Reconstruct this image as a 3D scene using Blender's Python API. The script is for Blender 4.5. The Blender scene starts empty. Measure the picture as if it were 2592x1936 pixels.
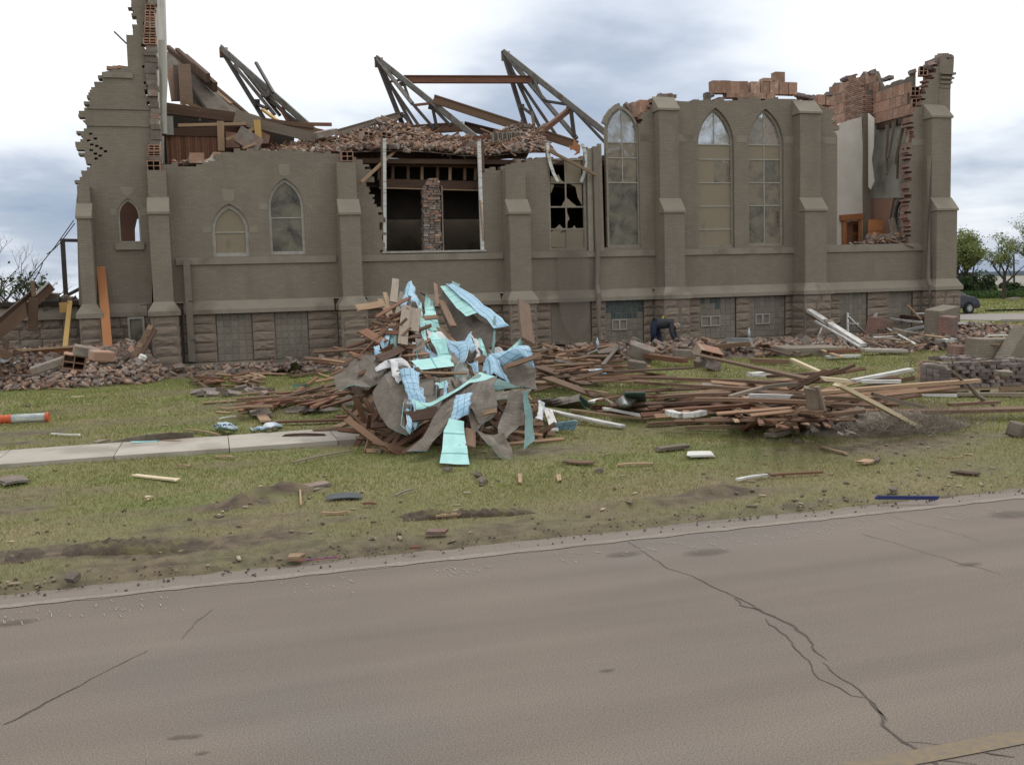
import bpy, bmesh, math, random
import numpy as np
from mathutils import Vector, Matrix, Euler, noise
from mathutils.geometry import tessellate_polygon
rnd = random.Random(7)
R = math.radians
PI = math.pi
SC = bpy.context.scene
COL = SC.collection

# ------------------------------------------------------------------ camera
FPX, PW, PH = 2520.0, 2592.0, 1936.0
EYE = Vector((0, 0, 2.15))
_yaw, _pit, _rol = R(16.568), R(5.329), R(-1.6577)
_f = Vector((math.sin(_yaw)*math.cos(_pit), math.cos(_yaw)*math.cos(_pit), -math.sin(_pit)))
_r0 = Vector((math.cos(_yaw), -math.sin(_yaw), 0)); _u0 = _r0.cross(_f)
_r = math.cos(_rol)*_r0 + math.sin(_rol)*_u0; _u = -math.sin(_rol)*_r0 + math.cos(_rol)*_u0
cam_d = bpy.data.cameras.new('camera'); cam = bpy.data.objects.new('camera', cam_d); COL.objects.link(cam)
cam.matrix_world = Matrix(((_r.x, _u.x, -_f.x, EYE.x), (_r.y, _u.y, -_f.y, EYE.y), (_r.z, _u.z, -_f.z, EYE.z), (0, 0, 0, 1)))
cam_d.sensor_width = 36; cam_d.lens = 36*FPX/PW; cam_d.clip_end = 20000; cam_d.clip_start = .1
SC.camera = cam

# ------------------------------------------------------------------ sky and sun
SUN_EL, SUN_AZ = R(52), R(40)      # azimuth measured from +Y towards +X: behind the church
w = bpy.data.worlds.new("World"); SC.world = w; w.use_nodes = True
nt = w.node_tree; N = nt.nodes; L = nt.links
for n in list(N): N.remove(n)
out = N.new('ShaderNodeOutputWorld'); mixs = N.new('ShaderNodeMixShader')
sky = N.new('ShaderNodeTexSky'); sky.sky_type = 'NISHITA'; sky.sun_disc = False
sky.sun_elevation = SUN_EL; sky.sun_rotation = SUN_AZ
b1 = N.new('ShaderNodeBackground'); b1.inputs[1].default_value = .1; L.new(sky.outputs[0], b1.inputs[0])
tc = N.new('ShaderNodeTexCoord'); sep = N.new('ShaderNodeSeparateXYZ'); L.new(tc.outputs['Generated'], sep.inputs[0])
def wmath(op, a, b=None, clamp=False):
    m = N.new('ShaderNodeMath'); m.operation = op; m.use_clamp = clamp
    for i, v in enumerate((a, b)):
        if v is None: continue
        if isinstance(v, (int, float)): m.inputs[i].default_value = v
        else: L.new(v, m.inputs[i])
    return m.outputs[0]
zz = wmath('ADD', wmath('MAXIMUM', sep.outputs[2], 0.0), .17)
cx_ = N.new('ShaderNodeCombineXYZ'); L.new(wmath('DIVIDE', sep.outputs[0], zz), cx_.inputs[0]); L.new(wmath('DIVIDE', sep.outputs[1], zz), cx_.inputs[1])
cx_.inputs[2].default_value = 6.4
n1 = N.new('ShaderNodeTexNoise'); n1.inputs['Scale'].default_value = .7; n1.inputs['Detail'].default_value = 7; n1.inputs['Roughness'].default_value = .52; n1.inputs['Distortion'].default_value = .25
L.new(cx_.outputs[0], n1.inputs['Vector'])
n2 = N.new('ShaderNodeTexNoise'); n2.inputs['Scale'].default_value = 3.2; n2.inputs['Detail'].default_value = 5; n2.inputs['Roughness'].default_value = .5
L.new(cx_.outputs[0], n2.inputs['Vector'])
# cloud thickness: broad noise, thinner (brighter) higher up, thick grey-blue banks low down
t_ = wmath('ADD', wmath('MULTIPLY', n1.outputs[0], .75), wmath('MULTIPLY', n2.outputs[0], .25))
elev = wmath('MULTIPLY', wmath('MINIMUM', wmath('MAXIMUM', sep.outputs[2], 0.0), .35), .95)
t_ = wmath('ADD', t_, elev)
def skydir(px, py): return (_r*((px-PW/2)/FPX)-_u*((py-PH/2)/FPX)+_f).normalized()
nrm_ = N.new('ShaderNodeVectorMath'); nrm_.operation = 'NORMALIZE'; L.new(tc.outputs['Generated'], nrm_.inputs[0])
# the big cloud masses of that day: thick grey-blue ones and bright gaps
for px_, py_, rad_, amp_ in ((1640, 90, .32, -.21), (1250, 250, .24, -.09), (40, 520, .12, -.03), (2480, 420, .15, -.10), (2570, 640, .12, -.15), (300, 60, .28, .09), (2350, 170, .22, .12), (950, 60, .2, .08), (2500, 540, .06, .08), (0, 620, .05, .08)):
    ds = N.new('ShaderNodeVectorMath'); ds.operation = 'DISTANCE'; L.new(nrm_.outputs[0], ds.inputs[0]); ds.inputs[1].default_value = skydir(px_, py_)
    mr = N.new('ShaderNodeMapRange'); mr.interpolation_type = 'SMOOTHSTEP'; mr.inputs[1].default_value = rad_; mr.inputs[2].default_value = 0; mr.inputs[3].default_value = 0; mr.inputs[4].default_value = amp_; L.new(ds.outputs['Value'], mr.inputs[0])
    t_ = wmath('ADD', t_, mr.outputs[0])
rmp = N.new('ShaderNodeValToRGB'); cr = rmp.color_ramp; L.new(t_, rmp.inputs[0])
cr.elements[0].position = .35; cr.elements[0].color = (.27, .34, .46, 1)
cr.elements[1].position = .80; cr.elements[1].color = (.93, .93, .93, 1)
for p_, c_ in ((.47, (.40, .46, .56, 1)), (.545, (.58, .63, .71, 1)), (.62, (.76, .80, .85, 1)), (.69, (.84, .86, .88, 1))):
    e_ = cr.elements.new(p_); e_.color = c_
b2 = N.new('ShaderNodeBackground'); b2.inputs[1].default_value = 1.0; L.new(rmp.outputs[0], b2.inputs[0])
mixs.inputs[0].default_value = .93
L.new(b1.outputs[0], mixs.inputs[1]); L.new(b2.outputs[0], mixs.inputs[2]); L.new(mixs.outputs[0], out.inputs[0])
sd = bpy.data.lights.new('sun', 'SUN'); sd.energy = 1.0; sd.angle = R(14); sd.color = (1, .95, .88)
so = bpy.data.objects.new('sun', sd); COL.objects.link(so)
_sd = Vector((math.sin(SUN_AZ)*math.cos(SUN_EL), math.cos(SUN_AZ)*math.cos(SUN_EL), math.sin(SUN_EL)))
so.rotation_euler = _sd.to_track_quat('Z', 'Y').to_euler(); so.location = (0, 0, 60)
vs = SC.view_settings; vs.view_transform = 'Standard'; vs.look = 'None'; vs.exposure = 0.3; vs.gamma = 1; vs.use_curve_mapping = False

# ------------------------------------------------------------------ survey: where the photograph's points lie in the place
ORG = {0: (0, 0, .8534), 1: (0, 0, 2.95), 2: (0, 420, 2.95), 3: (600, 80, 2.95), 4: (1200, 80, 2.95), 5: (1892, 80, 2.95), 6: (1892, 560, 2.95),
       7: (1200, 560, 2.95), 8: (600, 640, 2.95), 9: (900, 720, 3.304), 10: (1600, 880, 4.424), 11: (2240, 820, 5.506), 12: (0, 560, 3.933),
       13: (0, 880, 2.95), 14: (1400, 1100, 1.8557), 15: (1580, 760, 7.373), 16: (400, 920, 5.53), 17: (2380, 580, 5.9), 18: (0, 1000, 11.06),
       19: (400, 120, 5.5075), 20: (800, 280, 4.424), 21: (700, 1100, 2.95), 22: (0, 1376, 2.95)}
YF = 31.3        # plane of the church's long wall
def ray(r, x, y):
    ox, oy, s = ORG[r]; px, py = ox + x/s, oy + y/s
    return _r*((px - PW/2)/FPX) - _u*((py - PH/2)/FPX) + _f
def A(r, x, y, Y=YF):                       # on the vertical plane at depth Y
    d = ray(r, x, y); return EYE + d*(Y/d.y)
def AX(r, x, y, X):                         # on the vertical plane X = const
    d = ray(r, x, y); return EYE + d*(X/d.x)
def G(r, x, y, z=0.0):                      # on the ground (or at height z)
    d = ray(r, x, y); return EYE + d*((z - EYE.z)/d.z)
def S(r, x, y, yn=11.9, k=.262, up=0.0):    # on the sloping face of a heap that starts at depth yn
    d = ray(r, x, y); t = (EYE.z + k*yn)/(k*d.y - d.z); return EYE + d*t + Vector((0, 0, up))

# ------------------------------------------------------------------ objects
def setp(o, label=None, cat=None, group=None, kind=None):
    if label: o['label'] = label
    if cat: o['category'] = cat
    if group: o['group'] = group
    if kind: o['kind'] = kind
    return o
WLOC = {}
def link(o, parent=None, loc=(0, 0, 0)):
    COL.objects.link(o); loc = Vector(loc)
    if parent is not None:
        o.parent = parent; o.location = loc - WLOC[parent.name]
    else: o.location = loc
    WLOC[o.name] = loc
    return o
def empty(name, loc, label=None, cat=None, group=None, kind=None, parent=None):
    o = bpy.data.objects.new(name, None); o.empty_display_size = .2
    link(o, parent, loc); return setp(o, label, cat, group, kind)
class MB:
    def __init__(s): s.v = []; s.f = []; s.m = []; s.uv = {}
    def add(s, vs, fs, m=0):
        b = len(s.v); s.v.extend([tuple(v) for v in vs])
        for f in fs: s.f.append(tuple(b + i for i in f)); s.m.append(m)
        return s
    def box(s, c, d, rot=None, m=0):
        c = Vector(c); hx, hy, hz = d[0]/2, d[1]/2, d[2]/2
        vs = [Vector((x, y, z)) for x in (-hx, hx) for y in (-hy, hy) for z in (-hz, hz)]
        if rot is not None: vs = [rot @ v for v in vs]
        return s.add([v + c for v in vs], [(0, 1, 3, 2), (4, 6, 7, 5), (0, 4, 5, 1), (2, 3, 7, 6), (0, 2, 6, 4), (1, 5, 7, 3)], m)
    def b2(s, lo, hi, m=0):
        lo, hi = Vector(lo), Vector(hi); return s.box((lo + hi)/2, hi - lo, None, m)
    def beam(s, p, q_, w_, h_, up=(0, 0, 1), m=0):
        p, q_ = Vector(p), Vector(q_); d = q_ - p; ln = d.length; d.normalize(); up = Vector(up)
        if abs(d.dot(up)) > .98: up = Vector((0, 1, 0))
        sd_ = d.cross(up).normalized(); u_ = sd_.cross(d)
        return s.box((p + q_)/2, (ln, w_, h_), Matrix((d, sd_, u_)).transposed(), m)
    def tube(s, pts, rad, n=6, m=0, cap=True):
        pts = [Vector(p) for p in pts]; rad = rad if isinstance(rad, (list, tuple)) else [rad]*len(pts)
        b = len(s.v); k = len(pts)
        for i, p in enumerate(pts):
            d = (pts[min(i+1, k-1)] - pts[max(i-1, 0)]).normalized(); a = d.cross(Vector((0, 0, 1)))
            if a.length < .01: a = Vector((1, 0, 0))
            a.normalize(); c = d.cross(a)
            for j in range(n):
                t = 2*PI*j/n; s.v.append(tuple(p + (a*math.cos(t) + c*math.sin(t))*rad[i]))
        for i in range(k-1):
            for j in range(n):
                s.f.append((b+i*n+j, b+i*n+(j+1) % n, b+(i+1)*n+(j+1) % n, b+(i+1)*n+j)); s.m.append(m)
        if cap:
            s.f.append(tuple(b+j for j in reversed(range(n)))); s.m.append(m)
            s.f.append(tuple(b+(k-1)*n+j for j in range(n))); s.m.append(m)
        return s
    def build(s, name, mats, parent=None, smooth=False, origin=None):
        me = bpy.data.meshes.new(name)
        if origin is None:
            a = np.array(s.v); lo = a.min(0); hi = a.max(0); origin = Vector(((lo[0]+hi[0])/2, (lo[1]+hi[1])/2, lo[2]))
        origin = Vector(origin)
        me.from_pydata([(v[0]-origin.x, v[1]-origin.y, v[2]-origin.z) for v in s.v], [], s.f)
        for m_ in (mats if isinstance(mats, (list, tuple)) else [mats]): me.materials.append(m_)
        me.polygons.foreach_set('material_index', s.m)
        if smooth: me.polygons.foreach_set('use_smooth', [True]*len(s.f))
        me.update(); o = bpy.data.objects.new(name, me); return link(o, parent, origin)
def inst(name, me, loc, rot=(0, 0, 0), sc=(1, 1, 1), parent=None):
    o = bpy.data.objects.new(name, me); link(o, parent, loc); o.rotation_euler = rot; o.scale = sc; return o

# ------------------------------------------------------------------ materials
MT = {}
def M(name, c1, c2=None, scale=4.0, rough=.85, bump=0.0, bscale=40.0, rv=0.0, stretch=(1, 1, 1), island=False, metal=0.0, spec=.3, world=False, c3=None, s3=1.0, lo=.35, hi=.65, pal=None):
    m = bpy.data.materials.new(name); m.use_nodes = True; t = m.node_tree; n_ = t.nodes; l_ = t.links
    bs = n_['Principled BSDF']; bs.inputs['Roughness'].default_value = rough; bs.inputs['Metallic'].default_value = metal
    bs.inputs['Specular IOR Level'].default_value = spec
    tc_ = n_.new('ShaderNodeTexCoord'); mp = n_.new('ShaderNodeMapping'); mp.inputs['Scale'].default_value = stretch
    if world:
        ge_ = n_.new('ShaderNodeNewGeometry'); l_.new(ge_.outputs['Position'], mp.inputs[0])
    else: l_.new(tc_.outputs['Object'], mp.inputs[0])
    vec = mp.outputs[0]
    oi = n_.new('ShaderNodeObjectInfo')
    if not world:
        ad = n_.new('ShaderNodeVectorMath'); ad.operation = 'ADD'; l_.new(vec, ad.inputs[0])
        ml = n_.new('ShaderNodeVectorMath'); ml.operation = 'SCALE'; ml.inputs[0].default_value = (37, 91, 53); l_.new(oi.outputs['Random'], ml.inputs[3])
        l_.new(ml.outputs[0], ad.inputs[1]); vec = ad.outputs[0]
    no = n_.new('ShaderNodeTexNoise'); no.inputs['Scale'].default_value = scale; no.inputs['Detail'].default_value = 6; no.inputs['Roughness'].default_value = .6; l_.new(vec, no.inputs['Vector'])
    rp = n_.new('ShaderNodeMapRange'); rp.inputs[1].default_value = lo; rp.inputs[2].default_value = hi; l_.new(no.outputs[0], rp.inputs[0])
    mx = n_.new('ShaderNodeMix'); mx.data_type = 'RGBA'; l_.new(rp.outputs[0], mx.inputs[0])
    mx.inputs[6].default_value = (*c1, 1); mx.inputs[7].default_value = (*(c2 or c1), 1); col = mx.outputs[2]
    if c3:
        no3 = n_.new('ShaderNodeTexNoise'); no3.inputs['Scale'].default_value = s3; no3.inputs['Detail'].default_value = 5; l_.new(vec, no3.inputs['Vector'])
        rp3 = n_.new('ShaderNodeMapRange'); rp3.inputs[1].default_value = .52; rp3.inputs[2].default_value = .66; l_.new(no3.outputs[0], rp3.inputs[0])
        mx3 = n_.new('ShaderNodeMix'); mx3.data_type = 'RGBA'; l_.new(rp3.outputs[0], mx3.inputs[0]); l_.new(col, mx3.inputs[6]); mx3.inputs[7].default_value = (*c3, 1); col = mx3.outputs[2]
    if pal:
        rr_ = n_.new('ShaderNodeValToRGB'); rr_.color_ramp.interpolation = 'CONSTANT'; g3 = n_.new('ShaderNodeNewGeometry'); l_.new(g3.outputs['Random Per Island'] if island else oi.outputs['Random'], rr_.inputs[0])
        for i_, c_ in enumerate(pal):
            e_ = rr_.color_ramp.elements[i_] if i_ < 2 else rr_.color_ramp.elements.new(i_/len(pal)); e_.position = i_/len(pal); e_.color = (*c_, 1)
        mp_ = n_.new('ShaderNodeMix'); mp_.data_type = 'RGBA'; mp_.inputs[0].default_value = .72; l_.new(col, mp_.inputs[6]); l_.new(rr_.outputs[0], mp_.inputs[7]); col = mp_.outputs[2]
    if rv:
        hs = n_.new('ShaderNodeHueSaturation'); mr = n_.new('ShaderNodeMapRange'); mr.inputs[3].default_value = 1-rv; mr.inputs[4].default_value = 1+rv
        if island:
            g2 = n_.new('ShaderNodeNewGeometry'); l_.new(g2.outputs['Random Per Island'], mr.inputs[0])
        else: l_.new(oi.outputs['Random'], mr.inputs[0])
        l_.new(mr.outputs[0], hs.inputs['Value']); l_.new(col, hs.inputs['Color']); col = hs.outputs[0]
    l_.new(col, bs.inputs['Base Color'])
    if bump:
        nb = n_.new('ShaderNodeTexNoise'); nb.inputs['Scale'].default_value = bscale; nb.inputs['Detail'].default_value = 5; l_.new(vec, nb.inputs['Vector'])
        bu = n_.new('ShaderNodeBump'); bu.inputs['Strength'].default_value = bump; bu.inputs['Distance'].default_value = .02
        l_.new(nb.outputs[0], bu.inputs['Height']); l_.new(bu.outputs[0], bs.inputs['Normal'])
    MT[name] = m; return m
def brickmat(name, c1, c2, mortar, bw=.21, bh=.0677, ms=.01, bump=.35, mix=1.0, stain=None):
    m = M(name, c1, c2, scale=1.3, rough=.9, world=True); t = m.node_tree; n_ = t.nodes; l_ = t.links; bs = n_['Principled BSDF']
    ge_ = n_.new('ShaderNodeNewGeometry'); sp = n_.new('ShaderNodeSeparateXYZ'); l_.new(ge_.outputs['Position'], sp.inputs[0])
    ad = n_.new('ShaderNodeMath'); ad.operation = 'ADD'; l_.new(sp.outputs[0], ad.inputs[0]); l_.new(sp.outputs[1], ad.inputs[1])
    cb = n_.new('ShaderNodeCombineXYZ'); l_.new(ad.outputs[0], cb.inputs[0]); l_.new(sp.outputs[2], cb.inputs[1])
    br = n_.new('ShaderNodeTexBrick'); l_.new(cb.outputs[0], br.inputs['Vector'])
    br.inputs['Scale'].default_value = 1; br.inputs['Brick Width'].default_value = bw; br.inputs['Row Height'].default_value = bh
    br.inputs['Mortar Size'].default_value = ms; br.inputs['Mortar Smooth'].default_value = .3; br.inputs['Bias'].default_value = 0
    old = bs.inputs['Base Color'].links[0].from_socket
    br.inputs['Color1'].default_value = (1.06, 1.05, 1.04, 1); br.inputs['Color2'].default_value = (.92, .92, .92, 1); br.inputs['Mortar'].default_value = (*mortar, 1)
    mu = n_.new('ShaderNodeMix'); mu.data_type = 'RGBA'; mu.blend_type = 'MULTIPLY'; mu.inputs[0].default_value = mix
    l_.new(old, mu.inputs[6]); l_.new(br.outputs['Color'], mu.inputs[7])
    last = mu.outputs[2]
    if stain:
        sv = n_.new('ShaderNodeMapping'); sv.inputs['Scale'].default_value = (1.6, 1.6, .28); l_.new(ge_.outputs['Position'], sv.inputs[0])
        sn = n_.new('ShaderNodeTexNoise'); sn.inputs['Scale'].default_value = 1.0; sn.inputs['Detail'].default_value = 8; sn.inputs['Roughness'].default_value = .65; l_.new(sv.outputs[0], sn.inputs['Vector'])
        sr = n_.new('ShaderNodeMapRange'); sr.inputs[1].default_value = .5; sr.inputs[2].default_value = .75; sr.inputs[4].default_value = .75; l_.new(sn.outputs[0], sr.inputs[0])
        sm = n_.new('ShaderNodeMix'); sm.data_type = 'RGBA'; l_.new(sr.outputs[0], sm.inputs[0]); l_.new(last, sm.inputs[6]); sm.inputs[7].default_value = (*stain, 1); last = sm.outputs[2]
    l_.new(last, bs.inputs['Base Color'])
    nb = n_.new('ShaderNodeTexNoise'); nb.inputs['Scale'].default_value = 30; l_.new(ge_.outputs['Position'], nb.inputs['Vector'])
    sb = n_.new('ShaderNodeMath'); sb.operation = 'MULTIPLY_ADD'; sb.inputs[1].default_value = -1; l_.new(br.outputs['Fac'], sb.inputs[0]); l_.new(nb.outputs[0], sb.inputs[2])
    bu = n_.new('ShaderNodeBump'); bu.inputs['Strength'].default_value = bump; bu.inputs['Distance'].default_value = .012
    l_.new(sb.outputs[0], bu.inputs['Height']); l_.new(bu.outputs[0], bs.inputs['Normal'])
    return m
painted = brickmat('painted_brick', (.252, .217, .172), (.227, .194, .153), (.84, .84, .84), stain=(.178, .15, .118))
rawbrick = brickmat('raw_brick', (.30, .16, .12), (.20, .14, .12), (1.25, 1.35, 1.4), bump=.9)
trim = M('painted_trim', (.278, .248, .196), (.245, .217, .172), scale=1.5, bump=.15, bscale=18, world=True, c3=(.17, .145, .11), s3=.9)
stone_m = M('rock_faced_stone', (.265, .213, .163), (.222, .18, .14), scale=3, bump=.5, bscale=14, rv=.12)
mortar_m = M('old_mortar', (.20, .17, .14), (.14, .115, .095), scale=4, bump=.5)
tile_m = M('clay_tile', (.40, .225, .15), (.31, .20, .15), scale=3.5, bump=.3, rv=.24, c3=(.42, .33, .26), s3=2.2)
tile_hole = M('tile_hollow', (.10, .045, .03), (.07, .035, .025))
brick_m = M('loose_brick', (.27, .155, .12), (.22, .17, .15), scale=7, bump=.5, rv=.4, c3=(.33, .30, .27), s3=5)
brickgrey_m = M('painted_loose_brick', (.26, .225, .20), (.20, .165, .155), scale=6, bump=.5, rv=.35, c3=(.16, .11, .10), s3=4)
rub_m = M('rubble_mixed', (.27, .185, .14), (.19, .15, .125), scale=6, bump=.5, rv=.4, island=True, c3=(.36, .26, .2), s3=3, pal=((.29, .175, .12), (.19, .165, .15), (.35, .285, .22), (.22, .125, .09), (.155, .125, .115), (.34, .215, .145), (.26, .22, .185)))
chunk_m = M('mortar_chunk', (.27, .237, .198), (.165, .14, .12), scale=5, bump=.8, bscale=20, rv=.25, c3=(.24, .15, .115), s3=3)
plaster = M('white_plaster', (.62, .60, .54), (.55, .52, .45), scale=1.5, bump=.12)
plaster_dirty = M('stained_plaster', (.31, .31, .265), (.24, .235, .195), scale=1.2, bump=.25, bscale=12, c3=(.15, .14, .12), s3=.9)
plaster_red = M('red_plaster', (.30, .17, .12), (.24, .145, .11), scale=2)
W = (.28, 9, 9)   # grain runs along the board
wood_dark = M('old_dark_wood', (.115, .068, .046), (.07, .044, .032), scale=6, bump=.25, stretch=W, rv=.35)
wood_brown = M('old_brown_wood', (.205, .128, .082), (.125, .08, .054), scale=6, bump=.25, stretch=W, rv=.32)
wood_red = M('reddish_wood', (.205, .098, .058), (.13, .066, .042), scale=6, bump=.2, stretch=W, rv=.3)
wood_tan = M('tan_wood', (.37, .255, .16), (.26, .175, .11), scale=6, bump=.2, stretch=W, rv=.25)
wood_grey = M('grey_weathered_wood', (.27, .225, .175), (.19, .155, .12), scale=6, bump=.3, stretch=W, rv=.25)
wood_new = M('new_pine', (.66, .56, .39), (.58, .48, .32), scale=5, bump=.1, stretch=W, rv=.1)
wood_orange = M('varnished_orange_wood', (.42, .18, .07), (.33, .135, .055), scale=5, bump=.1, stretch=W, rough=.5, rv=.15)
wood_yellow = M('yellow_wood', (.55, .37, .14), (.47, .30, .11), scale=5, stretch=W)
steel = M('grey_painted_steel', (.19, .185, .165), (.145, .14, .125), scale=5, rough=.6, bump=.1, c3=(.12, .085, .06), s3=3)
steel_dark = M('dark_steel', (.075, .062, .055), (.05, .042, .038), scale=5, rough=.6)
white_paint = M('weathered_white_paint', (.72, .72, .70), (.55, .54, .51), scale=9, rv=.15, c3=(.33, .31, .28), s3=5, stretch=(.4, 4, 4))
metal_grey = M('galvanised_sheet', (.36, .37, .37), (.27, .28, .28), rough=.45, metal=.4, scale=6)
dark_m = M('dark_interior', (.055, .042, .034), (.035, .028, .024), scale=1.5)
int_tan = M('interior_tan_wall', (.24, .195, .135), (.17, .14, .10), scale=.8, c3=(.09, .075, .06), s3=.6)
concrete = M('concrete', (.42, .385, .335), (.36, .33, .285), scale=2.2, bump=.2, bscale=60, rv=.08, c3=(.30, .265, .22), s3=1.1)
soil = M('dug_soil', (.155, .125, .095), (.10, .08, .06), scale=5, bump=.9, bscale=18, c3=(.19, .165, .13), s3=2)
# ------------------------------------------------------------------ ground, road, pavement
VTB = {}
def vnoise(x, y, seed=0):
    tb = VTB.get(seed)
    if tb is None: tb = VTB[seed] = np.random.RandomState(seed).rand(256, 256)
    xi = np.floor(x).astype(int); yi = np.floor(y).astype(int); fx = x-xi; fy = y-yi
    fx = fx*fx*(3-2*fx); fy = fy*fy*(3-2*fy)
    a = tb[xi % 256, yi % 256]; b = tb[(xi+1) % 256, yi % 256]; c = tb[xi % 256, (yi+1) % 256]; d = tb[(xi+1) % 256, (yi+1) % 256]
    return (a*(1-fx)+b*fx)*(1-fy) + (c*(1-fx)+d*fx)*fy
def fbm(x, y, sc, seed=0, oc=4):
    v = 0; am = 1; tot = 0
    for i in range(oc):
        v = v + am*vnoise(x*sc+17.3*i, y*sc+9.1*i, seed+i); tot += am; am *= .5; sc *= 2.1
    return v/tot
def sstep(a, b, x):
    t = np.clip((x-a)/(b-a), 0, 1); return t*t*(3-2*t)
def blob(x, y, p, rx, ry): return np.exp(-(((x-p[0])/rx)**2 + ((y-p[1])/ry)**2))
g_rut = G(13, 700, 1510); g_rut2 = G(13, 1500, 1480); g_m1 = G(13, 1750, 1180); g_m2 = G(21, 60, 440); g_t3 = G(14, 760, 290); g_t4 = G(14, 350, 320)
g_t5 = G(21, 1450, 590); g_pit = G(14, 1560, 60)
DIRT = [(G(13, 880, 550), 1.0, .5, .6), (G(13, 100, 650), 1.1, .45, .75), (G(13, 450, 480), .7, .35, .5), (G(13, 1200, 340), 1.2, .8, .5), (G(13, 250, 700), .7, .35, .55), (G(13, 60, 1230), .45, .2, .75),
        (G(13, 1050, 1230), .75, .2, .7), (g_m1, .4, .2, 2.2), (g_m2, .42, .2, 2.2), (G(13, 700, 1515), .75, .24, 2.2), (G(13, 1350, 1490), .7, .24, 2.2), (G(13, 100, 1560), .8, .25, 1.9), (G(21, 500, 640), .7, .2, .7), (G(13, 1900, 1280), 1.1, .3, .8), (G(8, 650, 1510), .35, .16, .6), (g_t3, 1.2, .28, 1.0), (g_t4, 1.0, .22, .8), (g_t5, .9, .18, .7),
        (G(14, 1960, 170), .7, .3, .8), (G(14, 1050, 340), 1.3, .18, .8), (G(14, 1650, 300), 1.6, .22, .6), (g_pit, 1.6, .8, .9), (G(9, 1500, 1400), 1.2, .6, .8), (G(9, 600, 1320), 1.0, .5, .4), (G(10, 350, 900), .5, .25, .7), (G(14, 2000, 130), .8, .3, .5),
        (G(8, 60, 1130), 1.6, .6, .4), (G(10, 800, 900), 2.2, .5, .5)]
def dirt_mask(x, y):
    d = 0*x
    for p, rx, ry, a in DIRT: d = np.maximum(d, a*blob(x, y, p, rx, ry))
    n = fbm(x, y, 1.3, 3)
    d = d + .45*sstep(.60, .72, fbm(x, y*1.5, .55, 71, 5))*sstep(27, 20, y)
    sh = sstep(9.6, 8.35, y + .8*(fbm(x, y, .7, 21)-.5)) * (1 - .8*sstep(2, 7, x))*.75
    d = np.maximum(d, sh)
    d = np.maximum(d, .9*sstep(8.35, 8.02, y + .3*(fbm(x, y, 2.0, 22)-.5)))
    d = np.maximum(d, .8*sstep(29.2, 30.6, y)*sstep(31, 29, np.abs(x-12)+14))
    return np.clip(d*(.35+1.3*n), 0, 1)
def ground_h(x, y):
    h = .05*(fbm(x, y, .35, 5)-.5)*sstep(8, 10, y) + .035*(fbm(x, y, 2.2, 6)-.5)
    d = dirt_mask(x, y)
    h = h + d*.05*(fbm(x, y, 5, 8)-.45)
    for p, a, rx, ry in ((g_m1, .12, .3, .18), (g_m2, .1, .38, .17), (G(13, 1980, 1120), .1, .32, .14), (G(14, 780, 275), .1, .5, .13), (G(14, 450, 330), .06, .8, .12), (G(21, 1000, 620), .05, .6, .1)):
        h = h + a*blob(x, y, p, rx*.75, ry*.75)*(.15+1.5*fbm(x, y, 5, 9))
    h = h - .06*sstep(8.4, 7.9, y)
    h = np.where(y < 7.9, -.08, h)
    sw = sstep(14.2, 14.4, y)*sstep(16.05, 15.85, y)*sstep(3.9, 3.6, x)
    h = h*(1-sw) - .03*sw
    h = h*sstep(60, 35, y)
    return h
def axis(segs):
    o = []
    for a, b, n in segs: o += list(np.linspace(a, b, n, endpoint=False))
    return np.array(o + [segs[-1][1]])
xs = axis([(-4000, -300, 5), (-300, -40, 8), (-40, -8, 16), (-8, 13, 190), (13, 34, 120), (34, 120, 30), (120, 5000, 10)])
ys = axis([(-300, -20, 5), (-20, 7.8, 6), (7.8, 13, 105), (13, 18, 60), (18, 32, 90), (32, 100, 40), (100, 400, 10), (400, 6000, 8)])
XX, YY = np.meshgrid(xs, ys); ZZ = ground_h(XX, YY); DD = dirt_mask(XX, YY)
def gridmesh(name, X, Y, Z, mat, attrs=None, smooth=True):
    ny, nx = X.shape; me = bpy.data.meshes.new(name)
    co = np.stack([X, Y, Z], -1).reshape(-1, 3); idx = np.arange(nx*ny).reshape(ny, nx)
    q4 = np.stack([idx[:-1, :-1], idx[:-1, 1:], idx[1:, 1:], idx[1:, :-1]], -1).reshape(-1, 4)
    me.vertices.add(len(co)); me.vertices.foreach_set('co', co.ravel()); me.loops.add(q4.size); me.loops.foreach_set('vertex_index', q4.ravel())
    me.polygons.add(len(q4)); me.polygons.foreach_set('loop_start', np.arange(0, q4.size, 4)); me.polygons.foreach_set('use_smooth', [smooth]*len(q4))
    for k, v in (attrs or {}).items():
        at_ = me.attributes.new(k, 'FLOAT', 'POINT'); at_.data.foreach_set('value', v.ravel().astype(np.float32))
    me.materials.append(mat); me.update(); me.validate(); o = bpy.data.objects.new(name, me); COL.objects.link(o); WLOC[o.name] = Vector(); return o
gm = M('lawn_soil', (.145, .165, .055), (.195, .175, .08), scale=.5, world=True, bump=.6, bscale=30, c3=(.215, .18, .095), s3=.8)
t = gm.node_tree; bs = t.nodes['Principled BSDF']; old = bs.inputs['Base Color'].links[0].from_socket
at_ = t.nodes.new('ShaderNodeAttribute'); at_.attribute_name = 'dirt'; mx = t.nodes.new('ShaderNodeMix'); mx.data_type = 'RGBA'
dn = t.nodes.new('ShaderNodeTexNoise'); dn.inputs['Scale'].default_value = 6; dn.inputs['Detail'].default_value = 8
ge_ = t.nodes.new('ShaderNodeNewGeometry'); t.links.new(ge_.outputs['Position'], dn.inputs['Vector'])
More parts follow.
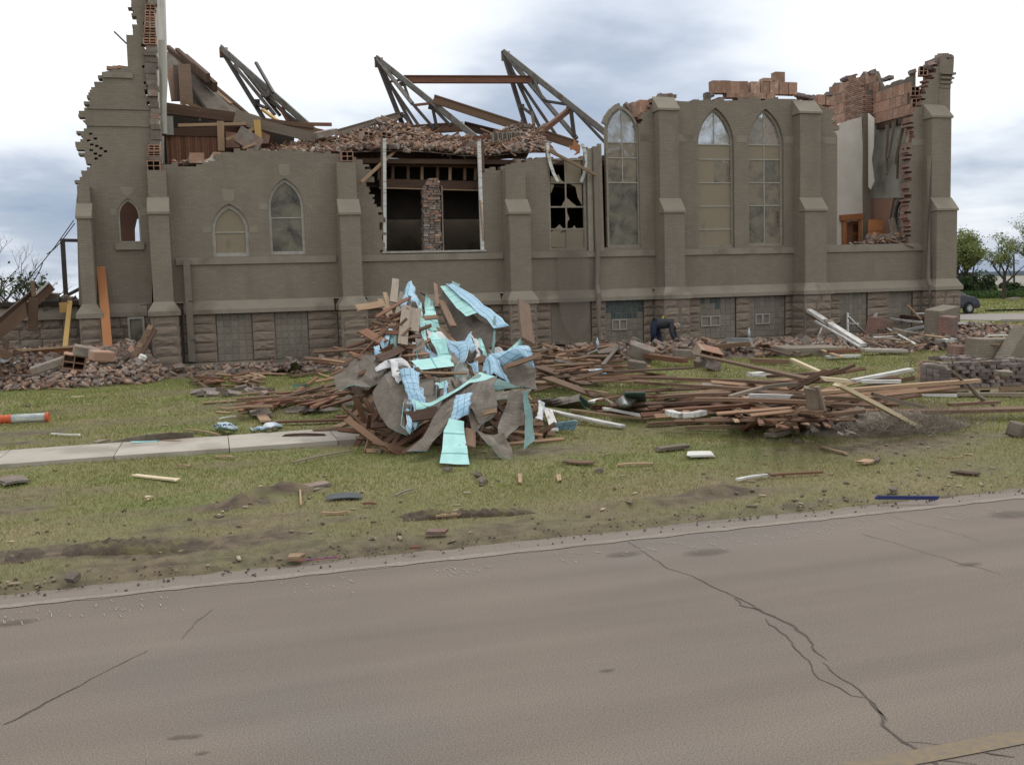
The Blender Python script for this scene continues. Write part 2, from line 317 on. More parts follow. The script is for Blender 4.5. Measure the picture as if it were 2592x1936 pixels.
dr = t.nodes.new('ShaderNodeValToRGB'); dr.color_ramp.elements[0].color = (.07, .052, .036, 1); dr.color_ramp.elements[0].position = .38; dr.color_ramp.elements[1].color = (.14, .108, .068, 1); dr.color_ramp.elements[1].position = .62
t.links.new(dn.outputs[0], dr.inputs[0]); t.links.new(at_.outputs['Fac'], mx.inputs[0]); t.links.new(old, mx.inputs[6]); t.links.new(dr.outputs[0], mx.inputs[7]); t.links.new(mx.outputs[2], bs.inputs['Base Color'])
setp(gridmesh('ground', XX, YY, ZZ, gm, {'dirt': DD}), 'grassy lawn with bare churned soil between the church and the road', kind='structure')

# grass blades (nobody could count them)
def blades(name, dens, seed):
    rs = np.random.RandomState(seed); P = []
    for y0, y1, n in dens:
        x0, x1 = -.36*y1-1.5, 1.22*y1+3; k = int((x1-x0)*(y1-y0)*n)
        x = rs.uniform(x0, x1, k); y = rs.uniform(y0, y1, k); ok = (x > -.34*y-1.5) & (x < 1.2*y+3); P.append(np.stack([x[ok], y[ok], np.full(ok.sum(), 1.0/math.sqrt(n/700))], 1))
    P = np.concatenate(P); x, y, sw = P.T
    d = dirt_mask(x, y); keep = rs.rand(len(x)) > np.clip(d*1.25, 0, .93)
    keep &= ~((y > 31.1) & (y < 46) & (x > -6.5) & (x < 28)); keep &= ~((y > 14.38) & (y < 15.95) & (x < 3.5)); keep &= ~(y < 8.12)
    side = (y > 38.0 - .0*x) & (y < 47.0); keep &= ~(side & (x > 20))
    x, y, sw, d = x[keep], y[keep], sw[keep], d[keep]; n = len(x); z = ground_h(x, y)-.005
    tall = .5+.9*fbm(x, y, .9, 31); h = (.026+.036*rs.rand(n))*tall*(1+.25*(sw-1)); wd = (.0045+.004*rs.rand(n))*sw
    a = rs.uniform(0, 2*PI, n); le = rs.uniform(.2, 1.0, n)*h; b = a+rs.uniform(-1, 1, n)
    dx, dy = np.cos(a)*wd, np.sin(a)*wd; tx, ty = np.cos(b)*le, np.sin(b)*le
    co = np.empty((n, 3, 3)); co[:, 0] = np.stack([x-dx, y-dy, z], 1); co[:, 1] = np.stack([x+dx, y+dy, z], 1); co[:, 2] = np.stack([x+tx, y+ty, z+h], 1)
    g = fbm(x, y, .45, 41); dry = np.clip(.25+1.3*(fbm(x, y, .8, 51)-.45)+.6*d+.95*sstep(11.2, 8.8, y+1.2*(fbm(x, y, .6, 33)-.5))-.35*sstep(18, 26, y)+.25*rs.randn(n), 0, 1)
    green = np.stack([.165+.09*g, .21+.065*g, .052+.015*g], 1); tan = np.array([.34, .29, .16])
    c = (green*(1-dry[:, None])+tan*dry[:, None])*rs.uniform(.75, 1.25, (n, 1))
    me = bpy.data.meshes.new(name); me.vertices.add(3*n); me.vertices.foreach_set('co', co.ravel()); me.loops.add(3*n); me.loops.foreach_set('vertex_index', np.arange(3*n))
    me.polygons.add(n); me.polygons.foreach_set('loop_start', np.arange(0, 3*n, 3))
    ca = me.color_attributes.new('tint', 'FLOAT_COLOR', 'POINT'); ca.data.foreach_set('color', np.repeat(np.concatenate([c, np.ones((n, 1))], 1), 3, 0).ravel().astype(np.float32))
    m = bpy.data.materials.new('grass_blade'); m.use_nodes = True; t = m.node_tree; bs = t.nodes['Principled BSDF']; bs.inputs['Roughness'].default_value = .7; bs.inputs['Specular IOR Level'].default_value = .2
    an = t.nodes.new('ShaderNodeAttribute'); an.attribute_name = 'tint'; t.links.new(an.outputs['Color'], bs.inputs['Base Color'])
    me.materials.append(m); me.update(); o = bpy.data.objects.new(name, me); COL.objects.link(o)
    return setp(o, 'short patchy green and dry tan grass covering the lawn', 'grass', kind='stuff')
blades('grass', [(8.1, 10.5, 2300), (10.5, 14, 1500), (14, 20, 800), (20, 31, 420), (31, 48, 60), (48, 80, 16)], 5)

# road
asph = M('pinkish_asphalt', (.190, .161, .136), (.168, .146, .127), scale=.45, world=True, rough=.9, c3=(.160, .148, .134), s3=.3)
t = asph.node_tree; bs = t.nodes['Principled BSDF']; old = bs.inputs['Base Color'].links[0].from_socket
ge_ = t.nodes.new('ShaderNodeNewGeometry'); vo = t.nodes.new('ShaderNodeTexNoise'); vo.inputs['Scale'].default_value = 120; vo.inputs['Detail'].default_value = 3; t.links.new(ge_.outputs['Position'], vo.inputs['Vector'])
vr = t.nodes.new('ShaderNodeValToRGB'); vr.color_ramp.elements[0].position = .3; vr.color_ramp.elements[0].color = (.55, .55, .55, 1); vr.color_ramp.elements[1].position = .7; vr.color_ramp.elements[1].color = (1.4, 1.35, 1.3, 1)
t.links.new(vo.outputs[0], vr.inputs[0]); mu = t.nodes.new('ShaderNodeMix'); mu.data_type = 'RGBA'; mu.blend_type = 'MULTIPLY'; mu.inputs[0].default_value = 1
t.links.new(old, mu.inputs[6]); t.links.new(vr.outputs[0], mu.inputs[7])
# faint longitudinal wear
mp = t.nodes.new('ShaderNodeMapping'); mp.inputs['Scale'].default_value = (.12, 1.6, 1); t.links.new(ge_.outputs['Position'], mp.inputs[0])
wn = t.nodes.new('ShaderNodeTexNoise'); wn.inputs['Scale'].default_value = 1.2; wn.inputs['Detail'].default_value = 6; t.links.new(mp.outputs[0], wn.inputs['Vector'])
wr = t.nodes.new('ShaderNodeMapRange'); wr.inputs[1].default_value = .3; wr.inputs[2].default_value = .7; wr.inputs[3].default_value = .86; wr.inputs[4].default_value = 1.1; t.links.new(wn.outputs[0], wr.inputs[0])
hs = t.nodes.new('ShaderNodeHueSaturation'); t.links.new(wr.outputs[0], hs.inputs['Value']); t.links.new(mu.outputs[2], hs.inputs['Color']); t.links.new(hs.outputs[0], bs.inputs['Base Color'])
rx = axis([(-200, -6, 10), (-6, 12, 120), (12, 300, 20)]); ry = axis([(-6, 7.4, 12), (7.4, 8.16, 4)])
RX, RY = np.meshgrid(rx, ry); RY = RY + np.where(RY > 8.1, .22*(fbm(RX, RX*0, 1.2, 61)-.5), 0)
RZ = 0.0 - .03*sstep(7.6, 8.2, RY); road = setp(gridmesh('road', RX, RY, RZ, asph), 'pinkish grey worn asphalt road in front of the church', kind='structure')
def road_z(y): return float(np.interp(y, ry, -.03*sstep(7.6, 8.2, ry)))
def roadstrip(name, pts, w0, mat, z=.005, jit=0.0, parent=road, seg=.06):
    P = [Vector(p) for p in pts]; res = []
    ws = w0 if isinstance(w0, (list, tuple)) else [w0]*len(P)
    for i in range(len(P)-1):
        n = max(1, int((P[i+1]-P[i]).length/seg))
        for j in range(n): u = j/n; res.append((P[i].lerp(P[i+1], u), ws[i]*(1-u)+ws[i+1]*u))
    res.append((P[-1], ws[-1])); v = []; f = []
    for i, (p, w_) in enumerate(res):
        d = res[min(i+1, len(res)-1)][0]-res[max(i-1, 0)][0]; nrm = Vector((-d.y, d.x, 0)).normalized()
        p = p + nrm*rnd.uniform(-jit, jit); a = w_*rnd.uniform(.6 if jit else .97, 1.3 if jit else 1.03)
        v += [(p.x-nrm.x*a/2, p.y-nrm.y*a/2, z+road_z(p.y-nrm.y*a/2)), (p.x+nrm.x*a/2, p.y+nrm.y*a/2, z+road_z(p.y+nrm.y*a/2))]
        if i: k = 2*i; f.append((k-2, k, k+1, k-1))
    mb = MB().add(v, f); return mb.build(name, mat, parent)
def fadedpaint(name, c, under, amt):
    m = M(name, c, under, scale=26, world=True, lo=.5-amt, hi=.5+amt*.6, rough=.8, c3=under, s3=1.4); return m
wl = fadedpaint('worn_white_line', (.31, .275, .23), (.195, .166, .14), .3); yl = fadedpaint('worn_yellow_line', (.245, .18, .095), (.165, .138, .112), .25)
yw = G(22, 1400, 320).y
roadstrip('edge_line', [(-60, yw, 0), (-3, yw, 0), (12, yw+.02, 0), (120, yw, 0)], .11, wl, seg=.12, jit=.006)
roadstrip('shoulder_dust', [(-60, 7.9, 0), (-3, 7.86, 0), (3, 7.84, 0), (12, 7.88, 0), (120, 7.9, 0)], .34, fadedpaint('dusty_shoulder', (.205, .172, .142), (.185, .157, .132), .2), z=.0025, jit=.02, seg=.3); yy = 3.62; roadstrip('centre_line', [(-60, yy, 0), (2, yy, 0), (8, yy, 0), (120, yy, 0)], .12, yl, seg=.3)
crk = M('crack_fill', (.066, .053, .043), (.105, .087, .072), scale=20, world=True)
crk2 = M('fine_crack', (.10, .085, .07), (.15, .128, .11), scale=20, world=True)
CR = [([(350, 500), (470, 580), (540, 630), (660, 665), (730, 705), (850, 760), (980, 825)], [.008, .01, .014, .012, .02, .018, .025], crk),
      ([(850, 768), (885, 800), (975, 825), (1050, 865), (1130, 900), (1175, 935), (1215, 985), (1240, 1030), (1290, 1058)], [.02, .03, .03, .035, .035, .03, .02, .016, .01], crk),
      ([(990, 865), (1040, 905), (1095, 945), (1125, 990), (1180, 1040), (1215, 1080), (1245, 1145), (1340, 1190), (1400, 1225), (1470, 1240)], [.01, .018, .022, .014, .014, .012, .012, .012, .01, .01], crk),
      ([(1275, 1070), (1320, 1120), (1400, 1170), (1470, 1220), (1520, 1285), (1545, 1330), (1545, 1365), (1600, 1405), (1650, 1440), (1720, 1490), (1790, 1545), (1830, 1600)], [.01, .014, .012, .018, .022, .034, .026, .018, .03, .04, .05, .04], crk),
      ([(1480, 1245), (1530, 1300), (1575, 1345)], [.01, .02, .008], crk), ([(1660, 1440), (1740, 1448), (1850, 1465), (1990, 1480)], [.012, .008, .006, .006], crk2),
      ([(1980, 1480), (2060, 1495), (2170, 1515)], [.01, .016, .008], crk), ([(1790, 1525), (1900, 1540), (1990, 1545)], [.012, .01, .006], crk),
      ([(1450, 468), (1590, 505), (1720, 545), (1900, 600), (2010, 625), (2110, 660)], [.012, .008, .006, .012, .01, .006], crk2), ([(1570, 380), (1720, 420), (1900, 465), (2010, 500)], [.006]*4, crk2)]
for pts, ws, m in CR: roadstrip('crack', [G(14, *p) for p in pts], [w_*.62 for w_ in ws], m, z=.003, jit=.012, seg=.05)
roadstrip('crack', [G(22, *p) for p in ((20, 1350), (160, 1290), (340, 1190), (500, 1110), (700, 1000), (930, 880), (1100, 800))], [.012, .018, .02, .01, .006, .006, .004], crk, z=.003, jit=.008, seg=.05)
roadstrip('crack', [G(22, *p) for p in ((1360, 710), (1480, 570), (1590, 490))], [.005, .008, .005], crk2, z=.003, jit=.006, seg=.05)
stain_m = bpy.data.materials.new('oil_stain'); stain_m.use_nodes = True; t = stain_m.node_tree; bs = t.nodes['Principled BSDF']; bs.inputs['Base Color'].default_value = (.12, .098, .075, 1); bs.inputs['Roughness'].default_value = .8
tc_ = t.nodes.new('ShaderNodeTexCoord'); mp = t.nodes.new('ShaderNodeMapping'); mp.inputs['Location'].default_value = (-1, -1, 0); mp.inputs['Scale'].default_value = (2, 2, 0); t.links.new(tc_.outputs['Generated'], mp.inputs[0])
ln_ = t.nodes.new('ShaderNodeVectorMath'); ln_.operation = 'LENGTH'; t.links.new(mp.outputs[0], ln_.inputs[0]); mr_ = t.nodes.new('ShaderNodeMapRange'); mr_.inputs[1].default_value = .95; mr_.inputs[2].default_value = .2; mr_.inputs[3].default_value = 0; mr_.inputs[4].default_value = .6; t.links.new(ln_.outputs['Value'], mr_.inputs[0])
tr_ = t.nodes.new('ShaderNodeBsdfTransparent'); mx_ = t.nodes.new('ShaderNodeMixShader'); t.links.new(mr_.outputs[0], mx_.inputs[0]); t.links.new(tr_.outputs[0], mx_.inputs[1]); t.links.new(bs.outputs[0], mx_.inputs[2]); t.links.new(mx_.outputs[0], t.nodes['Material Output'].inputs[0])
for r_, x_, y_, s_ in ((14, 335, 563, .2), (14, 720, 552, .24), (14, 250, 1108, .06), (22, 110, 590, .2), (22, 1335, 1445, .07), (22, 1445, 1440, .06), (22, 1515, 1560, .05), (14, 1955, 610, .12), (14, 2140, 375, .3)):
    p = G(r_, x_, y_); n = 14; mb = MB(); v = [(p.x, p.y, .004)]
    for j in range(n): a = 2*PI*j/n; q_ = s_*rnd.uniform(.75, 1.15); v.append((p.x+q_*math.cos(a), p.y+q_*.55*math.sin(a), .004))
    mb.add(v, [(0, 1+j, 1+(j+1) % n) for j in range(n)]).build('oil_stain', stain_m, road)
# chalky scrape marks beside the edge line
scr = M('scrape_chalk', (.42, .39, .36), (.27, .245, .22), scale=40, world=True); mb = MB()
for i in range(330):
    u = rnd.random(); x = -2+12*u; y = 7.25+.28*rnd.random()-.25*rnd.random()**2
    if vnoise(np.array([x*1.7]), np.array([3.1]), 9)[0] < .42: continue
    a = R(100)+rnd.uniform(-.25, .25); l_ = rnd.uniform(.02, .10); w_ = rnd.uniform(.002, .005); d = Vector((math.cos(a), math.sin(a), 0)); nn = Vector((-d.y, d.x, 0))
    p = Vector((x, y, .006+road_z(y))); mb.add([p-nn*w_, p+nn*w_, p+d*l_+nn*w_*.4, p+d*l_-nn*w_*.4], [(0, 1, 2, 3)])
o = mb.build('scrape_marks', scr, road); o['kind'] = 'stuff'
# gravelly crumbs of soil along the road edge
# sidewalk slabs
swk = empty('sidewalk', (-2, 15.15, 0), 'pale concrete sidewalk running along the lawn', kind='structure')
x = -9.0
while x < 3.4:
    w_ = 1.52; v = []
    mb = MB().b2((x+.006, 14.45, -.08), (x+w_-.006, 15.82, .045)); o = mb.build('slab', concrete, swk); o.rotation_euler = (rnd.uniform(-.003, .003), rnd.uniform(-.004, .004), 0)
    x += w_
# side street on the far right
q1, q2, q3, q4 = G(17, 330, 1272), G(17, 1251, 1272), G(17, 1251, 1378), G(17, 330, 1360)
e1 = (q2-q1)*4; e2 = (q3-q4)*4; gravel = M('gravel_street', (.27, .245, .225), (.22, .20, .185), scale=3, world=True, bump=.4)
MB().add([v+Vector((0, 0, .02)) for v in (q1-e1, q2+e1, q3+e2, q4-e2)], [(3, 2, 1, 0)]).build('side_street', gravel)['kind'] = 'structure'
k_ = G(17, 900, 1384); k2 = G(17, 1300, 1380); MB().beam(k_+Vector((0, 0, .06)), k2+(k2-k_)*3+Vector((0, 0, .06)), .2, .12).build('kerb', concrete)['kind'] = 'structure'
# far field and low rise on the horizon
fld = M('far_field', (.25, .23, .20), (.20, .19, .17), scale=.01, world=True)
MB().add([(60, 180, .05), (900, 180, .05), (2500, 900, .3), (100, 900, .3)], [(0, 1, 2, 3)]).build('far_field', fld)['kind'] = 'structure'
hill = M('far_rise', (.14, .17, .20), (.11, .14, .17), scale=.003, world=True); mb = MB(); hv = []; n = 40
for i in range(n+1):
    a = R(-30)+R(110)*i/n; d_ = 3000; hh = 12+14*noise.noise(Vector((i*.35, 2, 0)))
    hv += [(d_*math.sin(a), d_*math.cos(a), -5), (d_*math.sin(a), d_*math.cos(a), max(4, hh)), (1.3*d_*math.sin(a), 1.3*d_*math.cos(a), -5)]
mb.add(hv, [f for i in range(n) for f in ((3*i, 3*i+3, 3*i+4, 3*i+1), (3*i+1, 3*i+4, 3*i+5, 3*i+2))]).build('hill', hill, smooth=True)['kind'] = 'structure'
# tyre track pressed into the verge
def track(p, q_, wid, name, per=.105, amp=.05):
    d = (q_-p); ln = d.length; d.normalize(); nn = Vector((-d.y, d.x, 0)); nu, nv = int(ln/.016), 14; X = np.zeros((nv, nu)); Y = X.copy(); Z = X.copy(); Dm = X.copy()
    for j in range(nv):
        for i in range(nu):
            u = ln*i/(nu-1); v_ = wid*(j/(nv-1)-.5); c = p+d*u+nn*v_; e = min(1, (1-abs(2*j/(nv-1)-1))*4)*min(1, min(i, nu-1-i)/25)
            nz = noise.noise(Vector((c.x*3, c.y*3, 1))); ph = (u + .5*v_)/per
            X[j, i] = c.x; Y[j, i] = c.y; Z[j, i] = e*(.05+amp*max(0, math.sin(2*PI*ph))**.7*(.5+.6*abs(nz))+.02*noise.noise(Vector((c.x*14, c.y*14, 4)))) - .012
    Z += ground_h(X, Y); return setp(gridmesh(name, X, Y, Z, MT['track_soil']), kind='structure')
M('track_soil', (.088, .066, .043), (.05, .037, .026), scale=5, world=True, bump=.9, bscale=30, c3=(.13, .11, .05), s3=3)
track(G(13, 380, 1530), G(13, 1640, 1480), .46, 'tire_track', .1, .035); track(G(13, -60, 1580), G(13, 400, 1540), .46, 'tire_track', .1, .035); track(G(21, 850, 640), G(21, 2000, 575), .2, 'tire_track', .1, .025)
# ------------------------------------------------------------------ the church
church = empty('church', (12, 33, 0), 'tornado wrecked taupe painted brick church with its roof torn away', 'church')
def c2(r, x, y, Y=YF): p = A(r, x, y, Y); return (p.x, p.z)
def jagged(a, b, amp=.1):
    """stair-stepped run of broken brick courses from a to b"""
    (x0, z0), (x1, z1) = a, b; dx, dz = x1-x0, z1-z0; o = []
    if abs(dz) > abs(dx):
        n = max(1, int(abs(dz)/.0755)); px_ = x0
        for i in range(n):
            x = x0+dx*(i+.5)/n + rnd.choice((-amp, -amp*.4, 0, amp*.5, amp)); za = z0+dz*i/n; zb = z0+dz*(i+1)/n; o += [(x, za), (x, zb-.0005*(1 if dz > 0 else -1))]
    else:
        n = max(1, int(abs(dx)/.17))
        for i in range(n):
            z = z0+dz*(i+.5)/n + rnd.choice((-.0755, 0, 0, .0755))*amp*8; xa = x0+dx*i/n; xb = x0+dx*(i+1)/n; o += [(xa, z), (xb-.0005*(1 if dx > 0 else -1), z)]
    return o
def outline(items):
    """list of (x,z); a 'j' before a point breaks the way to it into courses. returns points and which sides are broken"""
    pts = []; raw = []; j = 0
    for it in items:
        if it == 'j': j = .1; continue
        if it == 'jj': j = .13; continue
        if pts and j:
            for p in jagged(pts[-1], it, j): pts.append(p); raw.append(1)
        pts.append(it); raw.append(1 if j else 0); j = 0
    return pts, raw
def wall(name, items, holes, Y, th, mats, parent=church, yfun=None):
    pts, raw = outline(items); loops = [(pts, raw)] + [(h, [0]*len(h)) for h in holes]
    poly = [[Vector((p[0], p[1], 0)) for p in l_] for l_, _ in loops]; tris = tessellate_polygon(poly)
    flat = [p for l_, _ in loops for p in l_]; n = len(flat); mb = MB()
    mb.v = [(p[0], Y, p[1]) for p in flat] + [(p[0], Y+th, p[1]) for p in flat]
    for t_ in tris:
        a, b, c = t_; pa, pb, pc = flat[a], flat[b], flat[c]
        cr_ = (pb[0]-pa[0])*(pc[1]-pa[1])-(pb[1]-pa[1])*(pc[0]-pa[0])
        if abs(cr_) < 1e-9: continue
        if cr_ < 0: a, b = b, a
        mb.f.append((a, b, c)); mb.m.append(0); mb.f.append((a+n, c+n, b+n)); mb.m.append(2)
    base = 0
    for l_, rw in loops:
        k = len(l_); ar = sum(l_[i][0]*l_[(i+1) % k][1]-l_[(i+1) % k][0]*l_[i][1] for i in range(k))
        for i in range(k):
            a, b = base+i, base+(i+1) % k; f = (b, a, a+n, b+n) if ar > 0 else (a, b, b+n, a+n)
            mb.f.append(f); mb.m.append(1 if rw[(i+1) % k] or rw[i] else 0)
        base += k
    o = mb.build(name, list(mats), parent); 
    return o
BR = (painted, rawbrick, tile_m)
def lancet(xl, xr, zb, zs, zt, n=9, inset=0.0):
    xl, xr, zb, zt = xl+inset, xr-inset, zb+inset, zt-inset*1.25
    w_ = xr-xl; h = zt-zs; r_ = (w_*w_/4+h*h)/w_; o = [(xl, zb), (xl, zs)]; a1 = math.atan2(h, w_/2-r_)
    for i in range(1, n): a = PI+(a1-PI)*i/n; o.append((xl+r_+r_*math.cos(a), zs+r_*math.sin(a)))
    o.append((xl+w_/2, zt))
    for i in range(n-1, 0, -1): a = PI+(a1-PI)*i/n; o.append((xr-r_-r_*math.cos(a), zs+r_*math.sin(a)))
    o += [(xr, zs), (xr, zb)]
    return o[::-1]          # counter-clockwise seen from the front is not needed
def clip(poly, x0, x1, z0, z1):
    def cut(P, f, ip):
        o = []
        for i in range(len(P)):
            a, b = P[i-1], P[i]
            if f(a) != f(b): o.append(ip(a, b))
            if f(b): o.append(b)
        return o
    ix = lambda v: (lambda a, b: (v, a[1]+(b[1]-a[1])*(v-a[0])/(b[0]-a[0])))
    iz = lambda v: (lambda a, b: (a[0]+(b[0]-a[0])*(v-a[1])/(b[1]-a[1]), v))
    for f, ip in ((lambda p: p[0] >= x0, ix(x0)), (lambda p: p[0] <= x1, ix(x1)), (lambda p: p[1] >= z0, iz(z0)), (lambda p: p[1] <= z1, iz(z1))):
        if not poly: break
        poly = cut(poly, f, ip)
    return poly
def ringmesh(o_, i_, Y, dep, mat, name, parent):
    n = len(o_); mb = MB(); mb.v = [(p[0], Y, p[1]) for p in o_]+[(p[0], Y, p[1]) for p in i_]+[(p[0], Y+dep, p[1]) for p in o_]+[(p[0], Y+dep, p[1]) for p in i_]
    for k in range(n):
        l_ = (k+1) % n
        for f in ((k, l_, n+l_, n+k), (n+k, n+l_, 3*n+l_, 3*n+k), (l_, k, 2*n+k, 2*n+l_), (2*n+k, 3*n+k, 3*n+l_, 2*n+l_)): mb.f.append(f); mb.m.append(0)
    return mb.build(name, mat, parent)
# ---- glass: dusty panes, some nearly opaque with tan dust, some with dark blotches that also imitate reflected trees
def glassmat(name, dust, dark, lo, hi, scale, tr=.5):
    m = bpy.data.materials.new(name); m.use_nodes = True; t = m.node_tree; n_ = t.nodes; l_ = t.links; bs = n_['Principled BSDF']
    bs.inputs['Base Color'].default_value = (*dust, 1); bs.inputs['Roughness'].default_value = .6
    ge = n_.new('ShaderNodeNewGeometry'); no = n_.new('ShaderNodeTexNoise'); no.inputs['Scale'].default_value = scale; no.inputs['Detail'].default_value = 7; no.inputs['Roughness'].default_value = .62; no.inputs['Distortion'].default_value = .5
    l_.new(ge.outputs['Position'], no.inputs['Vector']); mr = n_.new('ShaderNodeMapRange'); mr.inputs[1].default_value = lo; mr.inputs[2].default_value = hi; l_.new(no.outputs[0], mr.inputs[0])
    tr_ = n_.new('ShaderNodeBsdfTransparent'); tr_.inputs[0].default_value = (tr, tr, tr*.97, 1); gl = n_.new('ShaderNodeBsdfGlossy'); gl.inputs['Roughness'].default_value = .04
    fr = n_.new('ShaderNodeFresnel'); fr.inputs[0].default_value = 1.5; g1 = n_.new('ShaderNodeMixShader'); l_.new(fr.outputs[0], g1.inputs[0]); l_.new(tr_.outputs[0], g1.inputs[1]); l_.new(gl.outputs[0], g1.inputs[2])
    mx = n_.new('ShaderNodeMixShader'); l_.new(mr.outputs[0], mx.inputs[0]); l_.new(g1.outputs[0], mx.inputs[1]); l_.new(bs.outputs[0], mx.inputs[2]); l_.new(mx.outputs[0], n_['Material Output'].inputs[0])
    MT[name] = m; return m
g_dust = glassmat('dusty_pane', (.24, .20, .135), 0, .12, .42, .9, .6)
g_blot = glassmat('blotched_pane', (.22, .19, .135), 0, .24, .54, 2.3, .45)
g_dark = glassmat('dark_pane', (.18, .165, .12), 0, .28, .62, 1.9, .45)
g_clear = glassmat('clear_pane', (.30, .29, .25), 0, .28, .62, 2.5, .7)
def pane(poly, Y, mat, parent):
    if len(poly) < 3: return
    ar = sum(poly[i-1][0]*poly[i][1]-poly[i][0]*poly[i-1][1] for i in range(len(poly)))
    if abs(ar) < .004: return
    if ar < 0: poly = poly[::-1]
    n = len(poly); mb = MB(); mb.v = [(p[0], Y, p[1]) for p in poly]; mb.f.append(tuple(range(n))); mb.m.append(0)
    return mb.build('pane', mat, parent)
frame_m = M('window_frame_paint', (.30, .27, .215), (.24, .215, .17), scale=6, bump=.15, rv=.08)
framew_m = M('pale_window_frame', (.40, .385, .345), (.32, .30, .26), scale=6, bump=.15)
def window(label, xl, xr, zb, zs, zt, Y, fw, bars, vbar, pick, mat=frame_m, fmat_bar=None, dep=.12, vb_lo=None):
    cxx = (xl+xr)/2; wn = empty('window', (cxx, Y, zb), parent=church); wn['label'] = label
    o_ = lancet(xl, xr, zb, zs, zt); i_ = lancet(xl+fw, xr-fw, zb+fw*1.1, zs, zt-fw*1.35)
    ringmesh(o_, i_, Y, dep, mat, 'frame', wn); bm_ = fmat_bar or mat
    zl = [zb+fw] + sorted(bars) + [zt]; xv = [xl+fw, vbar, xr-fw] if vbar else [xl+fw, xr-fw]
    for b in bars:
        q_ = clip(i_, -99, 99, b-.018, b+.018)
        if q_: x0 = min(p[0] for p in q_); x1 = max(p[0] for p in q_); MB().b2((x0, Y+.02, b-.018), (x1, Y+.07, b+.018)).build('sash_bar', bm_, wn)
    if vbar:
        q_ = clip(i_, vbar-.018, vbar+.018, vb_lo or -99, 99); z0 = min(p[1] for p in q_); z1 = max(p[1] for p in q_); MB().b2((vbar-.018, Y+.022, z0), (vbar+.018, Y+.068, z1)).build('sash_bar', bm_, wn)
    for i in range(len(zl)-1):
        for j in range(len(xv)-1):
            m = pick(i, j, len(zl)-1)
            if m: pane(clip(i_, xv[j]-.02 if j == 0 else xv[j], xv[j+1]+.02, zl[i], zl[i+1]), Y+.045+.004*rnd.random(), m, wn)
    return wn
def keystones(xl, xr, zs, zt, Y=YF):
    for sx, sz, ww in ((xl-.14, zs+.06, .24), (xr+.14, zs+.06, .24)): MB().b2((sx-ww/2, Y-.006, sz-.09), (sx+ww/2, Y+.05, sz+.09)).build('springer_stone', trim, church)
    c = (xl+xr)/2; v = [(c-.19, zt+.42), (c+.19, zt+.42), (c+.14, zt+.10), (c, zt+.05), (c-.14, zt+.10)]; n = 5
    MB().add([(a, Y-.006, b) for a, b in v]+[(a, Y+.05, b) for a, b in v], [(4, 3, 2, 1, 0)]+[(i, (i+1) % n, n+(i+1) % n, n+i) for i in range(n)]).build('keystone', trim, church)
ZW0, ZW1, ZS0, ZS1 = 1.68, 2.07, 3.15, 3.35      # water table and sill course
ZB = ZW1 - .02                                   # foot of the brickwork
# ---- windows: measured from the photograph
def wdim(r, xl, xr, yb, ys, yt, rb=None, Y=YF+.1):
    a = A(r, xl, ys, Y); b = A(r, xr, ys, Y); t_ = A(r, (xl+xr)/2, yt, Y); m_ = A(rb or r, (xl+xr)/2, yb, Y); return a.x, b.x, m_.z, (a.z+b.z)/2, t_.z
w0 = wdim(2, 877, 1045, 570, 370, 243); w1 = wdim(2, 1580, 1857, 678, 480, 285); w2 = wdim(3, 230, 497, 1665, 1310, 1098)
w4 = wdim(4, 978, 1225, 1612, 760, 560); w5 = wdim(4, 1657, 1930, 1615, 845, 572); w6 = wdim(5, -8, 258, 1600, 850, 580)
zz_ = lambda r, x, y: A(r, x, y, YF+.1).z
h0, h1, h2, h5, h6 = [lancet(*w_) for w_ in (w0, w1, w2, w5, w6)]
# left facade wall, with the broken edge beside the large hole
OL, OR = c2(3, 1088, 1500)[0], c2(3, 1845, 1500)[0]; OZ = c2(3, 1110, 1650)[1]
xa = c2(1, 1150, 1230)[0]
wall('wall', [(xa, ZB), (OL, ZB), (OL, OZ), 'j', c2(3, 1085, 1370), 'j', c2(3, 1035, 1290), 'j', c2(3, 1000, 1180), 'jj', c2(3, 985, 1010), 'jj', c2(3, 890, 940), c2(3, 745, 915), 'j', (c2(3, 400, 890)), 'j', c2(1, 1700, 1125), 'j', c2(1, 1510, 1228), 'j', c2(1, 1235, 1230), (xa, c2(1, 1150, 1230)[1])], [h1, h2], YF, .42, BR)
# wall below the hole
wall('wall', [(OL+.002, ZB), (OR-.002, ZB), (OR-.002, OZ), (OL+.002, OZ)], [], YF, .42, BR)
# right of the hole up to the dangling window
X3a, X3b = c2(4, 553, 1200)[0], c2(4, 845, 1200)[0]; Z3 = c2(4, 700, 1632)[1]; XG = c2(4, 958, 1200)[0]
wall('wall', [(OR, ZB), (XG, ZB), (XG, c2(4, 935, 860)[1]), 'j', c2(4, 848, 860), (X3b, Z3), (X3a, Z3), c2(4, 545, 955), 'j', c2(4, 390, 955), 'jj', c2(4, 240, 1000), 'jj', c2(4, 80, 1050), (OR, c2(3, 1850, 1060)[1])], [], YF, .42, BR)
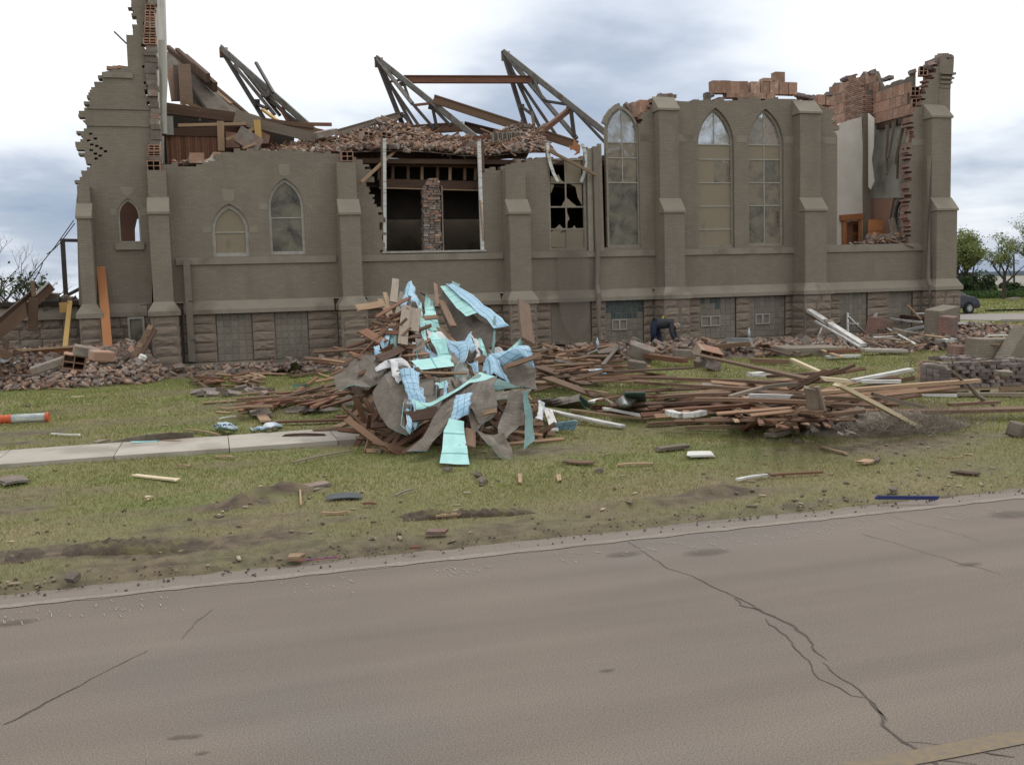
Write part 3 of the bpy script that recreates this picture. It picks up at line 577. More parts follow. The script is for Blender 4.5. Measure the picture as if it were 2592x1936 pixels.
# tall wall on the right
XO1, XO2 = c2(5, 670, 1200)[0], c2(5, 1207, 1200)[0]; ZO = c2(5, 900, 1588)[1]; XE = c2(5, 1425, 700)[0]
x4r = w4[1]-.02
wall('wall', [(XG+.004, ZB), (XE+.1, ZB), (XE+.1, c2(5, 1440, 215)[1]), 'jj', c2(5, 1335, 420), 'jj', c2(5, 1300, 530), 'jj', c2(5, 1245, 600), 'j', c2(5, 1215, 660), 'j', c2(5, 1235, 760), 'j', c2(5, 1212, 900), 'j', (XO2, ZO+.25), (XO2, ZO), (XO1, ZO), (XO1, c2(5, 672, 790)[1]), 'j', c2(5, 665, 700), 'jj', c2(5, 640, 610), 'jj', c2(5, 560, 550), 'j', c2(5, 360, 505), 'j', c2(5, 0, 500), 'j', c2(4, 1760, 505), 'j', c2(4, 1640, 525), c2(4, 1525, 520), 'j', c2(4, 1380, 500), 'j', c2(4, 1320, 530), 'jj', c2(4, 1215, 690), (x4r, c2(4, 1215, 720)[1]), (x4r, w4[2]), (XG+.004, w4[2])], [h5, h6], YF, .42, BR)
for (a, b, c, d, e) in (w1, w2): keystones(a, b, d-.05, e)
# ---- tower wall on the left
YT = YF+.18
tw = lambda x, y: c2(1, x, y, YT)
wall('tower_wall', [c2(2, 590, 1040, YT), c2(2, 1135, 1040, YT), tw(1130, 1230), tw(1138, 1000), tw(1125, 785), 'j', tw(1108, 690), 'j', tw(1075, 390), 'j', tw(1090, 250), 'j', tw(1108, 0), tw(1120, -90), 'j', tw(1000, -95), 'j', tw(1003, 0), 'j', tw(952, 55), 'j', tw(1022, 185), 'j', tw(990, 225), 'j', tw(942, 268), tw(955, 515), 'j', tw(850, 522), tw(768, 540), 'jj', tw(722, 612), 'jj', tw(668, 712), 'jj', tw(634, 782), 'jj', tw(615, 900), 'jj', tw(596, 1080), 'jj', tw(640, 1200), 'jj', tw(650, 1275), 'jj', tw(585, 1370), (c2(1, 570, 1500, YT))], [lancet(*wdim(2, 877, 1045, 570, 370, 243, Y=YT))] + [[(x_, z_), (x_+.095, z_), (x_+.095, z_+.066), (x_, z_+.066)] for x_, z_ in [tw(a, b) for a, b in ((700, 1045), (672, 1090), (710, 1100), (742, 1118), (668, 1132), (700, 1158), (735, 1172), (775, 1140), (705, 1195), (665, 1010), (650, 1060))]], YT, .42, (painted, painted, rawbrick))
ringmesh(lancet(*wdim(2, 877, 1045, 570, 370, 243, Y=YT)), lancet(*wdim(2, 892, 1032, 562, 372, 262, Y=YT)), YT+.06, .1, framew_m, 'window_frame', church)
a, b = c2(2, 862, 578, YT), c2(2, 1080, 625, YT); MB().b2((a[0], YT-.09, b[1]), (b[0], YT+.1, a[1])).build('window_sill', trim, church)
for y_, hh in ((806, .06), (934, .06)):
    a, b = c2(1, 648, y_, YT), c2(1, 1118, y_, YT); MB().b2((a[0], YT-.035, a[1]-hh/2), (b[0], YT+.002, a[1]+hh/2)).build('string_course', painted, church)
a, b = c2(1, 768, 540, YT), c2(1, 993, 588, YT); MB().b2((a[0], YT-.05, b[1]), (b[0], YT+.3, a[1])).build('coping_stone', trim, church)
for x_, y_, s_ in ((838, 522, .3), (880, 518, .28), (920, 518, .3)):
    p = A(1, x_, y_, YT+.15); MB().box((p.x, p.y, p.z+.03), (s_, .2, .09), Euler((0, rnd.uniform(-.1, .1), .1)).to_matrix()).build('loose_brick', tile_m, church)
c_, v = (w0[0]+w0[1])/2, 0
for sx in (w0[0]-.12, w0[1]+.1): MB().b2((sx-.08, YT-.006, w0[3]), (sx+.08, YT+.05, w0[3]+.2)).build('springer_stone', trim, church)
MB().add([(c_+dx, YT-.006, w0[4]+dz) for dx, dz in ((0, .06), (.13, .14), (.2, .34), (-.2, .34), (-.13, .14))]+[(c_+dx, YT+.05, w0[4]+dz) for dx, dz in ((0, .06), (.13, .14), (.2, .34), (-.2, .34), (-.13, .14))], [(0, 1, 2, 3, 4)]+[((i+1) % 5, i, 5+i, 5+(i+1) % 5) for i in range(5)]).build('keystone', trim, church)
# ---- cut end of the front gable wall: clay tile core and plaster face running back
def hollow_tile(name, c, d, rot, parent, mat=tile_m, nx=2, nz=2):
    """a hollow clay building tile, its cells open towards -Y"""
    mb = MB(); wx, wy, wz = d; t_ = .022
    def b(lo, hi, m=0): mb.b2(lo, hi, m)
    b((-wx/2, wy/2-.01, -wz/2), (wx/2, wy/2, wz/2), 1)
    for i in range(nx+1): x_ = -wx/2+(wx-t_)*i/nx; b((x_, -wy/2, -wz/2), (x_+t_, wy/2-.012, wz/2))
    for k in range(nz+1):
        z_ = -wz/2+(wz-t_)*k/nz
        for i in range(nx): x_ = -wx/2+(wx-t_)*i/nx; b((x_+t_, -wy/2+.002, z_), (x_+(wx-t_)/nx, wy/2-.012, z_+t_))
    me_o = mb.build(name, [mat, tile_hole], parent, origin=(0, 0, 0)); me_o.location = Vector(c)-(WLOC[parent.name] if parent else Vector()); WLOC[me_o.name] = Vector(c)
    me_o.rotation_euler = rot; return me_o
YC = YF+.05
def sec(y): # x range of the cut section at photo height y
    xl = np.interp(y, [0, 250, 400, 700, 1000, 1230], [1112, 1096, 1085, 1120, 1146, 1112]); xr = np.interp(y, [0, 120, 400, 700, 1000, 1230], [1170, 1158, 1178, 1182, 1196, 1200]); return xl, xr
y_ = 1250
while y_ > -60:
    y2 = y_-rnd.choice((38, 42, 46)); xl, xr = sec((y_+y2)/2); xl -= 22; p = A(1, (xl+xr)/2, (y_+y2)/2, YC); wd = A(1, xr, y_, YC).x-A(1, xl, y_, YC).x; hz = A(1, xl, y2, YC).z-A(1, xl, y_, YC).z
    if 60 < y_ < 340 or 1090 < y_ < 1180 or y_ > 1215: hollow_tile('tile_block', (p.x, YC+.12, p.z), (wd*.97, .3, hz*.96), (0, rnd.uniform(-.03, .03), rnd.uniform(-.08, .08)), church)
    else: MB().box((p.x+rnd.uniform(-.04, .04), YC+.16+rnd.uniform(-.06, .06), p.z), (wd*rnd.uniform(.8, 1.0), .3, hz*.97), Euler((0, rnd.uniform(-.03, .03), rnd.uniform(-.1, .1))).to_matrix()).build('tile_block', rnd.choice((chunk_m, tile_m, mortar_m, chunk_m, mortar_m)), church)
    y_ = y2
mb = MB(); fr = [A(1, sec(y)[1]-4, y, YF+.15) for y in (-90, 60, 300, 600, 900, 1100, 1232)]; bk = [A(1, x, y, YF+4.5) for x, y in ((1233, -90), (1238, 60), (1245, 300), (1252, 600), (1240, 900), (1235, 1100), (1238, 1232))]
n = len(fr); off = Vector((-.2, .05, 0)); mb.v = [tuple(p) for p in fr+bk+[p+off for p in fr]+[p+off for p in bk]]
for i in range(n-1):
    for f in ((i, n+i, n+i+1, i+1), (2*n+i, 2*n+i+1, 3*n+i+1, 3*n+i), (i, i+1, 2*n+i+1, 2*n+i), (n+i+1, n+i, 3*n+i, 3*n+i+1)): mb.f.append(f); mb.m.append(0)
mb.f.append((0, 2*n, 3*n, n)); mb.m.append(0)
M('weathered_plaster', (.56, .55, .49), (.42, .41, .36), scale=1.4, bump=.15, stretch=(2.5, 2.5, .35), c3=(.27, .255, .215), s3=2.2); mb.build('gable_wall', MT['weathered_plaster'], church)
# thin white lining strip that stands along the plaster
for x_, d_ in ((1200, .05), (1222, .04)):
    MB().beam(A(1, x_-6, 300, YF+1.0), A(1, x_+12, 1000, YF+1.0), .12, d_, (0, 1, 0)).build('lining_strip', MT['weathered_plaster'], church)
# ---- buttresses
M('coping', (.265, .235, .185), (.23, .20, .155), scale=1.5, bump=.15, world=True)
STONE_V = []
def rockface(seed):
    rs = random.Random(seed); nx, nz = 5, 4; mb = MB()
    for k in range(nz+1):
        for i in range(nx+1):
            x_, z_ = i/nx-.5, k/nz-.5; e = min(1, min(i, nx-i, k, nz-k)); y = -.012 - e*rs.uniform(.35, 1.0) if e else 0.0
            mb.v.append((x_+(rs.uniform(-.05, .05) if e else 0), y, z_+(rs.uniform(-.05, .05) if e else 0)))
    for k in range(nz):
        for i in range(nx): a = k*(nx+1)+i; mb.f.append((a, a+1, a+nx+2, a+nx+1)); mb.m.append(0)
    ed = [(i, 0) for i in range(nx+1)]+[(nx, k) for k in range(1, nz+1)]+[(i, nz) for i in range(nx-1, -1, -1)]+[(0, k) for k in range(nz-1, 0, -1)]
    b = len(mb.v); mb.v += [(i/nx-.5, 1.0, k/nz-.5) for i, k in ed]; n = len(ed)
    for j in range(n):
        a0 = ed[j][1]*(nx+1)+ed[j][0]; a1 = ed[(j+1) % n][1]*(nx+1)+ed[(j+1) % n][0]; mb.f.append((a1, a0, b+j, b+(j+1) % n)); mb.m.append(0)
    me = bpy.data.meshes.new('stone'); me.from_pydata(mb.v, [], mb.f); me.materials.append(stone_m); me.update(); return me
STONE_V = [rockface(i) for i in range(9)]
def stones(x0, x1, Y, parent, z0=.24, z1=ZW0, nc=5, side=None, wmin=.38, wmax=.7):
    hh = (z1-z0)/nc
    for c in range(nc):
        x = x0; L_ = x1-x0
        if L_ < .95: cuts = [x0, x1]
        else:
            cuts = [x0]; 
            while cuts[-1] < x1: cuts.append(cuts[-1]+rnd.uniform(wmin, wmax))
            if x1-cuts[-2] < .28: cuts = cuts[:-2]+[x1]
            else: cuts[-1] = x1
        for a, b in zip(cuts, cuts[1:]):
            s = inst('stone', rnd.choice(STONE_V), ((a+b)/2, Y, z0+hh*(c+.5)), (0, rnd.choice((0, PI)), 0), (b-a-.018, .036+.024*rnd.random(), hh-.016), parent)
def side_stones(X, y0, y1, parent, sgn, z0=.24, z1=ZW0, nc=5):
    hh = (z1-z0)/nc
    for c in range(nc): inst('stone', rnd.choice(STONE_V), (X, (y0+y1)/2, z0+hh*(c+.5)), (0, 0, sgn*PI/2), (y1-y0-.02, .035+.02*rnd.random(), hh-.016), parent)
def buttress(label, x0, x1, top, lowcap, uppercap=None, p1=.43, p2=.76, broken=True, Y=YF, ragged=0):
    """x0..x1 measured at the plane of the lower stage; top: height of the shaft; lowcap: (z high, z low)"""
    b = empty('buttress', ((x0+x1)/2, Y, 0), parent=church); b['label'] = label; mb = MB(); g = .004
    mb.b2((x0, Y-p2, ZW1+.02), (x1, Y-g, lowcap[1]))
    sh = .02
    ztop = uppercap[1] if uppercap else top
    mb.b2((x0+sh, Y-p1, lowcap[1]), (x1-sh, Y-g, ztop))
    mb.build('shaft', painted, b)
    def cap(ya, za, yb, zb, nm='weathering_cap', e=.03):
        v = [(x0-e, ya, za), (x1+e, ya, za), (x1+e, yb-.05, zb), (x0-e, yb-.05, zb), (x0-e, yb-.05, zb-.07), (x1+e, yb-.05, zb-.07), (x0-e, ya, zb-.07), (x1+e, ya, zb-.07)]
        MB().add(v, [(3, 2, 1, 0), (4, 5, 2, 3), (0, 6, 4, 3), (1, 2, 5, 7), (6, 7, 5, 4), (0, 1, 7, 6)]).build(nm, MT['coping'], b)
    cap(Y-p1+.004, lowcap[0], Y-p2, lowcap[1])
    if uppercap: cap(Y-.003, uppercap[0], Y-p1, uppercap[1])
    e = .17; v = []   # splayed foot
    lo, hi = ZW0+.13, ZW1+.02; yb = Y-.005
    ring = lambda e_, z: [(x0-e_, yb, z), (x0-e_, Y-p2-e_, z), (x1+e_, Y-p2-e_, z), (x1+e_, yb, z)]
    v = ring(.005, hi)+ring(e, lo)+ring(e, ZW0)
    MB().add(v, [(k, k+1, k+5, k+4) for k in (0, 1, 2)]+[(k+4, k+5, k+9, k+8) for k in (0, 1, 2)]+[(3, 2, 1, 0), (8, 9, 10, 11)]).build('splayed_foot', trim, b)
    f_ = e-.05; MB().b2((x0-f_+.02, Y-p2-f_+.02, -.05), (x1+f_-.02, yb, ZW0)).build('core', mortar_m, b)
    stones(x0-f_, x1+f_, Y-p2-f_+.03, b); side_stones(x0-f_+.03, Y-p2-f_, Y-.02, b, -1); side_stones(x1+f_-.03, Y-p2-f_, Y-.02, b, 1)
    MB().b2((x0-f_-.1, Y-p2-f_-.12, -.2), (x1+f_+.1, Y-.01, .235)).build('footing', trim, b)
    return b
def bx(r, xa_, xb_, y, p=.76): return A(r, xa_, y, YF-p).x, A(r, xb_, y, YF-p).x
Zc = lambda r, x, y, p: A(r, x, y, YF-p).z
buttress('broken buttress at the left corner of the tower', *bx(2, 600, 705, 900, .9), Zc(2, 620, 145, .4), (Zc(2, 600, 275, .5), Zc(2, 600, 372, .9)), p1=.5, p2=.9, Y=YT)
bL = buttress('buttress between the tower and the first pair of windows', *bx(2, 1140, 1290, 900), Zc(1, 1150, 1275, .43), (Zc(2, 1160, 235, .43), Zc(2, 1160, 342, .76)))
b3 = buttress('buttress left of the large hole in the wall', *bx(8, 793, 943, 300), Zc(3, 810, 975, .43), (Zc(3, 830, 1250, .43), Zc(3, 850, 1352, .76)))
b4_ = buttress('buttress between the large hole and the broken sash window', *bx(7, 276, 432, 450), Zc(4, 320, 1020, .43), (Zc(4, 340, 1252, .43), Zc(4, 360, 1348, .76)))
b5_ = buttress('tall buttress behind the bending man', *bx(7, 1428, 1578, 450), 8, (Zc(4, 1490, 1245, .43), Zc(4, 1520, 1338, .76)), (Zc(4, 1450, 490, .0), Zc(4, 1485, 575, .43)))
b6_ = buttress('tall buttress with cracked brick beside the open bay', *bx(6, 432, 592, 400), 8, (Zc(5, 510, 1240, .43), Zc(5, 540, 1325, .76)), (Zc(5, 480, 518, .0), Zc(5, 510, 600, .43)))
b7_ = buttress('corner buttress at the right end of the church', *bx(6, 1412, 1562, 300), 8, (Zc(5, 1490, 1240, .43), Zc(5, 1535, 1322, .76)), (Zc(5, 1450, 548, .0), Zc(5, 1510, 632, .43)))
# corner pier above the last buttress, corbelled out near its top
xc0, xc1 = c2(5, 1430, 400)[0], c2(5, 1512, 560)[0]
wall('corner_pier', [(xc0, ZB), (xc1, ZB), (xc1, c2(5, 1512, 410)[1]), c2(5, 1535, 300), c2(5, 1540, 190), 'j', c2(5, 1445, 200), (xc0, c2(5, 1435, 260)[1])], [], YF-.02, .9, BR)
for k in range(4):
    z_ = c2(5, 1480, 410-33*k)[1]; MB().b2((xc0+.02, YF-.05-.035*k, z_-.07), (c2(5, 1512+8*k, 400)[0], YF-.023, z_)).build('corbel_course', painted, church)
for x_, y_ in ((1450, 195), (1478, 180), (1460, 165), (1500, 185), (1420, 225), (1390, 232), (1400, 210), (1345, 255), (1360, 235), (1440, 178)):
    p = A(5, x_, y_+14, YF+.25); MB().box((p.x, p.y, p.z), (.26, .3, .14), Euler((rnd.uniform(-.3, .3), rnd.uniform(-.3, .3), rnd.uniform(-.5, .5))).to_matrix()).build('loose_brick', rnd.choice((brick_m, brickgrey_m, chunk_m)), church)
# tile cells showing at the broken corner
for x_, y_ in ((1248, 452), (1255, 540), (1310, 300)):
    p = A(5, x_, y_, YF+.35); hollow_tile('tile_block', p, (.30, .3, .34), (0, .05, -.5), church)
# hollow tiles exposed on the broken tops of the low buttresses
for r_, x_, y_ in ((3, 818, 938), (1, 1150, 1245)):
    p = A(r_, x_, y_, YF-.12); hollow_tile('tile_block', p, (.36, .4, .3), (0, 0, 0), church)
# ---- water table, sill courses
def course(name, x0, x1, z0, z1, lip, Y=YF, mat=trim):
    v = [(x0, Y-.003, z1), (x1, Y-.003, z1), (x1, Y-lip, z0+(z1-z0)*.32), (x0, Y-lip, z0+(z1-z0)*.32), (x0, Y-lip, z0), (x1, Y-lip, z0), (x0, Y-.003, z0), (x1, Y-.003, z0)]
    return MB().add(v, [(3, 2, 1, 0), (4, 5, 2, 3), (0, 6, 4, 3), (1, 2, 5, 7), (6, 7, 5, 4)]).build(name, mat, church)
bp = [(-1.95, -.72), (3.62, 4.72), (8.95, 10.25), (14.4, 15.75), (19.75, 21.15)]
bx0 = [WLOC[b.name].x for b in (bL, b3, b4_, b5_, b6_, b7_)]
edges = [c-.42 for c in bx0], [c+.42 for c in bx0]
for i in range(5):
    course('water_table', edges[1][i]+.1, edges[0][i+1]-.1, ZW0, ZW1, .2)
    xa2, xb2 = edges[1][i]-.04, edges[0][i+1]+.04
    MB().b2((xa2, YF-.06, ZS0), (xb2, YF-.003, ZS1)).build('sill_course', trim, church)
course('water_table', c2(2, 720, 900, YT)[0], edges[0][0]-.1, ZW0, ZW1, .12, YT)
MB().b2((edges[1][4]+.05, YF-.062, ZO-.2), (XO2+.45, YF+.44, ZO-.002)).build('open_bay_sill', trim, church)
MB().b2((OL-.05, YF-.064, OZ-.03), (OR+.05, YF+.30, OZ+.035)).build('window_sill', framew_m, church)
# pale band course on the tall wall
for x0, x1 in ((x4r+.05, edges[0][3]+.08), (edges[1][3]-.08, w5[0]-.03), (w5[1]+.03, w6[0]-.03), (w6[1]+.03, edges[0][4]+.08), (edges[1][4]-.08, XO1-.06), (XO2+.1, XE)):
    MB().b2((x0, YF-.008, 6.98), (x1, YF-.001, 7.22)).build('band_course', trim, church)
# ---- basement: rock-faced stones between the painted-over windows
bw = [(2, 1620, 1890), (8, 285, 535), (8, 1665, 1890), (7, 575, 875), (7, 985, 1265), (7, 1690, 1955), (6, 18, 282), (6, 690, 895), (6, 1055, 1232)]
bwx = [(A(r, a, 700 if r == 7 else (600 if r in (6, 8) else 1300), YF).x, A(r, b, 700 if r == 7 else (600 if r in (6, 8) else 1300), YF).x) for r, a, b in bw]
xs_ = edges[1][0]+.05; segs = []
for a, b in bwx: segs.append((xs_, a)); xs_ = b
segs.append((xs_, edges[0][5]))
for a, b in segs:
    cuts = [(a, b)]
    for c0, c1 in zip(edges[0], edges[1]):
        nc = []
        for p, q_ in cuts:
            if q_ <= c0 or p >= c1: nc.append((p, q_))
            else:
                if c0-p > .12: nc.append((p, c0))
                if q_-c1 > .12: nc.append((c1, q_))
        cuts = nc
    for p, q_ in cuts: stones(p, q_, YF-.02, church)
MB().b2((edges[0][0]-.3, YF+.14, -.2), (edges[0][5]+.6, YF+.5, ZW0+.36)).build('basement_core', mortar_m, church)
MB().b2((edges[1][0], YF-.22, -.3), (edges[0][5], YF+.13, .225)).build('footing', trim, church)
blk = M('painted_glass_block', (.225, .20, .158), (.19, .168, .132), scale=2.5, rough=.45, rv=.12, world=False)
blkg = M('bare_glass_block', (.075, .095, .088), (.05, .066, .06), scale=3, rough=.3, spec=.4, rv=.2)
joint = M('pale_joint', (.30, .29, .25), (.22, .205, .17), scale=6)
gb = MB().b2((-.5, 0, -.5), (.5, 1, .5)); gbm = bpy.data.meshes.new('glass_block')
def blockmesh(mat):
    v = [(-.5, .25, -.5), (.5, .25, -.5), (.5, .25, .5), (-.5, .25, .5), (-.43, 0, -.43), (.43, 0, -.43), (.43, 0, .43), (-.43, 0, .43), (-.5, 1, -.5), (.5, 1, -.5), (.5, 1, .5), (-.5, 1, .5)]
    me = bpy.data.meshes.new('glass_block'); me.from_pydata(v, [], [(4, 5, 6, 7), (0, 1, 5, 4), (1, 2, 6, 5), (2, 3, 7, 6), (3, 0, 4, 7), (8, 0, 3, 11), (9, 10, 2, 1), (0, 8, 9, 1), (3, 2, 10, 11)]); me.materials.append(mat); me.update(); return me
GB1, GB2 = blockmesh(blk), blockmesh(blkg)
for k, (a, b) in enumerate(bwx):
    z0, z1 = .235, ZW0-.01; wn = empty('basement_window', ((a+b)/2, YF+.1, z0), parent=church)
    MB().b2((a, YF+.056, z0), (b, YF+.138, z1)).build('joint_backing', joint, wn)
    if k == 3: 
        MB().b2((a+.02, YF+.03, z0), (b-.02, YF+.09, z1)).build('cover_panel', painted, wn); continue
    nx = max(3, round((b-a)/.205)); nz = 7; sx, sz = (b-a)/nx, (z1-z0)/nz; vent = k in (4, 5, 6)
    for i in range(nx):
        for j in range(nz):
            if vent and j in (2, 3) and i in ((1, 2, 3) if k == 4 else (0, 1, 2, 3) if k == 5 else (1, 2, 3)): continue
            bare = (k == 4 and j >= 4 and not (j == 4 and i in (0, nx-1))) or (k == 5 and j == 6 and i in (0, 2, 3)) or (k == 5 and j == 5 and i == 3)
            inst('glass_block', GB2 if bare else GB1, (a+sx*(i+.5), YF+.04, z0+sz*(j+.5)), (0, 0, 0), (sx-.012, .06, sz-.012), wn)
    if vent:
        vx0 = a+sx*(1 if k != 5 else 0)+.02; vx1 = a+sx*4-.02; vz0, vz1 = z0+sz*2+.03, z0+sz*4-.02; vt = MB(); f_ = .035; ym = (vx0+vx1)/2
        for lo, hi in (((vx0, vz0), (vx1, vz0+f_)), ((vx0, vz1-f_), (vx1, vz1)), ((vx0, vz0+f_), (vx0+f_, vz1-f_)), ((vx1-f_, vz0+f_), (vx1, vz1-f_)), ((ym-.03, vz0+f_), (ym+.03, vz1-f_))): vt.b2((lo[0], YF-.01, lo[1]), (hi[0], YF+.06, hi[1]))
        vt.build('vent_frame', framew_m, wn); MB().b2((vx0+f_, YF+.045, vz0+f_), (vx1-f_, YF+.06, vz1-f_)).build('vent_louver', blk, wn)
# screen panel hanging down in front of the covered basement window, pointed like the window it fell from
scm = bpy.data.materials.new('fine_mesh_screen'); scm.use_nodes = True; t = scm.node_tree; bs = t.nodes['Principled BSDF']; bs.inputs['Base Color'].default_value = (.155, .13, .10, 1)
tr_ = t.nodes.new('ShaderNodeBsdfTransparent'); mx = t.nodes.new('ShaderNodeMixShader'); mx.inputs[0].default_value = .42; t.links.new(tr_.outputs[0], mx.inputs[1]); t.links.new(bs.outputs[0], mx.inputs[2]); t.links.new(mx.outputs[0], t.nodes['Material Output'].inputs[0])
pts = [A(4, 632, 1480, YF-.3), A(7, 625, 300, YF-.3), A(7, 632, 600, YF-.35), A(7, 650, 720, YF-.4), A(7, 700, 840, YF-.42), A(7, 755, 890, YF-.42), A(7, 825, 830, YF-.42), A(7, 865, 720, YF-.4), A(7, 868, 600, YF-.35), A(7, 855, 300, YF-.3), A(4, 820, 1480, YF-.3)]
o = MB().add(pts, [tuple(range(len(pts)-1, -1, -1))]).build('screen_panel', scm); setp(o, 'torn window screen hanging upside down below the broken sash window', 'window screen')
# ---- glazed windows
window('small lancet window of two tan panes beside the downspout', *w1, YF+.1, .10, [zz_(2, 1700, 497)], None, lambda i, j, n: g_dust, framew_m)
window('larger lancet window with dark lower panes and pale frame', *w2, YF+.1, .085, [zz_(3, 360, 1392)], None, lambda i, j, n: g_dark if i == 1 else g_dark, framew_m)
b_ = [zz_(4, 1790, y) for y in (845, 955, 1130, 1305, 1478)]
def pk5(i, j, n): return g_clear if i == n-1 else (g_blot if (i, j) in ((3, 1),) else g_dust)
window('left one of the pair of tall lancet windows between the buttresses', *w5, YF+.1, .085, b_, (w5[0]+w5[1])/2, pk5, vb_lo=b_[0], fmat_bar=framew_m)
b_ = [zz_(5, 120, y) for y in (848, 957, 1130, 1300)]
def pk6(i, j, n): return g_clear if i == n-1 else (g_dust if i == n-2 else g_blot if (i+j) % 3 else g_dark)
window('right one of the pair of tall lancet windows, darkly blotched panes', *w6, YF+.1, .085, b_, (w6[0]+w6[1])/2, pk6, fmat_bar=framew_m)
b_ = [zz_(4, 1100, y) for y in (830, 945, 1130)]
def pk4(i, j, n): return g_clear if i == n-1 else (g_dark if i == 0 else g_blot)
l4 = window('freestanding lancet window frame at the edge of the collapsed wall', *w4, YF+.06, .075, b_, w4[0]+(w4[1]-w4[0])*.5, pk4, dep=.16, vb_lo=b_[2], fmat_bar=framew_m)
# fallen arch moulding leaning on its head
pts = [A(4, x, y, YF-.05) for x, y in ((968, 690), (985, 645), (1015, 600), (1055, 565), (1085, 552))]; mb = MB()
for p, q_ in zip(pts, pts[1:]): mb.beam(p, q_, .16, .14, (0, -1, 0))
mb.build('arch_moulding', frame_m, church)
# broken sash window
Zt = c2(4, 700, 948)[1]; x0, x1 = X3a+.01, X3b-.01; wn = empty('window', ((x0+x1)/2, YF+.1, Z3), parent=church); wn['label'] = 'shattered sash window with jagged glass left in its frame'
mb = MB(); f_ = .085
for lo, hi in (((x0, Z3), (x0+f_, Zt+.35)), ((x1-f_, Z3), (x1, Zt+.1)), ((x0+f_, Z3), (x1-f_, Z3+f_)), ((x0+f_, Zt-.05), (x1-f_, Zt))): mb.b2((lo[0], YF+.08, lo[1]), (hi[0], YF+.2, hi[1]))
mb.build('frame', frame_m, wn); xm = A(4, 685, 1200, YF+.1).x
for y in (1130, 1310, 1475): z_ = zz_(4, 690, y); MB().b2((x0+f_, YF+.1, z_-.025), (x1-f_, YF+.15, z_+.025)).build('sash_bar', frame_m, wn)
MB().b2((xm-.022, YF+.102, zz_(4, 690, 1475)), (xm+.022, YF+.148, Zt-.05)).build('sash_bar', frame_m, wn)
sp_ = lambda *pp: pane([(A(4, x, y, YF+.1).x, A(4, x, y, YF+.1).z) for x, y in pp], YF+.125+.004*rnd.random(), g_dust, wn)
sp_((690, 955), (800, 955), (805, 1125), (690, 1125)); sp_((575, 960), (685, 955), (600, 985), (575, 1010)); sp_((570, 1125), (575, 1075), (610, 1100), (630, 1065), (650, 1105), (672, 1125)); sp_((720, 1140), (805, 1140), (808, 1300), (775, 1235), (760, 1160))
sp_((655, 1305), (690, 1235), (725, 1270), (770, 1305)); sp_((570, 1140), (600, 1145), (575, 1210)); sp_((575, 1500), (640, 1440), (670, 1475), (575, 1580)); sp_((690, 1330), (715, 1400), (700, 1420), (695, 1465)); sp_((690, 1480), (818, 1480), (820, 1610), (690, 1615)); sp_((580, 1510), (685, 1500), (685, 1610), (580, 1610)); sp_((735, 1470), (750, 1445), (765, 1470))
# two curved white arch mouldings dangling in the opening
for pp, lb in ((((545, 830), (550, 905), (565, 985), (590, 1060), (622, 1120)), 'left of the two curved white mouldings dangling in the broken window'), (((803, 840), (828, 905), (838, 980), (822, 1055), (795, 1125)), 'right of the two curved white mouldings dangling in the broken window')):
    P = [A(4, x, y, YF-.08) for x, y in pp]; mb = MB()
    for d_, dy in ((0, 0), (.045, .03)):
        for p, q_ in zip(P, P[1:]): mb.beam(p+Vector((d_, dy, 0)), q_+Vector((d_, dy, 0)), .07, .04, (0, -1, 0))
    setp(mb.build('curved_moulding', white_paint), lb, 'moulding')
# ---- timber jambs of the large hole, downspouts
def prt(name, mat, r, xa_, ya, xb_, yb, w_, d_, Y, parent=church): return MB().beam(A(r, xa_, ya, Y), A(r, xb_, yb, Y), w_, d_, (0, -1, 0)).build(name, mat, parent)
prt('jamb', white_paint, 3, 1100, 800, 1103, 1645, .1, .10, YF+.05); prt('jamb', wood_grey, 3, 1086, 805, 1088, 1645, .09, .16, YF+.14)
prt('jamb', white_paint, 3, 1806, 820, 1832, 1645, .11, .10, YF+.05); prt('jamb', wood_brown, 3, 1826, 820, 1850, 1645, .09, .2, YF+.15); prt('jamb', wood_tan, 3, 1815, 1260, 1838, 1560, .05, .05, YF-.02)
dsp = M('painted_downspout', (.21, .18, .145), (.175, .15, .12), scale=5, rough=.6)
prt('downspout', dsp, 2, 1392, 695, 1435, 1460, .19, .13, YF-.2)
prt('downspout', dsp, 4, 905, 860, 925, 1640, .2, .14, YF-.12); prt('wall_board', frame_m, 4, 857, 880, 872, 1640, .17, .1, YF-.02); prt('wall_board', wood_grey, 4, 932, 840, 955, 1640, .13, .1, YF+.01)
MB().tube([A(7, 925, 150, YF-.14), A(7, 918, 480, YF-.14), A(7, 930, 540, YF-.34), A(7, 930, 760, YF-.34), A(7, 945, 860, YF-.36), A(7, 962, 895, YF-.5)], .085, 8).build('downspout', dsp, church)
MB().tube([A(5, 1355, 930, YF-.5), A(6, 1350, 430, YF-.5), A(6, 1368, 480, YF-.65), A(6, 1365, 700, YF-.65)], .09, 8).build('downspout', dsp, church)
for y in (1010, 1300): prt('pipe_strap', steel_dark, 2, 1395+(y-700)*.055, y, 1425+(y-700)*.055, y, .03, .16, YF-.2)
# ------------------------------------------------------------------ inside of the church
XW = A(5, 1228, 600, YF+.45).x     # inner face of the far end wall
def part(name, mb, mat, parent=church): return mb.build(name, mat, parent)
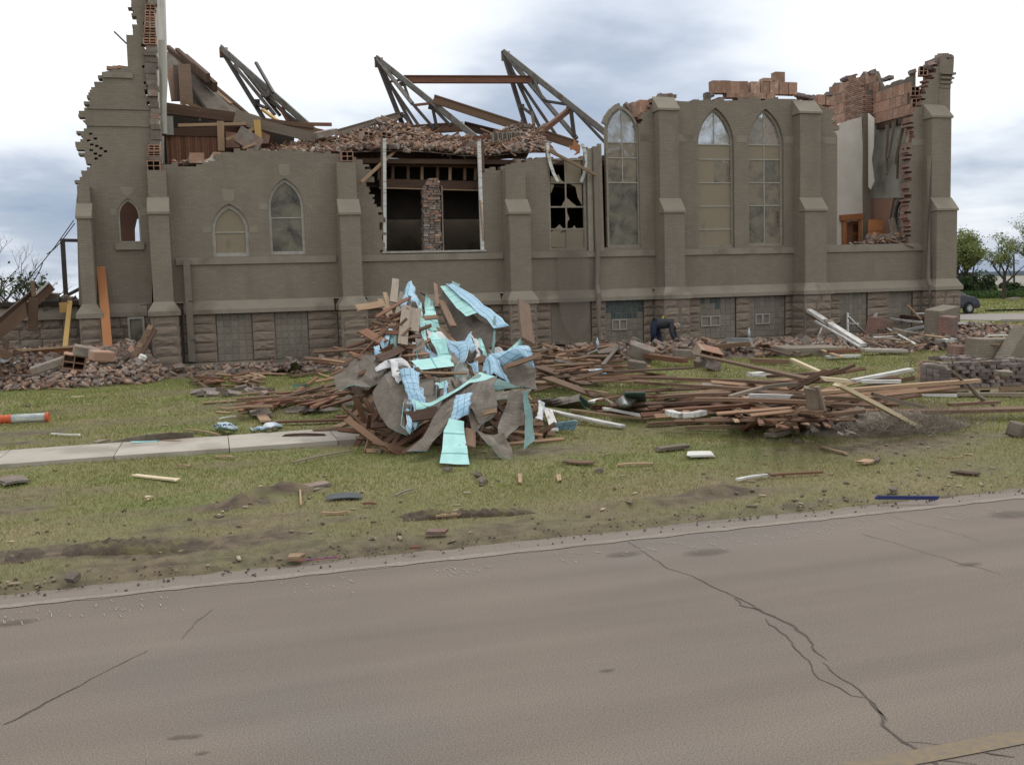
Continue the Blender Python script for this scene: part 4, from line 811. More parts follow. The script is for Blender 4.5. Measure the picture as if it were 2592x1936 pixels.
# floor of the nave, opposite wall, dividing walls
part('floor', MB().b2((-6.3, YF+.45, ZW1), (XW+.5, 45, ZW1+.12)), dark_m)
zback = 8.3
wall('opposite_wall', [(-2.2, ZW1+.12), (XW+.4, ZW1+.12), (XW+.4, zback-.3), 'jj', (19, zback), 'jj', (11.5, zback-.3), (11.4, 6.0), (-2.2, 6.0)], [[(8.6, 2.9), (9.2, 2.9), (9.2, 3.75), (8.6, 3.75)], [(9.45, 2.9), (9.75, 2.9), (9.75, 4.2), (9.45, 4.2)]], 44.6, .4, (int_tan, rawbrick, rawbrick))
# floor deck that carries the rubble, over the dark lower room
zd = c2(3, 1400, 975, YF+.5)[1]
part('floor_deck', MB().b2((.9, YF+.5, zd-.05), (XG+1.5, 43.5, zd+.1)), wood_dark)
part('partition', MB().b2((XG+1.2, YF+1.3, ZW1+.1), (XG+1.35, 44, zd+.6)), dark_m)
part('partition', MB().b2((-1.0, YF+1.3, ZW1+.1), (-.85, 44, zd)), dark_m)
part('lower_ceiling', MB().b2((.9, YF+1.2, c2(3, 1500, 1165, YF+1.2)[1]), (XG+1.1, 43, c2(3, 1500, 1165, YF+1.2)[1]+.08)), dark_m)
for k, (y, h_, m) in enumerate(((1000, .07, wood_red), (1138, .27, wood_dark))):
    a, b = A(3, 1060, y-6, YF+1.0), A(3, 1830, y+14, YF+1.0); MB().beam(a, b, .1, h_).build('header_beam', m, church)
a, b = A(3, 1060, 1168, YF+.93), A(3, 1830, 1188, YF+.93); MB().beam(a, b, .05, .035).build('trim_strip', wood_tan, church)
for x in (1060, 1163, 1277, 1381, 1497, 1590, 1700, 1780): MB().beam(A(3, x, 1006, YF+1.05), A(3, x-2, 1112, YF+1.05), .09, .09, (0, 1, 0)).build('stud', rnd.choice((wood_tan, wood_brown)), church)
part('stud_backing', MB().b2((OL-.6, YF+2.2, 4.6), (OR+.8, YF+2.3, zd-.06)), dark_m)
# stub of masonry left standing between the two halves of the hole
mb = MB(); z = OZ+.03; top = A(3, 1450, 1105, YF).z
while z < top:
    u = (z-OZ)/(top-OZ); xl = A(3, 1398-8*u, 1640-530*u, YF).x; xr = A(3, 1533-14*u-(50*(u-.8) if u > .8 else 0), 1640-530*u, YF).x; h = .076; x = xl
    if u > .86: xl += (u-.86)*1.5; x = xl
    while x < xr-.03:
        w_ = min(rnd.choice((.1, .2, .2, .15)), xr-x); MB().box((x+w_/2, YF+.2+rnd.uniform(-.07, .05), z+h/2), (w_-.008, .34, h-.008), Euler((0, rnd.uniform(-.04, .04), rnd.uniform(-.15, .15))).to_matrix()).build('brick', rnd.choice((brick_m, chunk_m, tile_m, brickgrey_m, chunk_m)), church); x += w_
    z += h
for s in (1395, 1528): prt('pier_lining', wood_grey, 3, s-6, 1155, s+6, 1645, .04, .3, YF+.22)
# upper room at the left: panelling, posts, dark recess
a, b = A(19, 105, 1235, YF+1.6), A(19, 860, 1560, YF+1.6); pn = empty('panelled_wall', ((a.x+b.x)/2, a.y, b.z-.3), parent=church)
n = 22
for i in range(n): x0 = a.x+(b.x-a.x)*i/n; MB().b2((x0+.004, a.y+rnd.uniform(0, .008), b.z-.4), (x0+(b.x-a.x)/n-.004, a.y+.03, a.z+.02)).build('panel_board', wood_red, pn)
MB().b2((a.x-.1, a.y-.05, a.z), (b.x+.2, a.y+.05, a.z+.07)).build('panel_cap', wood_dark, pn)
wall('upper_room_shade_back', [(a.x-.2, b.z-.6), c2(19, 1900, 1500, YF+3.6), c2(19, 1900, 1240, YF+3.6), c2(19, 1400, 1080, YF+3.6), c2(19, 1080, 985, YF+3.6), c2(19, 90, 870, YF+3.6)], [], YF+3.6, .1, (dark_m,)*3)  # back wall coloured dark for the room's shade, cut to follow the beams
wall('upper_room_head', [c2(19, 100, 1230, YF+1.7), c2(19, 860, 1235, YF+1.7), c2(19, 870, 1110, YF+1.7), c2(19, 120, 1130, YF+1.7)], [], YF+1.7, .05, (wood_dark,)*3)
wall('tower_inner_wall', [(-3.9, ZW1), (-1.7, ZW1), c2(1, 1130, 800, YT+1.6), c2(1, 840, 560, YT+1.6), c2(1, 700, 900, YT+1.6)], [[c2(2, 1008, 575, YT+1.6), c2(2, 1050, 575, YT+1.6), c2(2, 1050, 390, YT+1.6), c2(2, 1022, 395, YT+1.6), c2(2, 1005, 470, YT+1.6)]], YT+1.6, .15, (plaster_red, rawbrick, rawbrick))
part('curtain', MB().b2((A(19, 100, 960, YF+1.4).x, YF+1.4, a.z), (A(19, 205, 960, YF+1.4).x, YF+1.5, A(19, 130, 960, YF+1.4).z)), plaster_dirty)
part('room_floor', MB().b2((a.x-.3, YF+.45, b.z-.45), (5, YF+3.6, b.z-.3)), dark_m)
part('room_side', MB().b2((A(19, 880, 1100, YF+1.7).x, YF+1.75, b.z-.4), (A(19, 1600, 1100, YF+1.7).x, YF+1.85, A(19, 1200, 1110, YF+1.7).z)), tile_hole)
# end wall on the far right: brick skin outside, clay tiles inside
tops = [(YF+.45, A(5, 1290, 330, YF+.45).z)]
for x, y in ((1225, 330), (1170, 350), (1060, 385), (995, 430), (960, 320), (880, 305), (820, 345), (720, 365), (632, 405), (628, 470), (560, 485), (450, 505), (425, 540)):
    p = AX(5, x, y, XW); tops.append((p.y, p.z))
tops[0] = (YF+.43, tops[1][1]+.25)
def endz(Y): return float(np.interp(Y, [p[0] for p in tops], [p[1] for p in tops]))
wl_y, wr_y = AX(5, 1102, 1400, XW).y, AX(5, 1200, 1400, XW).y; wzb = AX(5, 1150, 1560, XW).z; wzs = AX(5, 1150, 1380, XW).z; wzt = AX(5, 1143, 1240, XW).z
wl_y, wr_y = max(wl_y, wr_y), min(wl_y, wr_y); wr_y = max(wr_y, YF+.55)
mb = MB(); ys_ = list(np.arange(YF+.43, 44.5, .12)); 
zl_ = [ZW1]; 
hole = lancet(wr_y, wl_y, wzb, wzs, wzt)
outl = [(YF+.43, ZB), (44.6, ZB), (44.6, 7.6)]; yy_ = 44.4
while yy_ > YF+.45: outl.append((yy_, endz(yy_)+rnd.choice((-.08, 0, 0, .08)))); yy_ -= .16
poly = [[Vector((p[0], p[1], 0)) for p in outl], [Vector((p[0], p[1], 0)) for p in hole]]; flat = outl+hole; n = len(flat)
mb.v = [(XW, p[0], p[1]) for p in flat]+[(XW+.16, p[0], p[1]) for p in flat]
for a_, b_, c_ in tessellate_polygon(poly):
    mb.f.append((a_, b_, c_)); mb.m.append(0); mb.f.append((c_+n, b_+n, a_+n)); mb.m.append(1)
for lo, k in ((0, len(outl)), (len(outl), len(hole))):
    for i in range(k): a_, b_ = lo+i, lo+(i+1) % k; mb.f.append((a_, b_, b_+n, a_+n)); mb.m.append(0)
ew = mb.build('end_wall', [mortar_m, painted], church)
tb = bpy.data.meshes.new('tile_block'); tmb = MB().b2((-.5, -.5, -.5), (.5, .5, .5)); tb.from_pydata(tmb.v, [], tmb.f); tb.materials.append(tile_m)
zlow = AX(5, 1100, 655, XW).z
y = YF+.5; hh = .40; row = 0; z = zlow
while z < 11:
    y = YF+.46+(.17 if row % 2 else 0)
    while y < 42:
        zt = endz(y+.17)
        if z+hh < zt+.12 and z+.15 < zt: inst('tile_block', tb, (XW-.02, y+.17, z+hh/2), (rnd.uniform(-.01, .01), 0, rnd.uniform(-.02, .02)), (.06+.03*rnd.random(), .325, hh-.014), church)
        y += .34
    z += hh; row += 1
def side_panel(name, pts, mat, off=.05):   # patch of lining on the end wall, given by photo points
    P = [AX(5, x, y, XW-off) for x, y in pts]; Q = [p+Vector((.03, 0, 0)) for p in P]; n = len(P)
    return MB().add(P+Q, [tuple(range(n))]+[(i, n+i, n+(i+1) % n, (i+1) % n) for i in range(n)]).build(name, mat, church)
side_panel('plaster_lining', [(950, 705), (1000, 690), (1215, 650), (1222, 900), (1205, 1240), (900, 1250), (900, 1190), (940, 1100), (925, 960), (945, 860)], plaster_dirty)
side_panel('red_lining', [(895, 1252), (1090, 1246), (1060, 1400), (1095, 1560), (895, 1560)], plaster_red)
ring = lambda ins: [(y_, z_) for y_, z_ in lancet(wr_y, wl_y, wzb, wzs, wzt, inset=ins)]
o_, i_ = ring(0), ring(.09); n = len(o_); mb = MB(); mb.v = [(XW-.06, a_, b_) for a_, b_ in o_]+[(XW-.06, a_, b_) for a_, b_ in i_]+[(XW+.03, a_, b_) for a_, b_ in i_]
for k in range(n): l_ = (k+1) % n; mb.f += [(k, n+k, n+l_, l_), (n+k, 2*n+k, 2*n+l_, n+l_)]; mb.m += [0, 0]
mb.build('window_frame', steel_dark, church); mb = MB(); mb.v = [(XW+.05, a_, b_) for a_, b_ in i_]; mb.f = [tuple(range(n))]; mb.m = [0]; mb.build('window_pane', g_clear, church)
# brick chimney breast standing against the end wall
cy0, cy1 = AX(5, 945, 500, XW-.02).y, AX(5, 725, 500, XW-.5).y; cy0 = max(cy0, YF+1.5); cz0 = AX(5, 850, 640, XW-.5).z; cz1 = AX(5, 880, 300, XW-.4).z
ch = empty('chimney_breast', (XW-.3, (cy0+cy1)/2, cz0), parent=church); z = cz0; chm = brick_m; bmesh_ = bpy.data.meshes.new('brick'); bb = MB().b2((-.5, -.5, -.5), (.5, .5, .5)); bmesh_.from_pydata(bb.v, [], bb.f); bmesh_.materials.append(M('chimney_brick', (.31, .17, .12), (.25, .165, .125), scale=3, rv=.3, c3=(.36, .29, .23), s3=2))
MB().b2((XW-.46, cy0+.05, cz0), (XW-.02, cy1-.05, cz1-.7)).build('chimney_core', mortar_m, ch); cnt = 0; row = 0; yk = (cy0+cy1)/2
while z < cz1 and cnt < 290:
    y = cy0+(.1 if row % 2 else 0)-.1
    while y < cy1:
        tooth = z > cz1-.9 and abs(y-yk) > (cz1-z)*.9+.08
        ya, yb = max(y, cy0), min(y+.2, cy1)
        if not tooth and yb-ya > .05: inst('brick', bmesh_, (XW-.45, (ya+yb)/2, z+.034), (0, 0, rnd.uniform(-.02, .02)), (.1, yb-ya-.012, .062), ch); cnt += 1
        y += .2
    for x in (XW-.38, XW-.18):
        if not (z > cz1-.9): inst('brick', bmesh_, (x+(.1 if row % 2 else 0)-.05, cy0+.03, z+.034), (0, 0, rnd.uniform(-.02, .02)), (.188, .1, .062), ch); cnt += 1
    z += .076 if cz1-cz0 < 4 else .1; row += 1
# partition with a doorway, facing the road
YP = YF+2.6
pw = [c2(5, x, y, YP) for x, y in ((655, 1640), (712, 1640), (712, 1395), (848, 1390), (848, 1640), (862, 1640), (858, 1100), (862, 880), (852, 640), (790, 655), (740, 672), (690, 685), (668, 720), (655, 780))]
wall('white_partition', pw, [], YP, .14, (plaster, plaster, plaster_dirty))
prt('partition_end', wood_grey, 5, 880, 615, 880, 1640, .38, .2, YP+.1)
mb = MB(); prt('door_casing', wood_orange, 5, 722, 1400, 722, 1640, .16, .1, YP-.06); prt('door_casing', wood_orange, 5, 842, 1395, 842, 1640, .1, .1, YP-.06); prt('door_head', wood_orange, 5, 695, 1392, 858, 1380, .22, .16, YP-.08)
prt('door_jamb', wood_red, 5, 752, 1425, 752, 1640, .3, .1, YP+.25)
dr_ = empty('panel_door', A(5, 800, 1620, YP+.45), parent=church); a, b = A(5, 765, 1415, YP+.45), A(5, 840, 1640, YP+.45); MB().b2((a.x, YP+.45, b.z), (b.x, YP+.49, a.z)).build('door_leaf', wood_orange, dr_)
for k in range(4): z_ = a.z-.12-k*.44; MB().b2((a.x+.12, YP+.44, z_-.3), (b.x-.08, YP+.448, z_)).build('door_panel', wood_red, dr_)
side_panel('plaster_scrap', [(900, 610), (945, 650), (940, 860), (925, 960), (945, 1120), (920, 1180), (902, 1160)], plaster, off=.5)
prt('orange_panel', wood_orange, 5, 905, 1445, 1015, 1450, .42, .05, YF+1.6); prt('orange_panel', wood_orange, 5, 905, 1500, 1015, 1505, .36, .05, YF+1.62)
for lb, (x0, y0, x1, y1, w_, m) in {'longest': (1170, 665, 1100, 990, .14, wood_grey), 'middle': (1098, 680, 1052, 945, .12, wood_grey), 'far': (1045, 700, 1036, 1070, .13, wood_grey), 'low': (1128, 800, 1118, 1100, .08, wood_dark), 'tan': (1215, 720, 1180, 890, .08, wood_tan)}.items():
    MB().beam(AX(5, x0, y0, XW-.25), AX(5, x1, y1, XW-.5), w_, .04, (0, -1, 0)).build('hanging_lath', m, church)
for x in (1010, 1060, 1110, 1160, 1200): MB().beam(AX(5, x-40, 712-(x-1010)*.24, XW-.12), AX(5, x+20, 700-(x-1010)*.24, XW-.12), .1, .2).build('ledger', wood_dark, church)
for x0, y0, x1, y1 in ((1065, 1405, 1100, 1560), (1085, 1390, 1125, 1560)): MB().beam(A(5, x0, y0, YF+1.2), A(5, x1, y1, YF+.7), .14, .05, (0, -1, 0)).build('leaning_lath', wood_grey, church)
# clay tiles left standing on top of the tall wall
tl = [(1790, 430, 2), (1855, 430, 2), (1920, 430, 2), (1985, 430, 2), (2045, 430, 2)]
for i, (r, x, y) in enumerate([(4, 1800, 420), (4, 1865, 420), (4, 1932, 425), (4, 1998, 425), (5, 45, 427), (5, 115, 430), (5, 184, 430), (5, 255, 430), (5, 323, 432), (5, 228, 348), (5, 135, 368), (4, 1905, 478), (4, 1975, 480), (4, 2040, 482), (5, 25, 485), (5, 90, 487), (5, 160, 487)]):
    p = A(r, x, y, YF+.16); hz = {9: .36, 10: .12}.get(i, .42 if i < 9 else .2)
    o = inst('tile_block', tb, (p.x, p.y, p.z), (rnd.uniform(-.02, .02), rnd.uniform(-.02, .02), rnd.uniform(-.03, .03)), (.335 if i != 9 else .37, .3, hz), church)
for i, (r, x, y, w_, h_) in enumerate([(5, 535, 515, .3, .35), (5, 600, 515, .33, .4), (4, 1258, 565, .36, .42), (4, 1200, 590, .3, .5)]):
    p = A(r, x, y, YF+.3); inst('tile_block', tb, (p.x, p.y, p.z), (0, rnd.uniform(-.04, .04), .03), (w_, .3, h_), church)
# stub of broken masonry against the freestanding lancet
for i in range(26):
    u, v_ = rnd.random(), rnd.random(); x_ = 1130+u*110; y_ = 525+v_*120+(u*40); p = A(4, x_, y_, YF+.3+.2*rnd.random()); MB().box(p, (.22, .2, .09), Euler((rnd.uniform(-.4, .4), .7+rnd.uniform(-.3, .3), rnd.uniform(-.5, .5))).to_matrix()).build('brick', rnd.choice((chunk_m, brick_m, brickgrey_m)), church)
for (r, x, y) in [(4, 1390, 485), (4, 1415, 475), (4, 1450, 470), (4, 1475, 478), (4, 1370, 500), (4, 1335, 515), (5, 385, 470), (5, 400, 480), (5, 440, 488), (5, 470, 490), (5, 605, 465), (4, 1745, 470), (4, 1740, 490), (4, 1765, 465), (5, 720, 350), (5, 760, 335), (5, 745, 345), (5, 1060, 340), (5, 1030, 350), (5, 1230, 295), (5, 950, 300), (5, 930, 295)]:
    Y_ = YF+.2 if not (r == 5 and x > 650) else AX(5, x, y, XW).y; p = A(r, x, y+8, Y_); MB().box(p, (.25, .22, .13), Euler((rnd.uniform(-.4, .4), rnd.uniform(-.3, .3), rnd.uniform(-.5, .5))).to_matrix()).build('loose_brick', rnd.choice((brickgrey_m, brickgrey_m, brick_m, chunk_m)), church)
# low stub of the front wing, left of the tower
sx0, sx1 = A(2, -60, 1200, YF+.6).x-2, A(2, 590, 1200, YF+.6).x
course('water_table', sx0, sx1, ZW0-.02, ZW1-.05, .12, YF+.6); MB().b2((sx0, YF+.66, -.1), (sx1, YF+1.1, ZW1-.1)).build('stub_wall', mortar_m, church); stones(sx0, sx1, YF+.62, church)
stones(c2(2, 760, 1200, YT)[0], edges[0][0], YT-.02, church, z0=.1)
MB().b2((c2(2, 690, 1200, YT)[0], YT+.05, -.1), (edges[0][0], YT+.4, ZW0+.3)).build('tower_base_core', mortar_m, church)
# basement window of the tower
a, b = A(2, 950, 1130, YT-.12), A(2, 1095, 1420, YT-.12); tn = empty('basement_window', ((a.x+b.x)/2, YT-.1, .3), parent=church); f_ = .06; mb = MB()
for lo, hi in (((a.x, .3), (a.x+f_, a.z)), ((b.x-f_, .3), (b.x, a.z)), ((a.x+f_, a.z-f_), (b.x-f_, a.z)), ((a.x+f_, .3), (b.x-f_, .3+f_))): mb.b2((lo[0], YT-.14, lo[1]), (hi[0], YT-.06, hi[1]))
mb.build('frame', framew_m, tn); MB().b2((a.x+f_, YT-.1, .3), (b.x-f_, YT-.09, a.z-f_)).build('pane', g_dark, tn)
# ------------------------------------------------------------------ debris helpers
BOARD_CACHE = {}
def plank(p, q_, w_, t_, mat, label=None, cat='board', group=None, name='board', roll=0.0, up=(0, 0, 1), split=0.0, bow=0.0, parent=None):
    """one board from p to q_: w_ wide (across, before rolling), t_ thick, with slightly bowed length and torn ends"""
    p, q_ = Vector(p), Vector(q_); d = q_-p; ln = d.length; d.normalize(); u_ = Vector(up)
    if abs(d.dot(u_)) > .97: u_ = Vector((0, -1, 0))
    s_ = u_.cross(d).normalized(); u_ = d.cross(s_); rot = Matrix((d, s_, u_)).transposed() @ Matrix.Rotation(roll, 3, 'X')
    n = 4; v = []; f = []
    for i in range(n+1):
        u = i/n-.5; b_ = bow*(1-4*u*u); tw = .02*rnd.uniform(-1, 1)
        for a, b in ((-1, -1), (1, -1), (1, 1), (-1, 1)):
            e = 0
            if split and i in (0, n): e = (-1 if i == 0 else 1)*split*rnd.uniform(-1, .6)
            v.append((u*ln+e, a*w_/2+tw*w_, b*t_/2+b_))
    for i in range(n):
        for k in range(4): f.append((4*i+k, 4*i+(k+1) % 4, 4*i+4+(k+1) % 4, 4*i+4+k))
    f += [(3, 2, 1, 0), (4*n, 4*n+1, 4*n+2, 4*n+3)]
    me = bpy.data.meshes.new(name); me.from_pydata(v, [], [tuple(reversed(x)) for x in f]); me.materials.append(mat); me.update()
    o = bpy.data.objects.new(name, me); loc = (p+q_)/2; link(o, parent, loc); o.rotation_euler = rot.to_euler()
    if name == 'board' and parent is None and max(w_, t_) < .085: o.name = 'lath'; cat = 'lath'
    return setp(o, label, cat if parent is None else None, group)
def hull(seed, kind='chunk'):
    rs = random.Random(seed); bm = bmesh.new()
    if kind == 'brick':
        for x in (-.5, .5):
            for y in (-.5, .5):
                for z in (-.5, .5):
                    if rs.random() < .10: 
                        for k in range(2): bm.verts.new((x*rs.uniform(.5, 1), y*rs.uniform(.6, 1), z*rs.uniform(.5, 1)))
                    else: bm.verts.new((x*rs.uniform(.93, 1), y*rs.uniform(.94, 1), z*rs.uniform(.94, 1)))
    else:
        for x in (-.5, .5):
            for y in (-.5, .5):
                for z in (-.5, .5): bm.verts.new((x*rs.uniform(.5, 1.05), y*rs.uniform(.5, 1.05), z*rs.uniform(.45, 1.05)))
    bmesh.ops.convex_hull(bm, input=bm.verts[:])
    for v in [v for v in bm.verts if not v.link_faces]: bm.verts.remove(v)
    bm.normal_update(); return bm
def hullmesh(seed, kind, mat, name):
    bm = hull(seed, kind); me = bpy.data.meshes.new(name); bm.to_mesh(me); bm.free(); me.materials.append(mat); return me
HB = [hullmesh(i, 'brick', m, 'brick') for i in range(6) for m in (brick_m, brickgrey_m)]
HC = [hullmesh(40+i, 'chunk', chunk_m, 'masonry_chunk') for i in range(5)]
HT = [hullmesh(60+i, 'brick', tile_m, 'tile_shard') for i in range(5)]
HARR = []
for i in range(14):
    bm = hull(100+i, 'brick' if i % 3 else 'chunk'); bmesh.ops.triangulate(bm, faces=bm.faces[:]); bm.verts.index_update()
    HARR.append((np.array([v.co[:] for v in bm.verts]), np.array([[v.index for v in f.verts] for f in bm.faces]))); bm.free()
def rubble_mass(name, pts, mat, label=None, parent=None, cat=None):
    """pts: list of (loc, size, rot euler, which) merged into one uncounted mass"""
    V = []; F = []; b = 0
    for loc, sz, eu, k in pts:
        vs, fs = HARR[k % len(HARR)]; m = np.array(Euler(eu).to_matrix()); V.append((vs*np.array(sz)) @ m.T + np.array(loc)); F.append(fs+b); b += len(vs)
    V = np.concatenate(V); F = np.concatenate(F); me = bpy.data.meshes.new(name)
    me.vertices.add(len(V)); me.vertices.foreach_set('co', V.ravel()); me.loops.add(F.size); me.loops.foreach_set('vertex_index', F.ravel()); me.polygons.add(len(F)); me.polygons.foreach_set('loop_start', np.arange(0, F.size, 3))
    me.materials.append(mat); me.update(); o = bpy.data.objects.new(name, me); link(o, parent, (0, 0, 0)); return setp(o, label, cat, kind='stuff')
def reu(a=1.0): return (rnd.uniform(-PI, PI)*a*.5, rnd.uniform(-.7, .7)*a, rnd.uniform(-PI, PI))
def loose(kind, loc, label, group, scale=1.0, flat=1.0):
    if kind == 'brick': me = rnd.choice(HB); sz = (.2, .095, .065)
    elif kind == 'tile': me = rnd.choice(HT); sz = (rnd.uniform(.16, .34), rnd.uniform(.12, .3), rnd.uniform(.02, .06))
    else: me = rnd.choice(HC); s = rnd.uniform(.16, .34); sz = (s*1.3, s, s*.6)
    nm = {'brick': 'brick', 'tile': 'tile_shard', 'chunk': 'masonry_chunk'}[kind]
    o = inst(nm, me, loc, reu(flat), [a*scale for a in sz]); return setp(o, label, {'brick': 'brick', 'tile': 'tile piece', 'chunk': 'rubble chunk'}[kind], group)
def mound(name, X, Y, H, mat, label=None, kind='stuff'):
    o = gridmesh(name, X, Y, H, mat); return setp(o, label, kind=kind)
def splinters(name, lst, mat, label):
    mb = MB()
    for p, l_, a, w_ in lst:
        d = Vector((math.cos(a), rnd.gauss(0, .35), -math.sin(a))).normalized()*l_; mb.beam(p-d, p+d, w_, .025, (rnd.gauss(0, .4), -.6, .8))
    return setp(mb.build(name, mat), label, kind='stuff')
wood_mix = M('mixed_splinters', (.22, .12, .07), (.15, .085, .05), scale=5, rv=.5, island=True, pal=((.19, .09, .055), (.16, .10, .065), (.10, .06, .042), (.24, .155, .1)))
# ------------------------------------------------------------------ rubble lying on the floor deck along the broken wall top
x0d, x1d = A(3, 150, 900, YF+.6).x, A(4, 560, 900, YF+.6).x
def deck_h(x, y):
    z0 = zd+.1; u = (y-YF-.5)/3.2; h = (1.2+.3*math.sin(x*1.3)+.25*noise.noise(Vector((x*.8, y*.8, 0))))*max(0, 1-abs(u-.55)*1.25)
    return z0+max(.06, h*.92)*min(1, max(.25, (x-x0d)/2))
xx = np.linspace(x0d-.3, x1d+.2, 60); yy_ = np.linspace(YF+.3, YF+3.8, 14); XD, YD = np.meshgrid(xx, yy_); ZD = np.array([[deck_h(a, b)-.1 for a in xx] for b in yy_])
mound('deck_debris', XD, YD, ZD, M('debris_bed', (.20, .15, .115), (.12, .095, .075), scale=5, bump=1.0, bscale=15, world=True, c3=(.26, .20, .16), s3=3), 'crumbled mortar and dust bed of the rubble on the broken wall top')
pts = []
for i in range(3200):
    x, y = rnd.uniform(x0d, x1d), YF+rnd.triangular(.15, 3.4, .6); s = rnd.choice((.05, .08, .1, .12, .15)); pts.append(((x, y, deck_h(x, y)+rnd.uniform(-.06, .08)), (s*1.7, s*.8, s*.5), reu(), rnd.randrange(14)))
rubble_mass('rubble', pts, rub_m, 'fine broken brick rubble covering the top of the broken wall')
lab_top = {'brick': 'loose brick lying in the rubble along the broken wall top', 'tile': 'orange clay tile shard lying in the rubble along the wall top', 'chunk': 'mortar crusted masonry chunk in the rubble along the wall top'}
for i in range(150):
    k = rnd.choices(('brick', 'tile', 'chunk'), (3, 4, 1))[0]; x, y = rnd.uniform(x0d, x1d), YF+rnd.triangular(.25, 2.4, .5); loose(k, (x, y, deck_h(x, y)+.06), lab_top[k], {'brick': 'bricks on the broken wall top', 'tile': 'tile shards on the broken wall top', 'chunk': 'masonry chunks on the broken wall top'}[k])
for lb, (r, x, y, s, rz, m) in {'left of the two hollow clay tiles sitting whole on the wall rubble': (20, 560, 290, .36, .35, tile_m), 'right of the two hollow clay tiles sitting whole on the wall rubble': (20, 760, 295, .36, .35, tile_m),
        'tilted grey concrete block lying by the steel truss foot': (20, 95, 260, .8, .5, chunk_m), 'flat grey coping block on the rubble right of the middle truss': (20, 1750, 378, .6, .1, chunk_m)}.items():
    p = A(r, x, y, YF+1.0)
    if m is tile_m: o = hollow_tile('hollow_tile', p, (s, s, .26), (.05, .1, rz), None)
    else: o = MB().box((0, 0, 0), (s, .35, .18)).build('masonry_block', m, None, origin=(0, 0, 0)); o.location = p; o.rotation_euler = (.1, -.25 if s > .7 else 0, rz)
    setp(o, lb, 'tile' if m is tile_m else 'block')
splt = []
for i in range(420): x, y = rnd.uniform(x0d, x1d), YF+rnd.triangular(.2, 2.6, .6); splt.append((Vector((x, y, deck_h(x, y)+rnd.uniform(-.04, .1))), rnd.uniform(.12, .42), rnd.gauss(0, .5), rnd.uniform(.025, .09)))
splinters('splinter_mass', splt, wood_mix, 'laths and wood splinters mixed in the rubble on the wall top')
# cast-iron radiator lying on the rubble
p = A(4, 255, 790, YF+1.4); rd_ = empty('radiator', p-Vector((0, 0, .4)), 'ribbed cast iron radiator stranded on the wall top rubble', 'radiator'); a, b = A(4, 140, 765, YF+1.4), A(4, 372, 765, YF+1.4)
for i in range(15):
    q_ = a.lerp(b, i/14); MB().box((q_.x, q_.y, q_.z-.38), (.045, .2, .74)).tube([(q_.x, q_.y-.1, q_.z), (q_.x, q_.y+.1, q_.z)], .03, 6).build('section', steel if i % 2 else frame_m, rd_)
MB().tube([a-Vector((0, 0, .1)), b-Vector((0, 0, .1))], .03, 6).build('pipe', steel_dark, rd_)
# mortar-crusted scraps on the low left wall top
for i in range(26): 
    x_ = rnd.uniform(1240, 1700); p = A(1, x_, 1215+rnd.uniform(-10, 8)-(40 if x_ > 1600 else 0), YF+.25); loose(rnd.choice(('tile', 'tile', 'chunk')), p, 'tile and plaster scrap lying on the wall top before the panelled wall', 'scraps before the panelled wall', .8, .6)
for (x, y, w_, h_) in ((1470, 1185, .42, .3), (1655, 1160, .5, .14)):
    p = A(1, x, y, YF+.2); inst('tile_block', tb, (p.x, p.y, p.z), (0, 0, 0), (w_, .3, h_), church)
P = [A(1, x, y, YF+.12) for x, y in ((1515, 1232), (1525, 1200), (1565, 1180), (1590, 1138), (1608, 1135), (1612, 1232))]; MB().add(P+[p+Vector((0, .06, 0)) for p in P], [(5, 4, 3, 2, 1, 0)]+[(i, (i+1) % 6, 6+(i+1) % 6, 6+i) for i in range(6)]).build('plaster_scrap', plaster, church)
# ------------------------------------------------------------------ steel roof trusses left leaning
def truss(label, r, apex, Ya, members, Yf):
    """members: (point a or None for the apex, point b, size, material, name, depth of b)"""
    t_ = empty('roof_truss', A(r, *apex, Ya), label, 'roof truss', 'steel trusses of the torn off roof')
    for a, b, s, m, nm, Yb in members:
        pa = A(r, *apex, Ya) if a is None else A(r, a[0], a[1], a[2]); pb = A(r, b[0], b[1], Yb)
        if nm == 'top_chord':
            for o_, mm in ((-.065, m), (.065, m)):
                d = (pb-pa).normalized(); up = Vector((0, -1, 0)); MB().beam(pa+Vector((0, o_, 0)), pb+Vector((0, o_, 0)), s*.28, s, (0, 0, 1)).build(nm, mm, t_)
        else: MB().beam(pa, pb, s*.8, s*.6, (0, -1, 0)).build(nm, m, t_)
    MB().box(A(r, *apex, Ya)+Vector((.1, 0, -.18)), (.3, .2, .34)).build('gusset_plate', m, t_)
    return t_
sd_ = steel_dark
